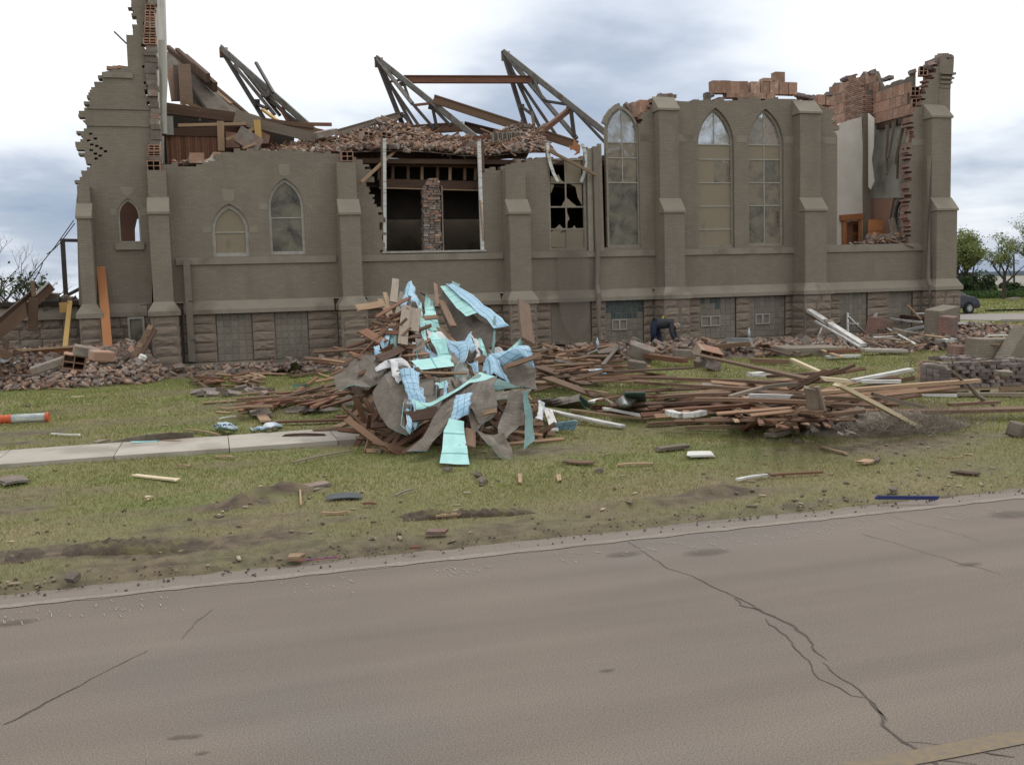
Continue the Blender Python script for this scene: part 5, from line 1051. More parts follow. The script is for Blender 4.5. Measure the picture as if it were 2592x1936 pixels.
truss('middle steel roof truss with a fan of struts and timber purlins', 3, (1038, 196), YF+7.5, [(None, (1785, 795), .18, steel, 'top_chord', YF+2.5), (None, (1243, 715), .2, sd_, 'bottom_chord', YF+6), (None, (1318, 720), .13, sd_, 'strut', YF+5.5), ((1140, 390, YF+7.3), (1395, 760), .12, sd_, 'strut', YF+5), (None, (1310, 540), .16, steel, 'strut', YF+5), ((1310, 540, YF+5), (1475, 730), .12, sd_, 'strut', YF+4.5),
    ((1470, 575, YF+4.7), (1595, 705), .12, sd_, 'strut', YF+4), ((1240, 375, YF+6.2), (1285, 505), .11, sd_, 'tie', YF+5.2), ((1455, 545, YF+4.6), (1492, 720), .13, sd_, 'tie', YF+4.4), ((1120, 380, YF+7), (1250, 358), .09, wood_red, 'tie', YF+6), ((1318, 552, YF+5), (1440, 538), .11, wood_red, 'tie', YF+4.7), ((1225, 610, YF+6), (1290, 680), .12, sd_, 'tie', YF+5.6),
    ((1215, 395, YF+6.1), (1275, 385), .2, sd_, 'gusset', YF+6.1), ((1430, 560, YF+4.7), (1478, 575), .2, sd_, 'gusset', YF+4.7), ((1205, 625, YF+6), (1242, 625), .22, sd_, 'gusset', YF+6)], YF)
truss('right hand steel roof truss, its foot against the freestanding lancet window', 4, (216, 150), YF+7.5, [(None, (988, 762), .18, steel, 'top_chord', YF+2.2), (None, (388, 712), .2, sd_, 'bottom_chord', YF+6), (None, (492, 722), .14, sd_, 'strut', YF+5.5), ((310, 330, YF+7), (625, 792), .12, sd_, 'strut', YF+5), (None, (765, 800), .19, steel, 'strut', YF+4), ((440, 352, YF+6), (520, 512), .11, sd_, 'tie', YF+5),
    ((530, 520, YF+5.2), (695, 546), .11, sd_, 'tie', YF+4.3), ((722, 580, YF+4.2), (748, 785), .16, sd_, 'tie', YF+4), ((750, 590, YF+4.2), (985, 838), .11, sd_, 'tie', YF+3), ((350, 560, YF+6), (432, 620), .12, sd_, 'tie', YF+5.6), ((430, 600, YF+5.6), (450, 720), .12, wood_grey, 'tie', YF+5.6), ((690, 572, YF+4.2), (745, 590), .22, sd_, 'gusset', YF+4.2), ((335, 562, YF+6), (372, 562), .22, sd_, 'gusset', YF+6), ((440, 372, YF+6), (480, 385), .2, sd_, 'gusset', YF+6)], YF)
truss('left hand steel roof truss beside the tilted roof panel', 19, (872, 5), YF+8, [(None, (2200, 1185), .2, steel, 'top_chord', YF+3), ((905, 75, YF+8), (1485, 1015), .19, sd_, 'bottom_chord', YF+6), ((1060, 250, YF+7.5), (1625, 940), .14, steel, 'strut', YF+5.5), ((1200, 330, YF+7), (1700, 950), .13, sd_, 'strut', YF+5), ((1290, 430, YF+6.5), (1880, 1040), .16, wood_grey, 'strut', YF+4.5), ((1500, 700, YF+5.5), (1960, 1060), .12, sd_, 'strut', YF+4),
    ((1310, 440, YF+6), (1520, 700), .12, sd_, 'tie', YF+5), ((1390, 800, YF+6.2), (1530, 860), .12, sd_, 'tie', YF+5.4), ((1450, 665, YF+5.6), (1560, 660), .2, steel, 'gusset', YF+5.2), ((1345, 775, YF+6.2), (1420, 775), .28, sd_, 'gusset', YF+6.2), ((1250, 400, YF+6.6), (1300, 400), .22, sd_, 'gusset', YF+6.6), ((1720, 850, YF+4.8), (1830, 1040), .2, wood_red, 'strut', YF+4.4)], YF)
def bm_(r, xa_, ya, Ya, xb_, yb, Yb, w_, h_, m, lb, nm='beam', cat='beam', roll=0, bow=0, split=0): return plank(A(r, xa_, ya, Ya), A(r, xb_, yb, Yb), w_, h_, m, lb, cat, None, nm, roll, (0, 0, 1), split, bow)
def ibeam(p, q_, h_, m, lb):
    d = (q_-p).normalized(); e = empty('purlin', (p+q_)/2, lb, 'beam'); u_ = Vector((0, 0, 1)); u_ = (u_-d*u_.dot(d)).normalized(); s_ = d.cross(u_)
    MB().beam(p, q_, .12, h_, u_).build('web', m, e)
    for s in (1, -1): MB().beam(p+u_*s*(h_/2-.02), q_+u_*s*(h_/2-.02), .2, .045, u_).build('flange', m, e)
    return e
ibeam(A(3, 1245, 358, YF+6.4), A(4, 450, 360, YF+6.2), .27, wood_red, 'long level timber purlin bridging the middle and right trusses')
ibeam(A(3, 1470, 505, YF+4.2), A(4, 770, 850, YF+2.0), .3, wood_brown, 'long timber purlin sloping down right from the middle truss')
ibeam(A(3, 800, 765, YF+5.5), A(3, 1690, 712, YF+4.5), .32, wood_brown, 'nearly level timber purlin low behind the wall rubble')
ibeam(A(3, 1695, 705, YF+4.4), A(4, 480, 840, YF+3.4), .3, wood_dark, 'timber purlin sloping gently behind the radiator')
ibeam(A(3, 735, 760, YF+5), A(3, 1215, 622, YF+6), .22, wood_grey, 'timber purlin rising to the left chord of the middle truss')
bm_(4, 395, 815, YF+2, 535, 695, YF+3, .16, .1, wood_brown, 'short plank propped beside the radiator'); bm_(4, 480, 770, YF+2, 705, 590, YF+4, .14, .18, wood_red, 'reddish timber strut slanting up to the right truss')
bm_(4, 395, 812, YF+1.2, 520, 870, YF+.8, .1, .08, wood_tan, 'tan lath lying right of the radiator'); bm_(4, 560, 890, YF-.1, 912, 1072, YF-.35, .12, .09, wood_tan, 'long tan stick hanging across the shattered sash window')
bm_(20, 505, 805, YF-.35, 925, 415, YF+.6, .1, .07, wood_tan, 'tan stick leaning diagonally across the left jamb of the hole'); bm_(20, 735, 70, YF+2.5, 1330, 355, YF+1.2, .12, .1, wood_tan, 'thin tan board slanting across the rubble before the middle truss')
bm_(20, 960, 258, YF+2, 1340, 380, YF+1.3, .16, .06, wood_tan, 'splintered tan board below the slanting stick on the rubble', split=.15); bm_(20, 1590, 330, YF+1.6, 1970, 292, YF+1.8, .2, .12, wood_red, 'reddish beam lying level left of the radiator'); bm_(20, 1390, 420, YF+1, 1590, 330, YF+1.4, .1, .06, wood_tan, 'tan lath tilted in front of the truss foot')
bm_(20, 1890, 385, YF+.9, 2230, 335, YF+1.1, .14, .08, wood_brown, 'brown board lying on the rubble under the radiator'); bm_(20, 0, 312, YF+1.3, 170, 338, YF+1.2, .12, .05, wood_tan, 'tan lath at the left end of the wall rubble')
# orange shattered veneer standing by the dangling mouldings
P = [A(4, x, y, YF+.7) for x, y in ((705, 850), (735, 855), (745, 805), (770, 835), (792, 850), (788, 905), (745, 925), (765, 900), (735, 880), (718, 885))]; n = len(P); setp(MB().add(P+[p+Vector((.03, .05, 0)) for p in P], [tuple(range(n-1, -1, -1))]+[(i, (i+1) % n, n+(i+1) % n, n+i) for i in range(n)]).build('veneer_sheet', wood_orange), 'jagged orange veneer sheet standing above the shattered sash window', 'veneer')
# ------------------------------------------------------------------ tilted piece of roof left of the trusses
rp = empty('roof_panel', A(19, 700, 900, YF+5), 'tilted remnant of the roof deck leaning beside the gable wall', 'roof remnant')
def slab(name, pts, th, mat, parent):
    P = [A(*p) for p in pts]; n_ = (P[1]-P[0]).cross(P[2]-P[0]).normalized()*th; n = len(P)
    if n_.y < 0: n_ = -n_
    return MB().add(P+[p+n_ for p in P], [tuple(range(n-1, -1, -1)), tuple(range(n, 2*n))]+[(i, (i+1) % n, n+(i+1) % n, n+i) for i in range(n)]).build(name, mat, parent)
shm = M('roof_underside', (.15, .128, .102), (.10, .083, .067), scale=2, bump=.3, c3=(.10, .075, .055), s3=1.5)
slab('deck', [(19, 130, 60, YF+8), (19, 420, 240, YF+7.6), (19, 900, 660, YF+6.2), (19, 1240, 960, YF+5), (19, 1080, 940, YF+4), (19, 720, 905, YF+4), (19, 380, 420, YF+6), (19, 130, 260, YF+7)], .1, shm, rp)
for x0, y0, x1, y1, m, w_ in ((135, 0, 1300, 1000, wood_dark, .16), (265, 75, 800, 560, wood_dark, .34), (380, 150, 700, 430, wood_dark, .3), (140, 80, 1180, 950, wood_brown, .12), (390, 260, 1020, 790, wood_tan, .05)):
    MB().beam(A(19, x0, y0, YF+8.2), A(19, x1, y1, YF+5.1), .14, w_, (0, -.3, 1)).build('rafter', m, rp)
for i, (xa_, ya, xb_, yb, w_) in enumerate(((195, 280, 270, 745, .5), (280, 255, 310, 750, .42), (365, 240, 400, 790, .52))): MB().beam(A(19, xa_, ya, YF+6.2-.25*i), A(19, xb_, yb, YF+4.7-.25*i), w_*.8, .04, (0, -1, 0)).build('sheathing_board', wood_dark if i % 2 else wood_brown, rp)
slab('gable_infill', [(19, 425, 520, YF+6.6), (19, 690, 880, YF+5), (19, 450, 790, YF+5.4)], .05, plaster_dirty, rp)
MB().beam(A(19, 405, 470, YF+6.2), A(19, 725, 890, YF+4.4), .12, .12, (0, -1, 0)).build('rafter', sd_, rp)
bm_(19, 95, 830, YF+2.2, 1075, 965, YF+2, .2, .24, wood_brown, 'upper of the doubled joists sagging over the panelled room'); bm_(19, 100, 885, YF+2.1, 1070, 1005, YF+1.9, .2, .2, wood_dark, 'lower of the doubled joists sagging over the panelled room')
bm_(19, 350, 755, YF+2.6, 760, 920, YF+2.3, .14, .1, wood_tan, 'tan rafter offcut lying on the sagging joists'); bm_(19, 330, 785, YF+2.4, 545, 885, YF+2.2, .08, .05, wood_tan, 'thin lath lying on the sagging joists'); bm_(19, 562, 885, YF+2, 588, 1025, YF+2, .07, .04, wood_tan, 'short lath hanging below the sagging joists')
bm_(19, 278, 1090, YF+1.4, 1230, 1068, YF+1.4, .1, .09, wood_tan, 'level tan rail above the panelled wall'); bm_(19, 868, 1035, YF+1.1, 885, 1450, YF+1.1, .2, .2, wood_tan, 'left of the two square posts standing on the wall top', 'post', 'post'); bm_(19, 1378, 1020, YF+.9, 1405, 1345, YF+.9, .2, .2, wood_yellow, 'right yellowish post standing on the wall top', 'post', 'post')
bm_(19, 1080, 965, YF+1.6, 1420, 1070, YF+1.4, .2, .42, wood_grey, 'heavy grey beam end at the right of the sagging joists'); bm_(19, 1220, 985, YF+1.8, 2170, 1110, YF+1.6, .16, .13, wood_brown, 'long brown board running right over the rubble'); bm_(19, 1680, 1065, YF+2.2, 2420, 1078, YF+2.2, .12, .1, wood_red, 'thin reddish board poking out over the wall top')
bm_(19, 1430, 1080, YF+1.2, 2200, 1265, YF+.9, .12, .3, wood_grey, 'broad grey board sloping right under the left truss'); bm_(19, 1700, 1100, YF+2, 2300, 1230, YF+2, .2, .34, wood_brown, 'brown beam sloping right behind the left truss foot'); bm_(19, 1460, 870, YF+3, 1690, 1045, YF+2, .12, .07, wood_yellow, 'yellow lath leaning under the left truss')
bm_(19, 950, 1285, YF+.7, 1340, 1135, YF+.9, .1, .09, wood_tan, 'tan brace slanting between the two posts'); bm_(19, 1180, 1410, YF+.3, 1360, 1340, YF+.4, .12, .07, wood_tan, 'short tan offcut lying before the posts'); bm_(19, 1365, 215, YF+6, 1610, 640, YF+5, .1, .08, steel_dark, 'thin dark rod sticking up behind the left truss', 'rod', 'rod')
bm_(1, 852, 238, YT+.2, 945, 328, YT+.2, .04, .04, steel_dark, 'thin bent rod sticking out of the tower wall', 'rod', 'rod'); p = A(19, 1260, 1300, YF+.5); o = MB().box((0, 0, 0), (.75, .12, .55)).build('masonry_block', chunk_m, None, origin=(0, 0, 0)); o.location = p; o.rotation_euler = (-.2, .55, .2); setp(o, 'grey slab of masonry tipped between the two posts', 'block')
slab('infill_board', [(19, 945, 1170, YF+1.5), (19, 1120, 1200, YF+1.5), (19, 1140, 1400, YF+1.5), (19, 945, 1400, YF+1.5)], .05, tile_m, church); slab('infill_board', [(19, 1430, 1160, YF+1.6), (19, 1560, 1230, YF+1.6), (19, 1540, 1340, YF+1.6), (19, 1440, 1345, YF+1.6)], .05, tile_m, church)
# rubble on the sill of the open bay at the right
pts = []
for i in range(160): 
    x = rnd.uniform(XO1+1.2, XO2-.05); s = rnd.choice((.05, .08, .12)); pts.append(((x, YF+.1+rnd.random()*.9, ZO+.03+.25*rnd.random()*min(1, (x-XO1-1)/1.5)), (s*1.7, s*.8, s*.5), reu(), rnd.randrange(14)))
rubble_mass('rubble', pts, rub_m, 'small rubble heaped on the sill of the open bay')
for i in range(22): x = rnd.uniform(XO1+1.7, XO2-.1); loose(rnd.choice(('chunk', 'tile')), (x, YF+.15+rnd.random()*.6, ZO+.12+.22*rnd.random()), 'broken masonry piece on the sill of the open bay', 'brick pieces on the open bay sill')
plank(A(5, 1030, 1545, YF+.1), A(5, 1245, 1610, YF-.12), .07, .04, wood_tan, 'thin tan stick overhanging the sill of the open bay', 'board')
# ------------------------------------------------------------------ sheets of torn roofing
def sheetmat(name, c1, c2, grid=None, gw=.03, gs=.11, bump=.25, streak=False):
    m = M(name, c1, c2, scale=6, rough=.6, bump=bump, bscale=25, rv=.06); t = m.node_tree; n_ = t.nodes; l_ = t.links; bs = n_['Principled BSDF']
    if grid is not None:
        uv = n_.new('ShaderNodeTexCoord'); wob = n_.new('ShaderNodeTexNoise'); wob.inputs['Scale'].default_value = 3; l_.new(uv.outputs['UV'], wob.inputs['Vector'])
        wm = n_.new('ShaderNodeVectorMath'); wm.operation = 'MULTIPLY_ADD'; wm.inputs[1].default_value = (.03, .03, 0); l_.new(wob.outputs['Color'], wm.inputs[0]); l_.new(uv.outputs['UV'], wm.inputs[2])
        br = n_.new('ShaderNodeTexBrick'); l_.new(wm.outputs[0], br.inputs['Vector']); br.offset = 0; br.inputs['Scale'].default_value = 1; br.inputs['Brick Width'].default_value = gs; br.inputs['Row Height'].default_value = gs*(1 if not streak else 6); br.inputs['Mortar Size'].default_value = gs*gw*2; br.inputs['Mortar Smooth'].default_value = .2
        br.inputs['Color1'].default_value = (1, 1, 1, 1); br.inputs['Color2'].default_value = (1, 1, 1, 1); br.inputs['Mortar'].default_value = (*grid, 1)
        old = bs.inputs['Base Color'].links[0].from_socket; mu = n_.new('ShaderNodeMix'); mu.data_type = 'RGBA'; mu.blend_type = 'MULTIPLY'; mu.inputs[0].default_value = .8
        l_.new(old, mu.inputs[6]); l_.new(br.outputs['Color'], mu.inputs[7]); l_.new(mu.outputs[2], bs.inputs['Base Color'])
    return m
blue_s = sheetmat('blue_gridded_membrane', (.36, .55, .68), (.28, .47, .61), (.28, .34, .4), .03, .1)
teal_s = sheetmat('teal_backing', (.38, .66, .63), (.30, .57, .55), (.22, .42, .42), .02, .42)
dteal_s = sheetmat('dark_teal_backing', (.13, .24, .23), (.10, .18, .17))
shin_s = sheetmat('grey_shingle_face', (.150, .126, .098), (.100, .084, .066), (.7, .7, .7), .012, .33, bump=.5)
white_s = sheetmat('white_membrane', (.60, .60, .60), (.48, .48, .49), bump=.4)
black_s = sheetmat('black_paper', (.03, .03, .032), (.045, .042, .04))
def cr1(a, b, c, d, t): return .5*((2*b)+(c-a)*t+(2*a-5*b+4*c-d)*t*t+(3*b-a-3*c+d)*t**3)
def resample(P, n, soft=.45):
    k = len(P)-1; o = []
    for i in range(n+1):
        u = min(i/n*k, k-1e-6); j = int(u); t = u-j
        a, b, c, d = P[max(j-1, 0)], P[j], P[j+1], P[min(j+2, k)]
        o.append(cr1(a, b, c, d, t).lerp(b.lerp(c, t), 1-soft))
    return o
def sheet(rows, top, under, label, th=.012, crumple=.015, nu=8, nv=10, cat='roofing sheet', group=None, name='roofing_sheet', torn=.04):
    fl = top is shin_s or top is dteal_s or top is teal_s
    if fl: nu, nv, torn = min(nu, 4), min(nv, 6), torn*.5; crumple *= .75
    sf = .12 if fl else .45; rows = [resample([Vector(p) for p in r], nu, sf) for r in rows]; cols = [resample([r[i] for r in rows], nv, sf) for i in range(nu+1)]
    if (top is blue_s or top is teal_s) and not group: cols = [[p+(EYE-p).normalized()*.22 for p in c] for c in cols]
    sd = rnd.random()*100; g = []
    for j in range(nv+1):
        for i in range(nu+1):
            p = cols[i][j].copy(); q_ = p*2.6+Vector((sd, sd, 0)); p += Vector((noise.noise(q_), noise.noise(q_+Vector((9, 0, 0))), noise.noise(q_+Vector((0, 9, 0)))))*crumple*2.4
            q2 = p*9+Vector((sd, 0, sd)); p += Vector((0, -.6, 1))*(abs(noise.noise(p*4.3+Vector((0, sd, 0))))*2.2-.5+.7*noise.noise(q2))*crumple
            if (i in (0, nu) or j in (0, nv)): p += Vector((noise.noise(q2*1.7), noise.noise(q2*1.3+Vector((5, 5, 5))), 0))*torn
            p.z = max(p.z, .015); g.append(p)
    n = (nu+1); c = sum(g, Vector())/len(g); me = bpy.data.meshes.new(name); f = []
    for j in range(nv):
        for i in range(nu): a = j*n+i; f.append((a, a+1, a+n+1, a+n))
    # face the first side upwards / to the road
    nn = sum(((g[a[1]]-g[a[0]]).cross(g[a[3]]-g[a[0]]) for a in f), Vector())
    if nn.dot(EYE+Vector((0, 0, 3))-c) < 0: f = [tuple(reversed(x)) for x in f]
    me.from_pydata([p-c for p in g], [], f); me.materials.append(top); me.materials.append(under)
    uvl = me.uv_layers.new(name='UV'); L1 = (g[nu]-g[0]).length; L2 = (g[n*nv]-g[0]).length
    for lp in me.loops: k = lp.vertex_index; uvl.data[lp.index].uv = ((k % n)/nu*L1, (k//n)/nv*L2)
    me.polygons.foreach_set('use_smooth', [not fl]*len(f)); me.update(); o = bpy.data.objects.new(name, me); link(o, None, c)
    so_ = o.modifiers.new('thickness', 'SOLIDIFY'); so_.thickness = th; so_.offset = -1; so_.material_offset = 1; so_.material_offset_rim = 1
    return setp(o, label, cat, group)
def R9(rows, up=0.0, ups=None):
    return [[S(9, p[0], p[1], up=up+(p[2] if len(p) > 2 else 0)) for p in r] for r in rows]
# heap body under everything: dark tangle of splinters
hx = np.linspace(-.2, 8.6, 60); hy = np.linspace(12.0, 26, 60); HX, HY = np.meshgrid(hx, hy)
hc, hr = (3.45, 4.35), None
def heap_h(x, y):
    cx_ = 3.6+.02*(y-18); ry = .262*(y-11.9); top = np.where(y < 20.2, ry, 2.17-(y-20.2)*.55)
    wid = np.interp(y, [12, 14, 17, 20, 23, 26], [.5, 1.1, 1.6, .95, 1.8, 1.5]); prof = sstep(1.15, .25, np.abs(x-cx_)/wid)
    return np.maximum(top, 0)*prof
HZ = heap_h(HX, HY)*.86-.50+.22*fbm(HX, HY, 2.5, 77)-.35*sstep(16.5, 13.5, HY); 
mound('debris', HX, HY, HZ, M('splinter_heap', (.10, .065, .045), (.045, .032, .025), scale=4, bump=1.0, bscale=9, world=True, stretch=(1, 1, 3), c3=(.15, .10, .07), s3=3), 'dark tangle of splinters and dirt inside the big heap')
sh = sheet
sh(R9([[(425, 78, .12), (460, 68, .2), (495, 82, .1)], [(400, 190, .1), (465, 160, .22), (535, 190, .1)], [(385, 240, .02), (470, 235, .16), (548, 262, .05)]]), blue_s, white_s, 'crumpled blue gridded sheet crowning the big heap', crumple=.04)
sh(R9([[(520, 190, .12), (548, 205, .12)], [(540, 330, .1), (578, 335, .1)], [(545, 450, .1), (600, 545, .12)], [(600, 560, .1), (650, 640, .12)]]), teal_s, white_s, 'narrow teal strip trailing down from the blue crown sheet', crumple=.02, nu=3)
sh(R9([[(545, 120, .15), (562, 118, .1)], [(585, 205, .2), (665, 190, .05)], [(578, 290, .15), (668, 275, .25)], [(566, 345, .12), (705, 378, .05)], [(600, 385, .05), (680, 402, .05)]]), teal_s, shin_s, 'ragged pale teal flap standing near the heap top', crumple=.05)
sh(R9([[(690, 165, .1), (740, 185, .3)], [(770, 350, .0), (880, 320, .35)], [(860, 560, .0), (1040, 460, .35)], [(960, 690, .05), (1230, 610, .35)]]), shin_s, shin_s, 'long grey shingled sheet under the sloping blue strip', crumple=.02)
sh(R9([[(712, 172, .36), (772, 192, .4)], [(810, 320, .38), (910, 310, .44)], [(930, 455, .38), (1025, 450, .44)]]), teal_s, shin_s, 'teal strip along the left edge of the sloping blue sheet', crumple=.015)
sh(R9([[(765, 190, .45), (822, 212, .5)], [(900, 325, .46), (1010, 330, .5)], [(1040, 465, .46), (1165, 470, .5)], [(1165, 598, .46), (1290, 598, .5)]]), blue_s, shin_s, 'long blue gridded sheet sloping down the right of the heap', crumple=.012)
sh(R9([[(815, 140, .4), (878, 170, .4)], [(818, 195, .4), (862, 218, .4)]]), dteal_s, shin_s, 'small dark green flap poking up behind the sloping blue sheet')
sh(R9([[(540, 480, .15), (582, 545, .1)], [(480, 565, .1), (590, 600, .2)], [(500, 635, .1), (560, 658, .1)]]), white_s, shin_s, 'crumpled white membrane left of the heap centre', crumple=.05)
sh(R9([[(590, 475, .2), (690, 440, .1)], [(600, 530, .2), (790, 535, .2)], [(680, 560, .2), (870, 602, .15)]]), white_s, shin_s, 'white membrane drape above the blue curl', crumple=.05)
sh(R9([[(690, 535, .25), (760, 555, .2)], [(740, 590, .25), (885, 635, .3)], [(800, 690, .2), (935, 705, .35)], [(865, 755, .05), (935, 780, .25)]]), blue_s, white_s, 'blue gridded sheet curling at the middle of the heap', crumple=.03)
sh(R9([[(650, 540, .3), (695, 560, .25)], [(650, 610, .2), (750, 625, .3)], [(690, 680, .15), (805, 705, .15)]]), teal_s, shin_s, 'creased teal sheet left of the blue curl', crumple=.04)
sh(R9([[(575, 600, .15), (700, 645, .12)], [(600, 690, .1), (720, 720, .1)]]), blue_s, shin_s, 'torn blue scrap below the white membrane', crumple=.04)
sh(R9([[(468, 800, .3), (800, 722, .25)], [(535, 852, .25), (825, 785, .2)]]), teal_s, shin_s, 'flat bright teal plank of roofing at mid heap', crumple=.012, torn=.015)
sh(R9([[(488, 650, .25), (632, 675, .2)], [(482, 760, .1), (635, 745, .1)]]), shin_s, teal_s, 'square grey shingle piece left of the bright teal plank', crumple=.02)
sh(R9([[(905, 635, .25), (972, 575, .35)], [(945, 705, .2), (1005, 690, .3)]]), blue_s, white_s, 'blue face of the pointed fold right of the curl', crumple=.03)
sh(R9([[(972, 572, .36), (1000, 600, .3)], [(1000, 700, .3), (1115, 690, .2)], [(1010, 755, .2), (1110, 765, .1)]]), white_s, shin_s, 'white face of the pointed fold right of the curl', crumple=.04)
sh(R9([[(1110, 660, .25), (1200, 650, .3), (1290, 690, .2)], [(1150, 740, .1), (1220, 715, .2), (1270, 712, .15)]]), white_s, shin_s, 'white torn scrap behind the teal fold', crumple=.05)
sh(R9([[(1165, 560, .6), (1185, 562, .6)], [(1165, 650, .45), (1180, 660, .45)], [(1140, 720, .3), (1165, 745, .3)]]), dteal_s, shin_s, 'thin dark sliver standing upright in the heap', nu=2)
sh(R9([[(790, 730, .35), (965, 800, .2)], [(800, 850, .2), (975, 915, .1)]]), shin_s, teal_s, 'upright brown grey shingle sheet at mid heap', crumple=.03)
sh(R9([[(800, 850, .2), (880, 835, .3), (945, 890, .25)], [(850, 925, .1), (900, 945, .15), (955, 945, .1)]]), sheetmat('speckled_felt', (.30, .32, .29), (.20, .21, .19)), shin_s, 'small speckled grey sheet under the upright shingle sheet', crumple=.03)
sh(R9([[(665, 910, .15), (770, 885, .15)], [(700, 922, .1), (780, 912, .1)]]), teal_s, shin_s, 'little teal scrap left of the speckled sheet')
sh(R9([[(1240, 748, .3), (1388, 632, .4)], [(1262, 770, .25), (1408, 708, .3)]]), teal_s, shin_s, 'folded pale teal flap on the right shoulder of the heap', crumple=.02)
sh(R9([[(1120, 772, .35), (1290, 760, .4), (1410, 728, .4)], [(1160, 802, .3), (1300, 785, .45), (1475, 760, .4)], [(1250, 800, .2), (1390, 790, .3), (1500, 825, .2)]]), blue_s, shin_s, 'blue fold lying on the right shoulder of the heap', crumple=.02)
sh(R9([[(1190, 800, .25), (1470, 775, .3)], [(1250, 860, .15), (1500, 850, .2)], [(1300, 895, .1), (1515, 922, .1)]]), shin_s, teal_s, 'grey shingle sheet beneath the blue fold on the right', crumple=.02)
sh(R9([[(1090, 815, .3), (1150, 808, .4), (1215, 815, .3)], [(1050, 865, .2), (1150, 850, .45), (1255, 862, .25)], [(1020, 930, .1), (1160, 920, .3), (1300, 912, .1)]]), blue_s, shin_s, 'domed blue gridded sheet in front of the right shoulder', crumple=.02)
sh(R9([[(1040, 900, .3), (1190, 935, .3)], [(820, 1040, .25), (965, 1000, .3)], [(620, 1105, .2), (770, 1095, .25)], [(478, 1100, .25), (500, 1160, .15)]]), teal_s, shin_s, 'long teal sheet bent across the lower front of the heap', crumple=.02, nv=14)
sh(R9([[(1030, 945, .36), (1370, 1000, .25)], [(900, 1035, .33), (1000, 1030, .2)], [(770, 1095, .28), (800, 1110, .15)]]), dteal_s, shin_s, 'dark green underside folded over the long teal sheet', crumple=.02)
sh(R9([[(-170, 800, .1), (-160, 905, .05)], [(0, 765, .25), (-10, 905, .1)], [(150, 768, .3), (130, 905, .1)], [(270, 800, .15), (260, 845, .1)]]), shin_s, teal_s, 'broad grey shingle sheet sprawling at the left of the heap', crumple=.03)
sh(R9([[(240, 800, .2), (260, 840, .15)], [(350, 785, .25), (350, 840, .15)], [(465, 805, .2), (430, 842, .15)]]), shin_s, teal_s, 'narrow grey shingle tongue left of the teal plank', crumple=.02)
sh(R9([[(145, 1010, .2), (250, 960, .35), (350, 915, .35)], [(190, 1110, .05), (300, 1060, .25), (420, 1040, .3)], [(280, 1200, 0), (390, 1150, .15), (500, 1150, .2)], [(430, 1258, 0), (500, 1230, .05), (570, 1190, .1)]]), shin_s, teal_s, 'large curved grey shingle sheet at the lower left front', crumple=.015)
sh(R9([[(180, 880, .35), (185, 895, .3)], [(245, 848, .4), (255, 885, .35)], [(370, 842, .4), (380, 880, .35)], [(500, 880, .3), (490, 890, .3)]]), white_s, shin_s, 'white membrane strip over the large curved shingle sheet', crumple=.03, nu=3)
sh(R9([[(280, 850, .4), (330, 858, .4)], [(330, 930, .38), (372, 915, .38)], [(365, 1010, .3), (420, 1000, .35)]]), white_s, blue_s, 'white edge of the draped blue sheet at lower left', crumple=.03, nu=3)
sh(R9([[(352, 915, .38), (535, 920, .3)], [(370, 1000, .38), (520, 985, .3)], [(420, 1070, .3), (560, 1060, .25)], [(490, 1120, .25), (615, 1102, .2)]]), blue_s, white_s, 'draped blue gridded sheet at the lower left front', crumple=.04)
sh(R9([[(480, 880, .15), (840, 860, .15)], [(460, 1010, .15), (900, 960, .15)], [(590, 1105, .1), (790, 1070, .1)]]), shin_s, teal_s, 'wide grey shingle field at the centre front of the heap', crumple=.02)
sh(R9([[(760, 1110, .3), (1000, 1050, .35)], [(650, 1225, .15), (860, 1175, .25)], [(560, 1310, .05), (730, 1290, .1)], [(430, 1392, 0), (600, 1392, .02)]]), shin_s, blue_s, 'grey shingle tongue reaching left onto the grass', crumple=.02)
sh(R9([[(1000, 1060, .4), (1185, 1000, .4)], [(965, 1130, .35), (1170, 1110, .42)], [(935, 1215, .25), (1185, 1205, .3)], [(975, 1312, .1), (1155, 1240, .2)]]), shin_s, blue_s, 'buckled grey shingle sheet at the lower front centre', crumple=.02)
sh(R9([[(850, 1140, .35), (985, 1108, .35)], [(808, 1200, .25), (972, 1175, .35)], [(788, 1245, .12), (935, 1215, .22)]]), blue_s, white_s, 'blue gridded flap above the lowest teal sheet', crumple=.015)
sh(R9([[(785, 1240, .2), (910, 1262, .2)], [(745, 1302, .12), (915, 1300, .12)], [(722, 1400, .05), (935, 1400, .05)], [(703, 1492, 0), (952, 1505, 0)]]), teal_s, shin_s, 'lowest pale teal sheet resting on the grass', crumple=.01, torn=.015)
sh(R9([[(1155, 1070, .3), (1490, 1000, .25)], [(1180, 1115, .25), (1420, 1065, .2)]]), shin_s, teal_s, 'grey shingle strip right of the buckled sheet', crumple=.02)
sh(R9([[(1310, 1112, .4), (1420, 1130, .4)], [(1240, 1180, .2), (1410, 1210, .1)], [(1185, 1320, .1), (1240, 1330, .05)]]), shin_s, teal_s, 'arched grey shingle sheet at the lower right front', crumple=.02)
sh(R9([[(1395, 1130, .4), (1440, 1150, .4)], [(1420, 1260, .2), (1480, 1250, .25)], [(1405, 1400, .03), (1500, 1345, .06)]]), dteal_s, shin_s, 'dark green sheet hanging down at the lower right front', crumple=.02)
sh(R9([[(1010, 1310, .15), (1100, 1340, .12)], [(1090, 1390, .1), (1240, 1350, .15)], [(1150, 1420, .05), (1310, 1400, .06)], [(1220, 1445, 0), (1322, 1468, 0)]]), shin_s, teal_s, 'lowest grey shingle sheet right of the pale teal sheet', crumple=.03)
sh(R9([[(1560, 1080, .2), (1590, 1100, .2)], [(1500, 1190, .15), (1560, 1200, .1)]]), white_s, blue_s, 'pale scrap by the white trim at the heap right end', crumple=.03)
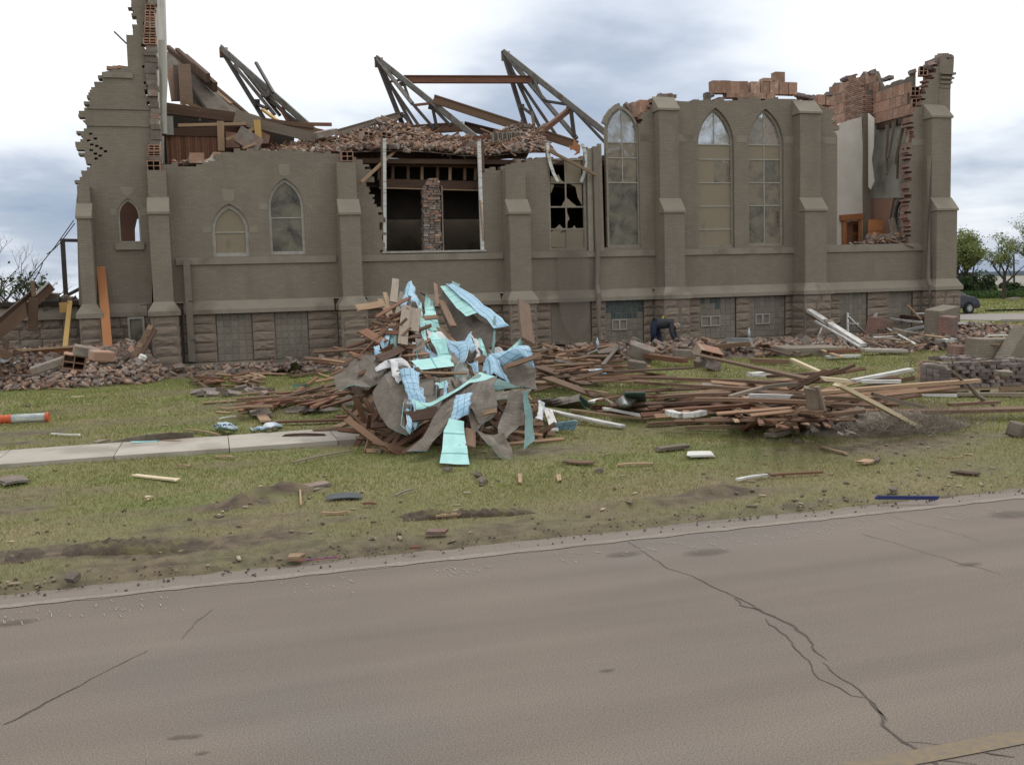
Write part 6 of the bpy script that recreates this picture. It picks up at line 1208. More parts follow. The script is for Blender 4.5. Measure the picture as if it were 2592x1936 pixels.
G7 = lambda x, y, z=.0: G(7, x, y, z)
sh([[G7(480, 1340, .25), G7(790, 1290, .3)], [G7(540, 1385, .1), G7(790, 1340, .3)], [G7(640, 1390, .05), G7(840, 1410, .1)]], shin_s, dteal_s, 'grey shingle sheet right of the big heap', crumple=.02)
sh([[G7(740, 1320, .25), G7(790, 1300, .3)], [G7(770, 1390, .05), G7(910, 1400, .05)]], dteal_s, shin_s, 'dark green flap beside the grey sheet right of the heap', crumple=.02)
sh([[G7(1120, 1275, .5), G7(1280, 1275, .5)], [G7(1125, 1365, .1), G7(1285, 1360, .1)]], sheetmat('green_glass', (.17, .28, .27), (.13, .22, .21), (1.7, 1.7, 1.7), .03, .42), dteal_s, 'square grey green panel standing on the lawn right of the heap', crumple=.004, torn=.006)
sh([[G7(1040, 1330, .3), G7(1110, 1305, .42), G7(1200, 1330, .3)], [G7(1040, 1385, .1), G7(1120, 1370, .38), G7(1200, 1385, .1)], [G7(1060, 1405, .05), G7(1120, 1405, .1), G7(1195, 1402, .05)]], metal_grey, shin_s, 'dull grey rounded sheet before the grey green panel', crumple=.01)
sh([[G7(850, 1100, .3), G7(985, 1090, .3)], [G7(870, 1135, .25), G7(960, 1150, .25)], [G7(870, 1160, .1), G7(930, 1160, .1)]], blue_s, shin_s, 'blue scrap among the boards right of the heap', crumple=.03)
sh([[G7(590, 1500, .15), G7(780, 1480, .2)], [G7(610, 1555, .02), G7(745, 1560, .02)]], blue_s, white_s, 'blue and white scrap on the grass by the white trim', crumple=.03)
G8 = lambda x, y, z=.0: G(8, x, y, z)
sh([[G8(720, 1130, .05), G8(830, 1055, .22)], [G8(790, 1150, .02), G8(915, 1110, .15)]], shin_s, teal_s, 'pointed grey shingle piece on the grass left of the heap', crumple=.02)
sh([[G8(330, 1170, .05), G8(480, 1148, .14), G8(620, 1150, .1), G8(770, 1160, .05)], [G8(370, 1195, .02), G8(520, 1185, .06), G8(640, 1185, .05), G8(740, 1180, .02)]], shin_s, black_s, 'long flat grey shingle piece on the grass left of the heap', crumple=.02)
sh([[G8(408, 985, .1), G8(530, 975, .14)], [G8(412, 1008, .02), G8(535, 992, .08)]], teal_s, shin_s, 'small flat teal scrap on the grass left of the heap', crumple=.01)
sh([[G8(250, 885, .1), G8(330, 865, .2), G8(385, 855, .1)], [G8(270, 895, .02), G8(330, 890, .05), G8(380, 885, .02)]], metal_grey, shin_s, 'dented light grey sheet metal by the church foot', crumple=.03); sh([[G8(385, 865, .2), G8(440, 825, .4), G8(470, 845, .2)], [G8(390, 890, .02), G8(440, 880, .1), G8(475, 880, .02)]], metal_grey, shin_s, 'crumpled grey metal flashing by the church foot', crumple=.06)
sh([[G8(775, 850, .5), G8(805, 840, .62), G8(840, 855, .5)], [G8(778, 885, .3), G8(808, 880, .5), G8(840, 880, .3)], [G8(790, 912, .1), G8(812, 910, .15), G8(835, 905, .1)]], teal_s, white_s, 'rolled teal scrap standing at the left edge of the heap', crumple=.02)
sh([[S(8, 1030, 790, up=.2), S(8, 1075, 800, up=.2)], [S(8, 1035, 850, up=.1), S(8, 1090, 872, up=.1)]], blue_s, white_s, 'blue scrap in the dark boards at the heap left', crumple=.03)
sh([[G(13, 760, 725, .02), G(13, 1000, 660, .12), G(13, 1200, 636, .16), G(13, 1450, 640, .1)], [G(13, 850, 728, .01), G(13, 1000, 708, .03), G(13, 1190, 695, .04), G(13, 1440, 680, .02)]], shin_s, black_s, 'warped grey roofing strip lying on the sidewalk edge', crumple=.012)
sh([[G(13, 975, 700, .07), G(13, 1190, 688, .08)], [G(13, 975, 712, .05), G(13, 1190, 698, .06)]], teal_s, shin_s, 'pale teal edge under the warped grey roofing strip', crumple=.004, torn=.01)
bag_m = M('pale_blue_plastic', (.52, .62, .68), (.36, .50, .60), scale=4, rough=.4, bump=.3, bscale=9)
Gq = lambda x, y, z=0.0: G(16, x, y, z)
bag = sheet([[Gq(770, 880, .05), Gq(840, 830, .18), Gq(960, 815, .2), Gq(1060, 850, .12), Gq(1105, 890, .03)], [Gq(780, 910, .02), Gq(860, 900, .12), Gq(960, 905, .15), Gq(1050, 925, .1), Gq(1095, 920, .02)], [Gq(830, 920, .01), Gq(900, 925, .04), Gq(960, 935, .05), Gq(1020, 950, .03), Gq(1080, 940, .01)]], bag_m, bag_m, 'pale blue plastic bag with dark letters lying on the lawn', cat='plastic bag', name='plastic_bag', crumple=.02)
blk_t = M('dark_print', (.05, .07, .09))
def textob(body, loc, rot, size, mat, parent=None):
    cu = bpy.data.curves.new('lettering', 'FONT'); cu.body = body; cu.size = size; cu.extrude = .003; cu.align_x = 'CENTER'; cu.align_y = 'CENTER'; cu.materials.append(mat); o = bpy.data.objects.new('lettering', cu); link(o, parent, loc); o.rotation_euler = rot
    bpy.context.view_layer.update(); me = bpy.data.meshes.new_from_object(o.evaluated_get(bpy.context.evaluated_depsgraph_get())); o2 = bpy.data.objects.new('lettering', me); link(o2, parent, loc); o2.rotation_euler = rot; bpy.data.objects.remove(o); return o2
cb_ = WLOC[bag.name]; lt = textob('VARIN', Gq(945, 885, .17)+Vector((0, -.03, .03)), (R(28), 0, R(172)), .125, blk_t, bag)
sheet([[Gq(1290, 910, .02), Gq(1350, 890, .12), Gq(1420, 890, .06), Gq(1520, 850, .14), Gq(1640, 835, .16), Gq(1735, 855, .06)], [Gq(1310, 940, .01), Gq(1370, 930, .06), Gq(1440, 915, .04), Gq(1530, 890, .12), Gq(1640, 890, .14), Gq(1740, 890, .03)], [Gq(1340, 945, .01), Gq(1390, 940, .02), Gq(1500, 925, .02), Gq(1580, 950, .03), Gq(1640, 930, .04), Gq(1730, 920, .01)]], sheetmat('white_blue_plastic', (.66, .68, .72), (.34, .52, .66)), bag_m, 'crumpled white and pale blue plastic bag by the sidewalk', cat='plastic bag', name='plastic_bag', crumple=.03)
# ------------------------------------------------------------------ boards of the big heap
def P9(a, b, w_, m, label, up=.25, t_=.03, roll=0, grp=None, split=.03, upv=None): return plank(S(9, *a, up=up), S(9, *b, up=up), w_*.82, t_, m, label, 'board', grp, 'board', roll, upv or (0, -.8, .6), split, rnd.uniform(-.02, .02))
P9((338, 38), (322, 240), .17, wood_grey, 'weathered board standing at the very top of the heap', .2); P9((405, 110), (360, 330), .2, wood_grey, 'broad weathered board left of the blue crown sheet', .1); P9((430, 340), (400, 688), .19, wood_grey, 'nail studded board hanging down the heap front', .35); P9((505, 320), (480, 520), .27, wood_grey, 'wide pale split board beside the nail studded board', .25, split=.1)
P9((672, 140), (688, 330), .09, wood_brown, 'splintered upright board right of the teal flap', .35, split=.15); P9((720, 270), (822, 495), .15, wood_brown, 'brown board slanting down right of the teal flap', .3); P9((690, 400), (880, 590), .12, wood_tan, 'tan board slanting behind the white drape', .1); P9((572, 425), (692, 412), .1, wood_tan, 'short tan board above the white drape', .3)
P9((15, 312), (235, 272), .17, wood_tan, 'tan board jutting out left of the heap', .25); P9((180, 470), (445, 300), .07, wood_red, 'reddish lath crossing the boards at the heap top left', .4); P9((205, 190), (330, 420), .12, wood_tan, 'tan board fanned below the heap top', .15); P9((245, 120), (300, 330), .1, wood_tan, 'thin board fanned left of the heap top', .12); P9((300, 400), (380, 520), .18, wood_brown, 'brown board curving below the fanned boards', .15)
P9((460, 235), (440, 330), .07, wood_dark, 'dark stub under the blue crown sheet', .3); P9((450, 560), (475, 720), .12, wood_brown, 'brown board under the white membrane', .12); P9((65, 535), (245, 640), .2, wood_red, 'broad red brown board at the heap left side', .3); P9((215, 570), (370, 580), .1, wood_red, 'short reddish board beside the broad red one', .35); P9((200, 790), (395, 690), .16, wood_dark, 'dark board leaning at the heap left foot', .3)
P9((1412, 385), (1448, 745), .29, wood_brown, 'wide brown plank standing upright right of the heap', .5, .05, upv=(0, -1, .2)); P9((1250, 945), (1550, 830), .09, wood_brown, 'splintered stick jutting right over the blue dome', .45, split=.12); P9((540, 965), (950, 970), .04, wood_tan, 'thin tan lath lying level across the shingle field', .4); P9((515, 895), (560, 960), .08, wood_dark, 'dark block stuck on the shingle field', .35)
P9((425, 1235), (700, 1185), .2, wood_dark, 'dark red brown board below the curved shingle sheet', .2); P9((915, 1290), (925, 1440), .22, wood_brown, 'left of the two brown boards stood on the lowest teal sheet', .12, .04); P9((965, 1290), (962, 1440), .16, wood_brown, 'right of the two brown boards stood on the lowest teal sheet', .12, .04); P9((1060, 1270), (1190, 1240), .08, wood_tan, 'tan splinter across the lower front shingles', .3); P9((960, 840), (1110, 815), .14, wood_tan, 'tan board beneath the domed blue sheet', .2); P9((1000, 785), (1100, 745), .14, wood_brown, 'brown board under the white fold', .25)
SPL = []
for i in range(120):       # reddish boards jammed through the left side
    x, y = rnd.uniform(-30, 420), rnd.uniform(330, 800)
    if x < 235-(y-330)*.5: continue
    a = R(rnd.gauss(-6, 16)); l_ = rnd.uniform(130, 360)*min(1, .45+(y-330)/500)
    if i > 50: SPL.append((S(9, x, y, up=rnd.uniform(0, .2)), l_/420, a, rnd.uniform(.03, .07))); continue
    P9((x-l_/2*math.cos(a), y-l_/2*math.sin(a)), (x+l_/2*math.cos(a), y+l_/2*math.sin(a)), rnd.uniform(.05, .11), rnd.choice((wood_red, wood_red, wood_brown, wood_dark)), 'reddish brown board jammed into the left side of the big heap', rnd.uniform(0, .22), roll=rnd.uniform(-.6, .6), grp='reddish boards in the left side of the heap', split=.06)
for i in range(16):       # loose boards inside the heap
    x, y = rnd.uniform(520, 1350), rnd.uniform(420, 1330); a = R(rnd.gauss(10, 40)); l_ = rnd.uniform(90, 220); P9((x-l_/2*math.cos(a), y-l_/2*math.sin(a)), (x+l_/2*math.cos(a), y+l_/2*math.sin(a)), rnd.uniform(.06, .14), rnd.choice((wood_brown, wood_tan, wood_dark)), 'brown board showing between the roofing sheets of the heap', rnd.uniform(-.05, .08), roll=rnd.uniform(-.5, .5), grp='boards between the roofing sheets', split=.05)
for i in range(190): x, y = rnd.uniform(60, 1560), rnd.uniform(760, 1360); a = R(rnd.gauss(0, 45)); (SPL.append((S(9, x, y, up=rnd.uniform(-.45, -.16)), rnd.uniform(.2, .5), a, rnd.uniform(.04, .1))) if y < 1200+80*math.sin(x/240) else None)
for i in range(22):
    x, y = rnd.uniform(230, 1430), rnd.uniform(480, 1200)
    if abs(x-420-(y-100)*.45) > 260+(y-300)*.5: continue
    a = math.atan2(y-60, x-430-120*rnd.random())+rnd.gauss(0, .35); l2 = rnd.uniform(80, 170); w2 = rnd.uniform(16, 42); cc, ss = math.cos(a), math.sin(a); f_ = lambda u, v, z: (x+l2*u*cc-w2*v*ss, y+l2*u*ss+w2*v*cc, z); k = rnd.uniform(-.2, .2); zb = rnd.uniform(.08, .26)
    sh(R9([[f_(-1, -1, zb), f_(-1, 1, zb+.06)], [f_(-.3+k, -1, zb+.14), f_(-.2+k, 1, zb+.06)], [f_(.3+k, -1.1, zb), f_(.4+k, 1, zb+.12)], [f_(1, -.8, zb-.1), f_(.95, .9, zb-.06)]]), *rnd.choice(((shin_s, teal_s), (shin_s, blue_s), (shin_s, teal_s), (shin_s, shin_s), (blue_s, white_s), (teal_s, shin_s), (dteal_s, shin_s))), 'narrow creased strip of torn roofing draped down the big heap', crumple=.03, group='narrow roofing strips in the big heap')
splinters('splinter_mass', SPL, wood_mix, 'smaller splintered boards filling the left side of the big heap')
# boards thrown left over the lawn
def PG(r, a, b, w_, m, label, z=.05, t_=.035, roll=0, grp=None, split=.04, z2=None, nm='board', cat='board', bow=None): return plank(G(r, *a, z), G(r, *b, z if z2 is None else z2), w_, t_, m, label, cat, grp, nm, roll, (0, 0, 1), split, rnd.uniform(-.015, .015) if bow is None else bow)
L_ = [(8, (0, 1090), (470, 1060), .2, wood_brown, 'long brown board stretching left across the lawn'), (8, (0, 1060), (380, 1040), .14, wood_tan, 'long tan board behind the long brown one'), (8, (240, 1135), (600, 1065), .2, wood_red, 'reddish board slanting on the lawn left of the heap'), (8, (330, 1140), (830, 1000), .12, wood_brown, 'brown board slanting up into the heap from the lawn'), (8, (490, 1190), (700, 1060), .14, wood_dark, 'dark board propped beside the pointed shingle'),
      (8, (470, 1045), (830, 945), .3, wood_brown, 'broad brown board resting on the heap left foot'), (8, (600, 1060), (830, 985), .14, wood_tan, 'tan board next to the broad brown board'), (8, (215, 1265), (1050, 1240), .16, wood_red, 'long straight reddish board beside the sidewalk'), (8, (140, 1150), (195, 1215), .36, wood_grey, 'square piece of plywood on the lawn'), (8, (185, 1215), (215, 1258), .18, wood_tan, 'splintered tan end below the plywood piece'),
      (8, (110, 900), (372, 905), .18, wood_tan, 'tan board along the church foot left of the heap'), (8, (405, 920), (740, 880), .24, wood_brown, 'thick brown beam along the church foot left of the heap'), (8, (570, 1325), (930, 1315), .07, wood_brown, 'thin brown strip on the sidewalk'), (8, (345, 1362), (655, 1358), .06, wood_dark, 'dark thin strip lying on the sidewalk slab'), (8, (740, 1305), (840, 1270), .16, wood_tan, 'tan wedge of wood by the end of the sidewalk'), (8, (730, 1225), (960, 1200), .22, wood_red, 'dark reddish broken board by the end of the sidewalk'),
      (8, (840, 1175), (910, 1190), .2, wood_grey, 'grey square offcut by the curved shingle'), (8, (840, 825), (1040, 820), .12, wood_brown, 'brown board standing off the heap left side'), (8, (590, 895), (750, 940), .06, wood_tan, 'thin tan lath left of the teal roll'), (8, (0, 1218), (45, 1215), .05, wood_tan, 'little tan splinter on the lawn'), (13, (1520, 410), (2065, 370), .18, wood_tan, 'tan board along the far lawn by the brick scatter'), (13, (1450, 262), (1760, 285), .12, wood_tan, 'pale tan board on the grass near the tower'),
      (13, (1000, 950), (1330, 985), .09, wood_new, 'pale splintered board alone on the front grass'), (13, (1620, 445), (1740, 462), .05, wood_tan, 'thin tan stick on the lawn left of the plywood'), (13, (1615, 478), (1735, 484), .07, wood_tan, 'flat tan stick on the lawn left of the plywood'), (13, (1640, 528), (1810, 508), .035, white_paint, 'white painted stick beside the lettered bag'), (13, (1380, 610), (1640, 650), .06, wood_tan, 'tan lath on the grass by the sidewalk'), (13, (535, 365), (635, 362), .05, wood_new, 'short pale stick on the far lawn'),
      (13, (380, 640), (600, 650), .03, white_paint, 'thin white stick on the lawn by the orange tube'), (13, (350, 303), (530, 310), .07, wood_tan, 'tan stick at the front edge of the brick heap'), (13, (1620, 815), (1755, 818), .04, wood_tan, 'pale stick on the grass before the sidewalk'), (13, (1325, 880), (1425, 888), .03, wood_tan, 'thin pale sliver on the front grass'), (13, (1090, 1128), (1128, 1112), .05, wood_new, 'small pale chip on the front grass'), (13, (720, 705), (810, 688), .12, wood_grey, 'grey weathered offcut by the roofing strip'),
      (13, (1210, 695), (1350, 700), .07, wood_tan, 'tan lath lying on the sidewalk edge'), (21, (175, 395), (182, 525), .02, wood_tan, 'thin stick poking from the dug soil'), (21, (340, 580), (540, 572), .03, wood_tan, 'orange tan sliver on the verge'), (21, (640, 520), (745, 517), .04, wood_red, 'small reddish splinter on the verge'), (21, (880, 458), (1025, 408), .02, wood_grey, 'bent twig like lath on the verge'), (21, (1180, 608), (1370, 592), .035, wood_tan, 'pale tan lath lying on the verge'),
      (21, (1815, 295), (1820, 358), .045, wood_tan, 'short upright looking tan chip on the grass'), (21, (110, 210), (560, 120), .03, wood_grey, 'long grey branch lying on the front grass'), (21, (980, 848), (1085, 840), .03, wood_red, 'red brown splinter at the road edge'), (14, (60, 122), (190, 130), .16, wood_brown, 'brown shattered offcut on the front grass'), (14, (300, 142), (475, 136), .05, wood_tan, 'tan stick on the front grass'), (14, (870, 210), (1005, 190), .045, white_paint, 'white painted stick on the front grass at right'),
      (14, (1020, 190), (1260, 176), .04, wood_red, 'reddish lath on the front grass at right'), (14, (1260, 55), (1380, 88), .05, wood_tan, 'tan stick below the dug roots'), (14, (1810, 105), (1930, 104), .03, wood_tan, 'thin tan lath at the far right of the front grass'), (14, (25, 190), (30, 215), .05, wood_tan, 'tiny tan chip on the front grass'), (14, (1885, 172), (2005, 185), .12, wood_dark, 'dark rotten board on the verge at right'), (14, (1440, 130), (1490, 118), .14, wood_tan, 'small square tan chip at right')]
for r, a, b, w_, m, lb in L_: PG(r, a, b, w_, m, lb, z=.025+.02*rnd.random() if r in (13, 14, 21) else .06, t_=.02 if r in (13, 14, 21) else .03)
bl = M('blue_paint', (.03, .04, .13)); PG(14, (1515, 295), (1815, 297), .018, bl, 'dark blue strip lying along the road edge', cat='strip', nm='strip'); PG(21, (370, 470), (630, 455), .26, M('slate_grey_metal', (.095, .105, .115), (.07, .078, .085)), 'dark grey metal plate lying on the grass by the dug soil', cat='metal plate', nm='metal_plate', t_=.012, z=.03)
PG(21, (180, 392), (380, 358), .2, chunk_m, 'flat grey slab of stone on the front grass', cat='stone slab', nm='stone_slab', t_=.03); PG(14, (630, 92), (755, 90), .3, white_paint, 'weathered white wooden piece on the front grass', cat='offcut', nm='offcut', t_=.025); PG(14, (490, 68), (630, 52), .16, soil, 'dark clod of turf beside the white offcut', cat='clod', nm='turf_clod', t_=.04); PG(13, (0, 1000), (190, 975), .45, chunk_m, 'pale grey broken slab at the left edge of the grass', cat='stone slab', nm='stone_slab', t_=.03); PG(21, (1120, 722), (1260, 722), .12, chunk_m, 'flat stone half buried in the verge', cat='stone slab', nm='stone_slab', t_=.03)
PG(21, (95, 915), (215, 915), .12, wood_tan, 'tan broken board at the road edge', z=.03); PG(21, (115, 945), (470, 908), .018, M('red_ribbon', (.4, .05, .04), (.12, .04, .16), scale=3, lo=.45, hi=.55), 'red and purple ribbon at the road edge', cat='ribbon', nm='ribbon', z=.012, t_=.006)
# fan of boards at the right of the heap
for i, (a, b, w_, m, lb) in enumerate([((80, 858), (285, 842), .1, wood_brown, 'brown lath behind the upright plank, topmost'), ((90, 905), (340, 865), .16, wood_tan, 'tan board behind the upright plank'), ((140, 915), (345, 925), .12, wood_brown, 'brown board left of the upright plank foot'), ((180, 928), (610, 998), .1, wood_brown, 'thin brown board passing behind the upright plank'), ((445, 975), (650, 935), .18, wood_brown, 'brown board rising right of the upright plank'), ((520, 1055), (860, 1008), .16, wood_brown, 'long brown board in the fan right of the heap'),
      ((480, 1085), (880, 1058), .1, wood_tan, 'tan lath in the fan right of the heap'), ((610, 1120), (880, 1075), .12, wood_red, 'reddish board in the fan right of the heap'), ((545, 1165), (820, 1150), .12, wood_brown, 'level brown board in the fan right of the heap'), ((470, 1085), (850, 1225), .26, wood_brown, 'upper broad board slanting out of the heap'), ((540, 1168), (930, 1312), .34, wood_brown, 'lower broad board slanting out of the heap'), ((870, 1085), (1350, 1140), .06, wood_brown, 'thin curved board over the broken beam'), ((1000, 1125), (1620, 1095), .26, wood_dark, 'thick dark beam with a lit upper edge'), ((860, 1200), (1240, 1170), .12, wood_brown, 'brown board in front of the dark beam'),
      ((600, 1035), (850, 1090), .05, metal_grey, 'bent grey metal rail lying over the boards'), ((960, 1075), (1095, 920), .09, shin_s, 'narrow grey sheet propped over the boards'), ((620, 980), (830, 955), .1, wood_red, 'reddish board near the church foot'), ((850, 945), (930, 915), .06, wood_red, 'short reddish stick near the downspout'), ((930, 1340), (1085, 1312), .1, wood_red, 'reddish board on the grass beside the heap'), ((1000, 1285), (700, 1240), .05, wood_tan, 'tan lath on the grass beside the heap'),
      ((420, 1380), (1110, 1530), .12, white_paint, 'long white painted trim lying in front of the heap'), ((200, 1325), (410, 1365), .1, white_paint, 'white painted trim ending at the heap front'), ((550, 1410), (600, 1560), .13, white_paint, 'white painted trim standing on the grass'), ((870, 1350), (975, 1325), .1, white_paint, 'white trim tilted by the grey green panel'), ((960, 1395), (1345, 1475), .05, white_paint, 'thin white trim strip, upper of three on the grass'), ((1000, 1400), (1340, 1465), .04, white_paint, 'thin white trim strip, middle of three on the grass'), ((720, 1410), (1300, 1475), .06, wood_tan, 'tan strip under the thin white trims'), ((975, 1325), (1090, 1400), .08, wood_grey, 'grey brace crossing the rounded grey sheet'),
      ((860, 1170), (1500, 1160), .09, wood_brown, 'long thin board pointing right at the lumber pile')]):
    z = np.interp(a[1], [840, 1000, 1200, 1330, 1500], [.55, .5, .45, .25, .12]); PG(7, a, b, w_, m, lb, z=z, z2=np.interp(b[1], [840, 1000, 1200, 1330, 1500], [.4, .3, .2, .12, .06]))
FAN = []
for i in range(95):
    x, y = rnd.uniform(80, 1000), rnd.uniform(880, 1220); a = R(rnd.gauss(2, 12)); l_ = rnd.uniform(120, 380)
    if i > 44: FAN.append((G(7, x, y, rnd.uniform(.05, .3)), l_/260, -a*.3, rnd.uniform(.05, .1))); continue
    PG(7, (x-l_/2*math.cos(a), y-l_/2*math.sin(a)*.6), (x+l_/2*math.cos(a), y+l_/2*math.sin(a)*.6), rnd.uniform(.07, .18), rnd.choice((wood_brown, wood_brown, wood_tan, wood_red, wood_dark)), 'brown board lying in the fan of boards right of the heap', z=rnd.uniform(.08, .38), grp='boards fanned out right of the heap', roll=rnd.uniform(-.3, .3))
splinters('splinter_mass', FAN, wood_mix, 'smaller boards filling the fan right of the big heap')
for i in range(42):
    x, y = rnd.uniform(100, 850), rnd.uniform(1000, 1150); y = max(y, 1190-(x)*.35); a = R(rnd.gauss(-9, 7)); l_ = rnd.uniform(120, 420); PG(8, (x-l_/2*math.cos(a), y-l_/2*math.sin(a)), (x+l_/2*math.cos(a), y+l_/2*math.sin(a)), rnd.uniform(.05, .14), rnd.choice((wood_brown, wood_red, wood_tan, wood_red)), 'reddish brown board scattered on the lawn left of the heap', z=rnd.uniform(.03, .22), grp='boards scattered left of the heap')
# ------------------------------------------------------------------ lumber pile on the right lawn
LB = [((0, 335), (1900, 400), .1, wood_brown, 'longest thin board across the back of the lumber pile', .45, .5), ((45, 385), (1400, 470), .12, wood_brown, 'long brown board second from the back of the lumber pile', .3, .5), ((735, 85), (1990, 360), .17, wood_brown, 'long board slanting from the brick strip onto the lumber pile', .25, .7), ((320, 550), (1120, 510), .3, wood_brown, 'split ended thick board at the left of the lumber pile', .3, .4), ((1080, 555), (1500, 440), .09, wood_grey, 'grey curved batten, left half', .5, .6), ((1480, 445), (1870, 405), .09, wood_grey, 'grey curved batten, right half', .6, .65),
      ((680, 575), (2212, 620), .12, wood_brown, 'long brown board crossing the middle of the lumber pile', .5, .45), ((0, 660), (960, 600), .2, wood_dark, 'dark board along the left front of the lumber pile', .15, .35), ((335, 710), (1390, 640), .17, wood_red, 'reddish board at the front left of the lumber pile', .3, .4), ((160, 855), (800, 820), .12, wood_brown, 'brown board on the grass before the lumber pile', .05, .05), ((600, 895), (1600, 900), .04, wood_tan, 'thin tan lath on the grass before the lumber pile', .05, .05), ((1810, 455), (2212, 260), .2, wood_brown, 'upper crossing board rising right over the lumber pile', .5, .85),
      ((1180, 690), (1880, 920), .05, wood_tan, 'thin light lath slanting down the lumber pile front', .35, .1), ((1250, 560), (1690, 755), .08, wood_tan, 'tan lath slanting under the crossing board', .5, .3), ((1470, 825), (1940, 670), .06, wood_tan, 'tan lath crossing the slanting lath', .2, .4), ((1380, 680), (1415, 900), .13, wood_red, 'pointed reddish splinter standing on the lumber pile front', .4, .05), ((1260, 925), (1380, 825), .08, wood_red, 'short reddish splinter at the lumber pile foot', .04, .3), ((590, 710), (720, 800), .1, wood_tan, 'bent tan splinter at the lumber pile front left', .35, .2),
      ((1920, 715), (2130, 735), .2, wood_brown, 'broad brown board end at the lumber pile centre', .4, .4), ((2020, 720), (2250, 880), .07, wood_tan, 'tan board slanting to the dug soil', .4, .1), ((1530, 985), (1810, 890), .18, wood_grey, 'pale grey board on the grass by the lumber pile', .06, .1), ((1540, 935), (1830, 840), .06, wood_tan, 'tan lath behind the pale grey board', .1, .2), ((1895, 800), (1920, 905), .1, wood_tan, 'small splinter before the dug soil', .25, .05), ((1990, 440), (2030, 675), .16, wood_grey, 'left of the two curved grey mouldings on the lumber pile', .75, .45), ((2045, 440), (2125, 715), .12, wood_grey, 'right of the two curved grey mouldings on the lumber pile', .75, .4)]
for a, b, w_, m, lb, z, z2 in LB: PG(10, a, b, w_, m, lb, z=z, z2=z2, t_=.05)
G6 = [((330, 1030), (530, 1120), .1, wood_new, 'short new pine stud on the grass behind the lumber pile', .25, .2), ((560, 1175), (768, 1195), .25, wood_new, 'new pine board lying on top of the lumber pile', .8, .75), ((665, 1215), (1265, 1535), .115, wood_new, 'long new pine stud slanting down to the dug soil', .8, .12), ((360, 1255), (665, 1110), .17, wood_brown, 'lower crossing board rising right over the lumber pile', .6, .9), ((540, 1165), (810, 1070), .12, wood_brown, 'board end poking up behind the crossing boards', .6, .8), ((0, 1195), (400, 1215), .1, wood_brown, 'brown board under the crossing boards', .5, .5), ((520, 1280), (1725, 1190), .14, wood_tan, 'long rounded orange brown timber at the right of the lumber pile', .45, .55), ((640, 1260), (1565, 1275), .12, wood_brown, 'brown timber beneath the rounded orange one', .3, .25),
      ((850, 1195), (1145, 1195), .1, white_paint, 'white painted trim at the right of the lumber pile', .5, .5), ((790, 1190), (1225, 1105), .16, white_paint, 'grooved white moulding slanting behind the lumber pile', .4, .55), ((1010, 1295), (1560, 1300), .07, white_paint, 'thin white trim below the brown timber', .15, .12), ((1040, 1420), (2120, 1400), .3, wood_brown, 'broad long board along the lumber pile front right', .18, .15), ((1500, 1370), (1870, 1350), .12, wood_brown, 'short brown board right of the lumber pile', .1, .1), ((930, 1290), (1320, 1385), .14, wood_grey, 'grey board slanting in the lumber pile right', .4, .2), ((0, 1345), (950, 1385), .14, wood_brown, 'brown board in the lower lumber pile', .35, .25), ((0, 1300), (330, 1310), .1, white_paint, 'whitish trim inside the lumber pile', .45, .45),
      ((60, 1440), (430, 1395), .07, wood_tan, 'tan lath low on the lumber pile front', .25, .3), ((480, 1470), (850, 1415), .16, wood_brown, 'curved brown board low on the lumber pile front', .25, .3), ((580, 1320), (860, 1330), .14, wood_brown, 'brown board in the middle of the lumber pile', .5, .5), ((10, 1145), (200, 1130), .12, white_paint, 'white trim behind the lumber pile', .3, .3), ((140, 1160), (740, 1125), .16, wood_dark, 'dark board at the back of the lumber pile', .4, .5), ((1310, 1290), (2065, 1290), .14, wood_grey, 'grey plank lying before the brick pallet', .05, .05)]
for a, b, w_, m, lb, z, z2 in G6: PG(6, a, b, w_, m, lb, z=z, z2=z2, t_=.05)
LUM = []
for i in range(170):
    x, y = rnd.uniform(250, 2700), rnd.uniform(400, 830); u = abs(x-1500)/1300
    if abs(y-640)/240 > 1.1-u*.8: continue
    a = R(rnd.gauss(0, 11)); l_ = rnd.uniform(200, 900)*(1 if y < 660 else .5); z = .05+.4*(1-u)*rnd.random()
    if i > 100: LUM.append((G(10, x, y, z), l_/330, -a*.3, rnd.uniform(.04, .09))); continue
    PG(10, (x-l_/2*math.cos(a), y-l_/2*math.sin(a)*.6), (x+l_/2*math.cos(a), y+l_/2*math.sin(a)*.6), rnd.uniform(.06, .16), rnd.choice((wood_brown, wood_brown, wood_red, wood_dark, wood_red)), 'long brown board lying in the lumber pile on the right lawn', z=z, grp='boards in the lumber pile on the right lawn', t_=.04, roll=rnd.uniform(-.3, .3))
splinters('splinter_mass', LUM, wood_mix, 'smaller boards filling the lumber pile on the right lawn')
for i in range(40):
    x, y = rnd.uniform(1100, 2300), rnd.uniform(640, 880); a = R(rnd.uniform(-70, 70)); l_ = rnd.uniform(60, 240); PG(10, (x-l_/2*math.cos(a), y-l_/2*math.sin(a)*.6), (x+l_/2*math.cos(a), y+l_/2*math.sin(a)*.6), rnd.uniform(.02, .07), rnd.choice((wood_red, wood_tan, wood_brown)), 'reddish splinter sticking out of the lumber pile front', z=.05, z2=rnd.uniform(.15, .5), grp='splinters at the lumber pile front', t_=.02, nm='splinter', cat='splinter')
for pp, lb in ((((410, 720), (470, 745), (560, 755), (680, 750), (800, 725)), 'white curved arch moulding lying at the lumber pile front'),):
    P = [G(10, x, y, .3) for x, y in pp]; mb = MB()
    for p_, q_ in zip(P, P[1:]): mb.beam(p_, q_, .12, .07)
    setp(mb.build('curved_moulding', white_paint), lb, 'moulding')
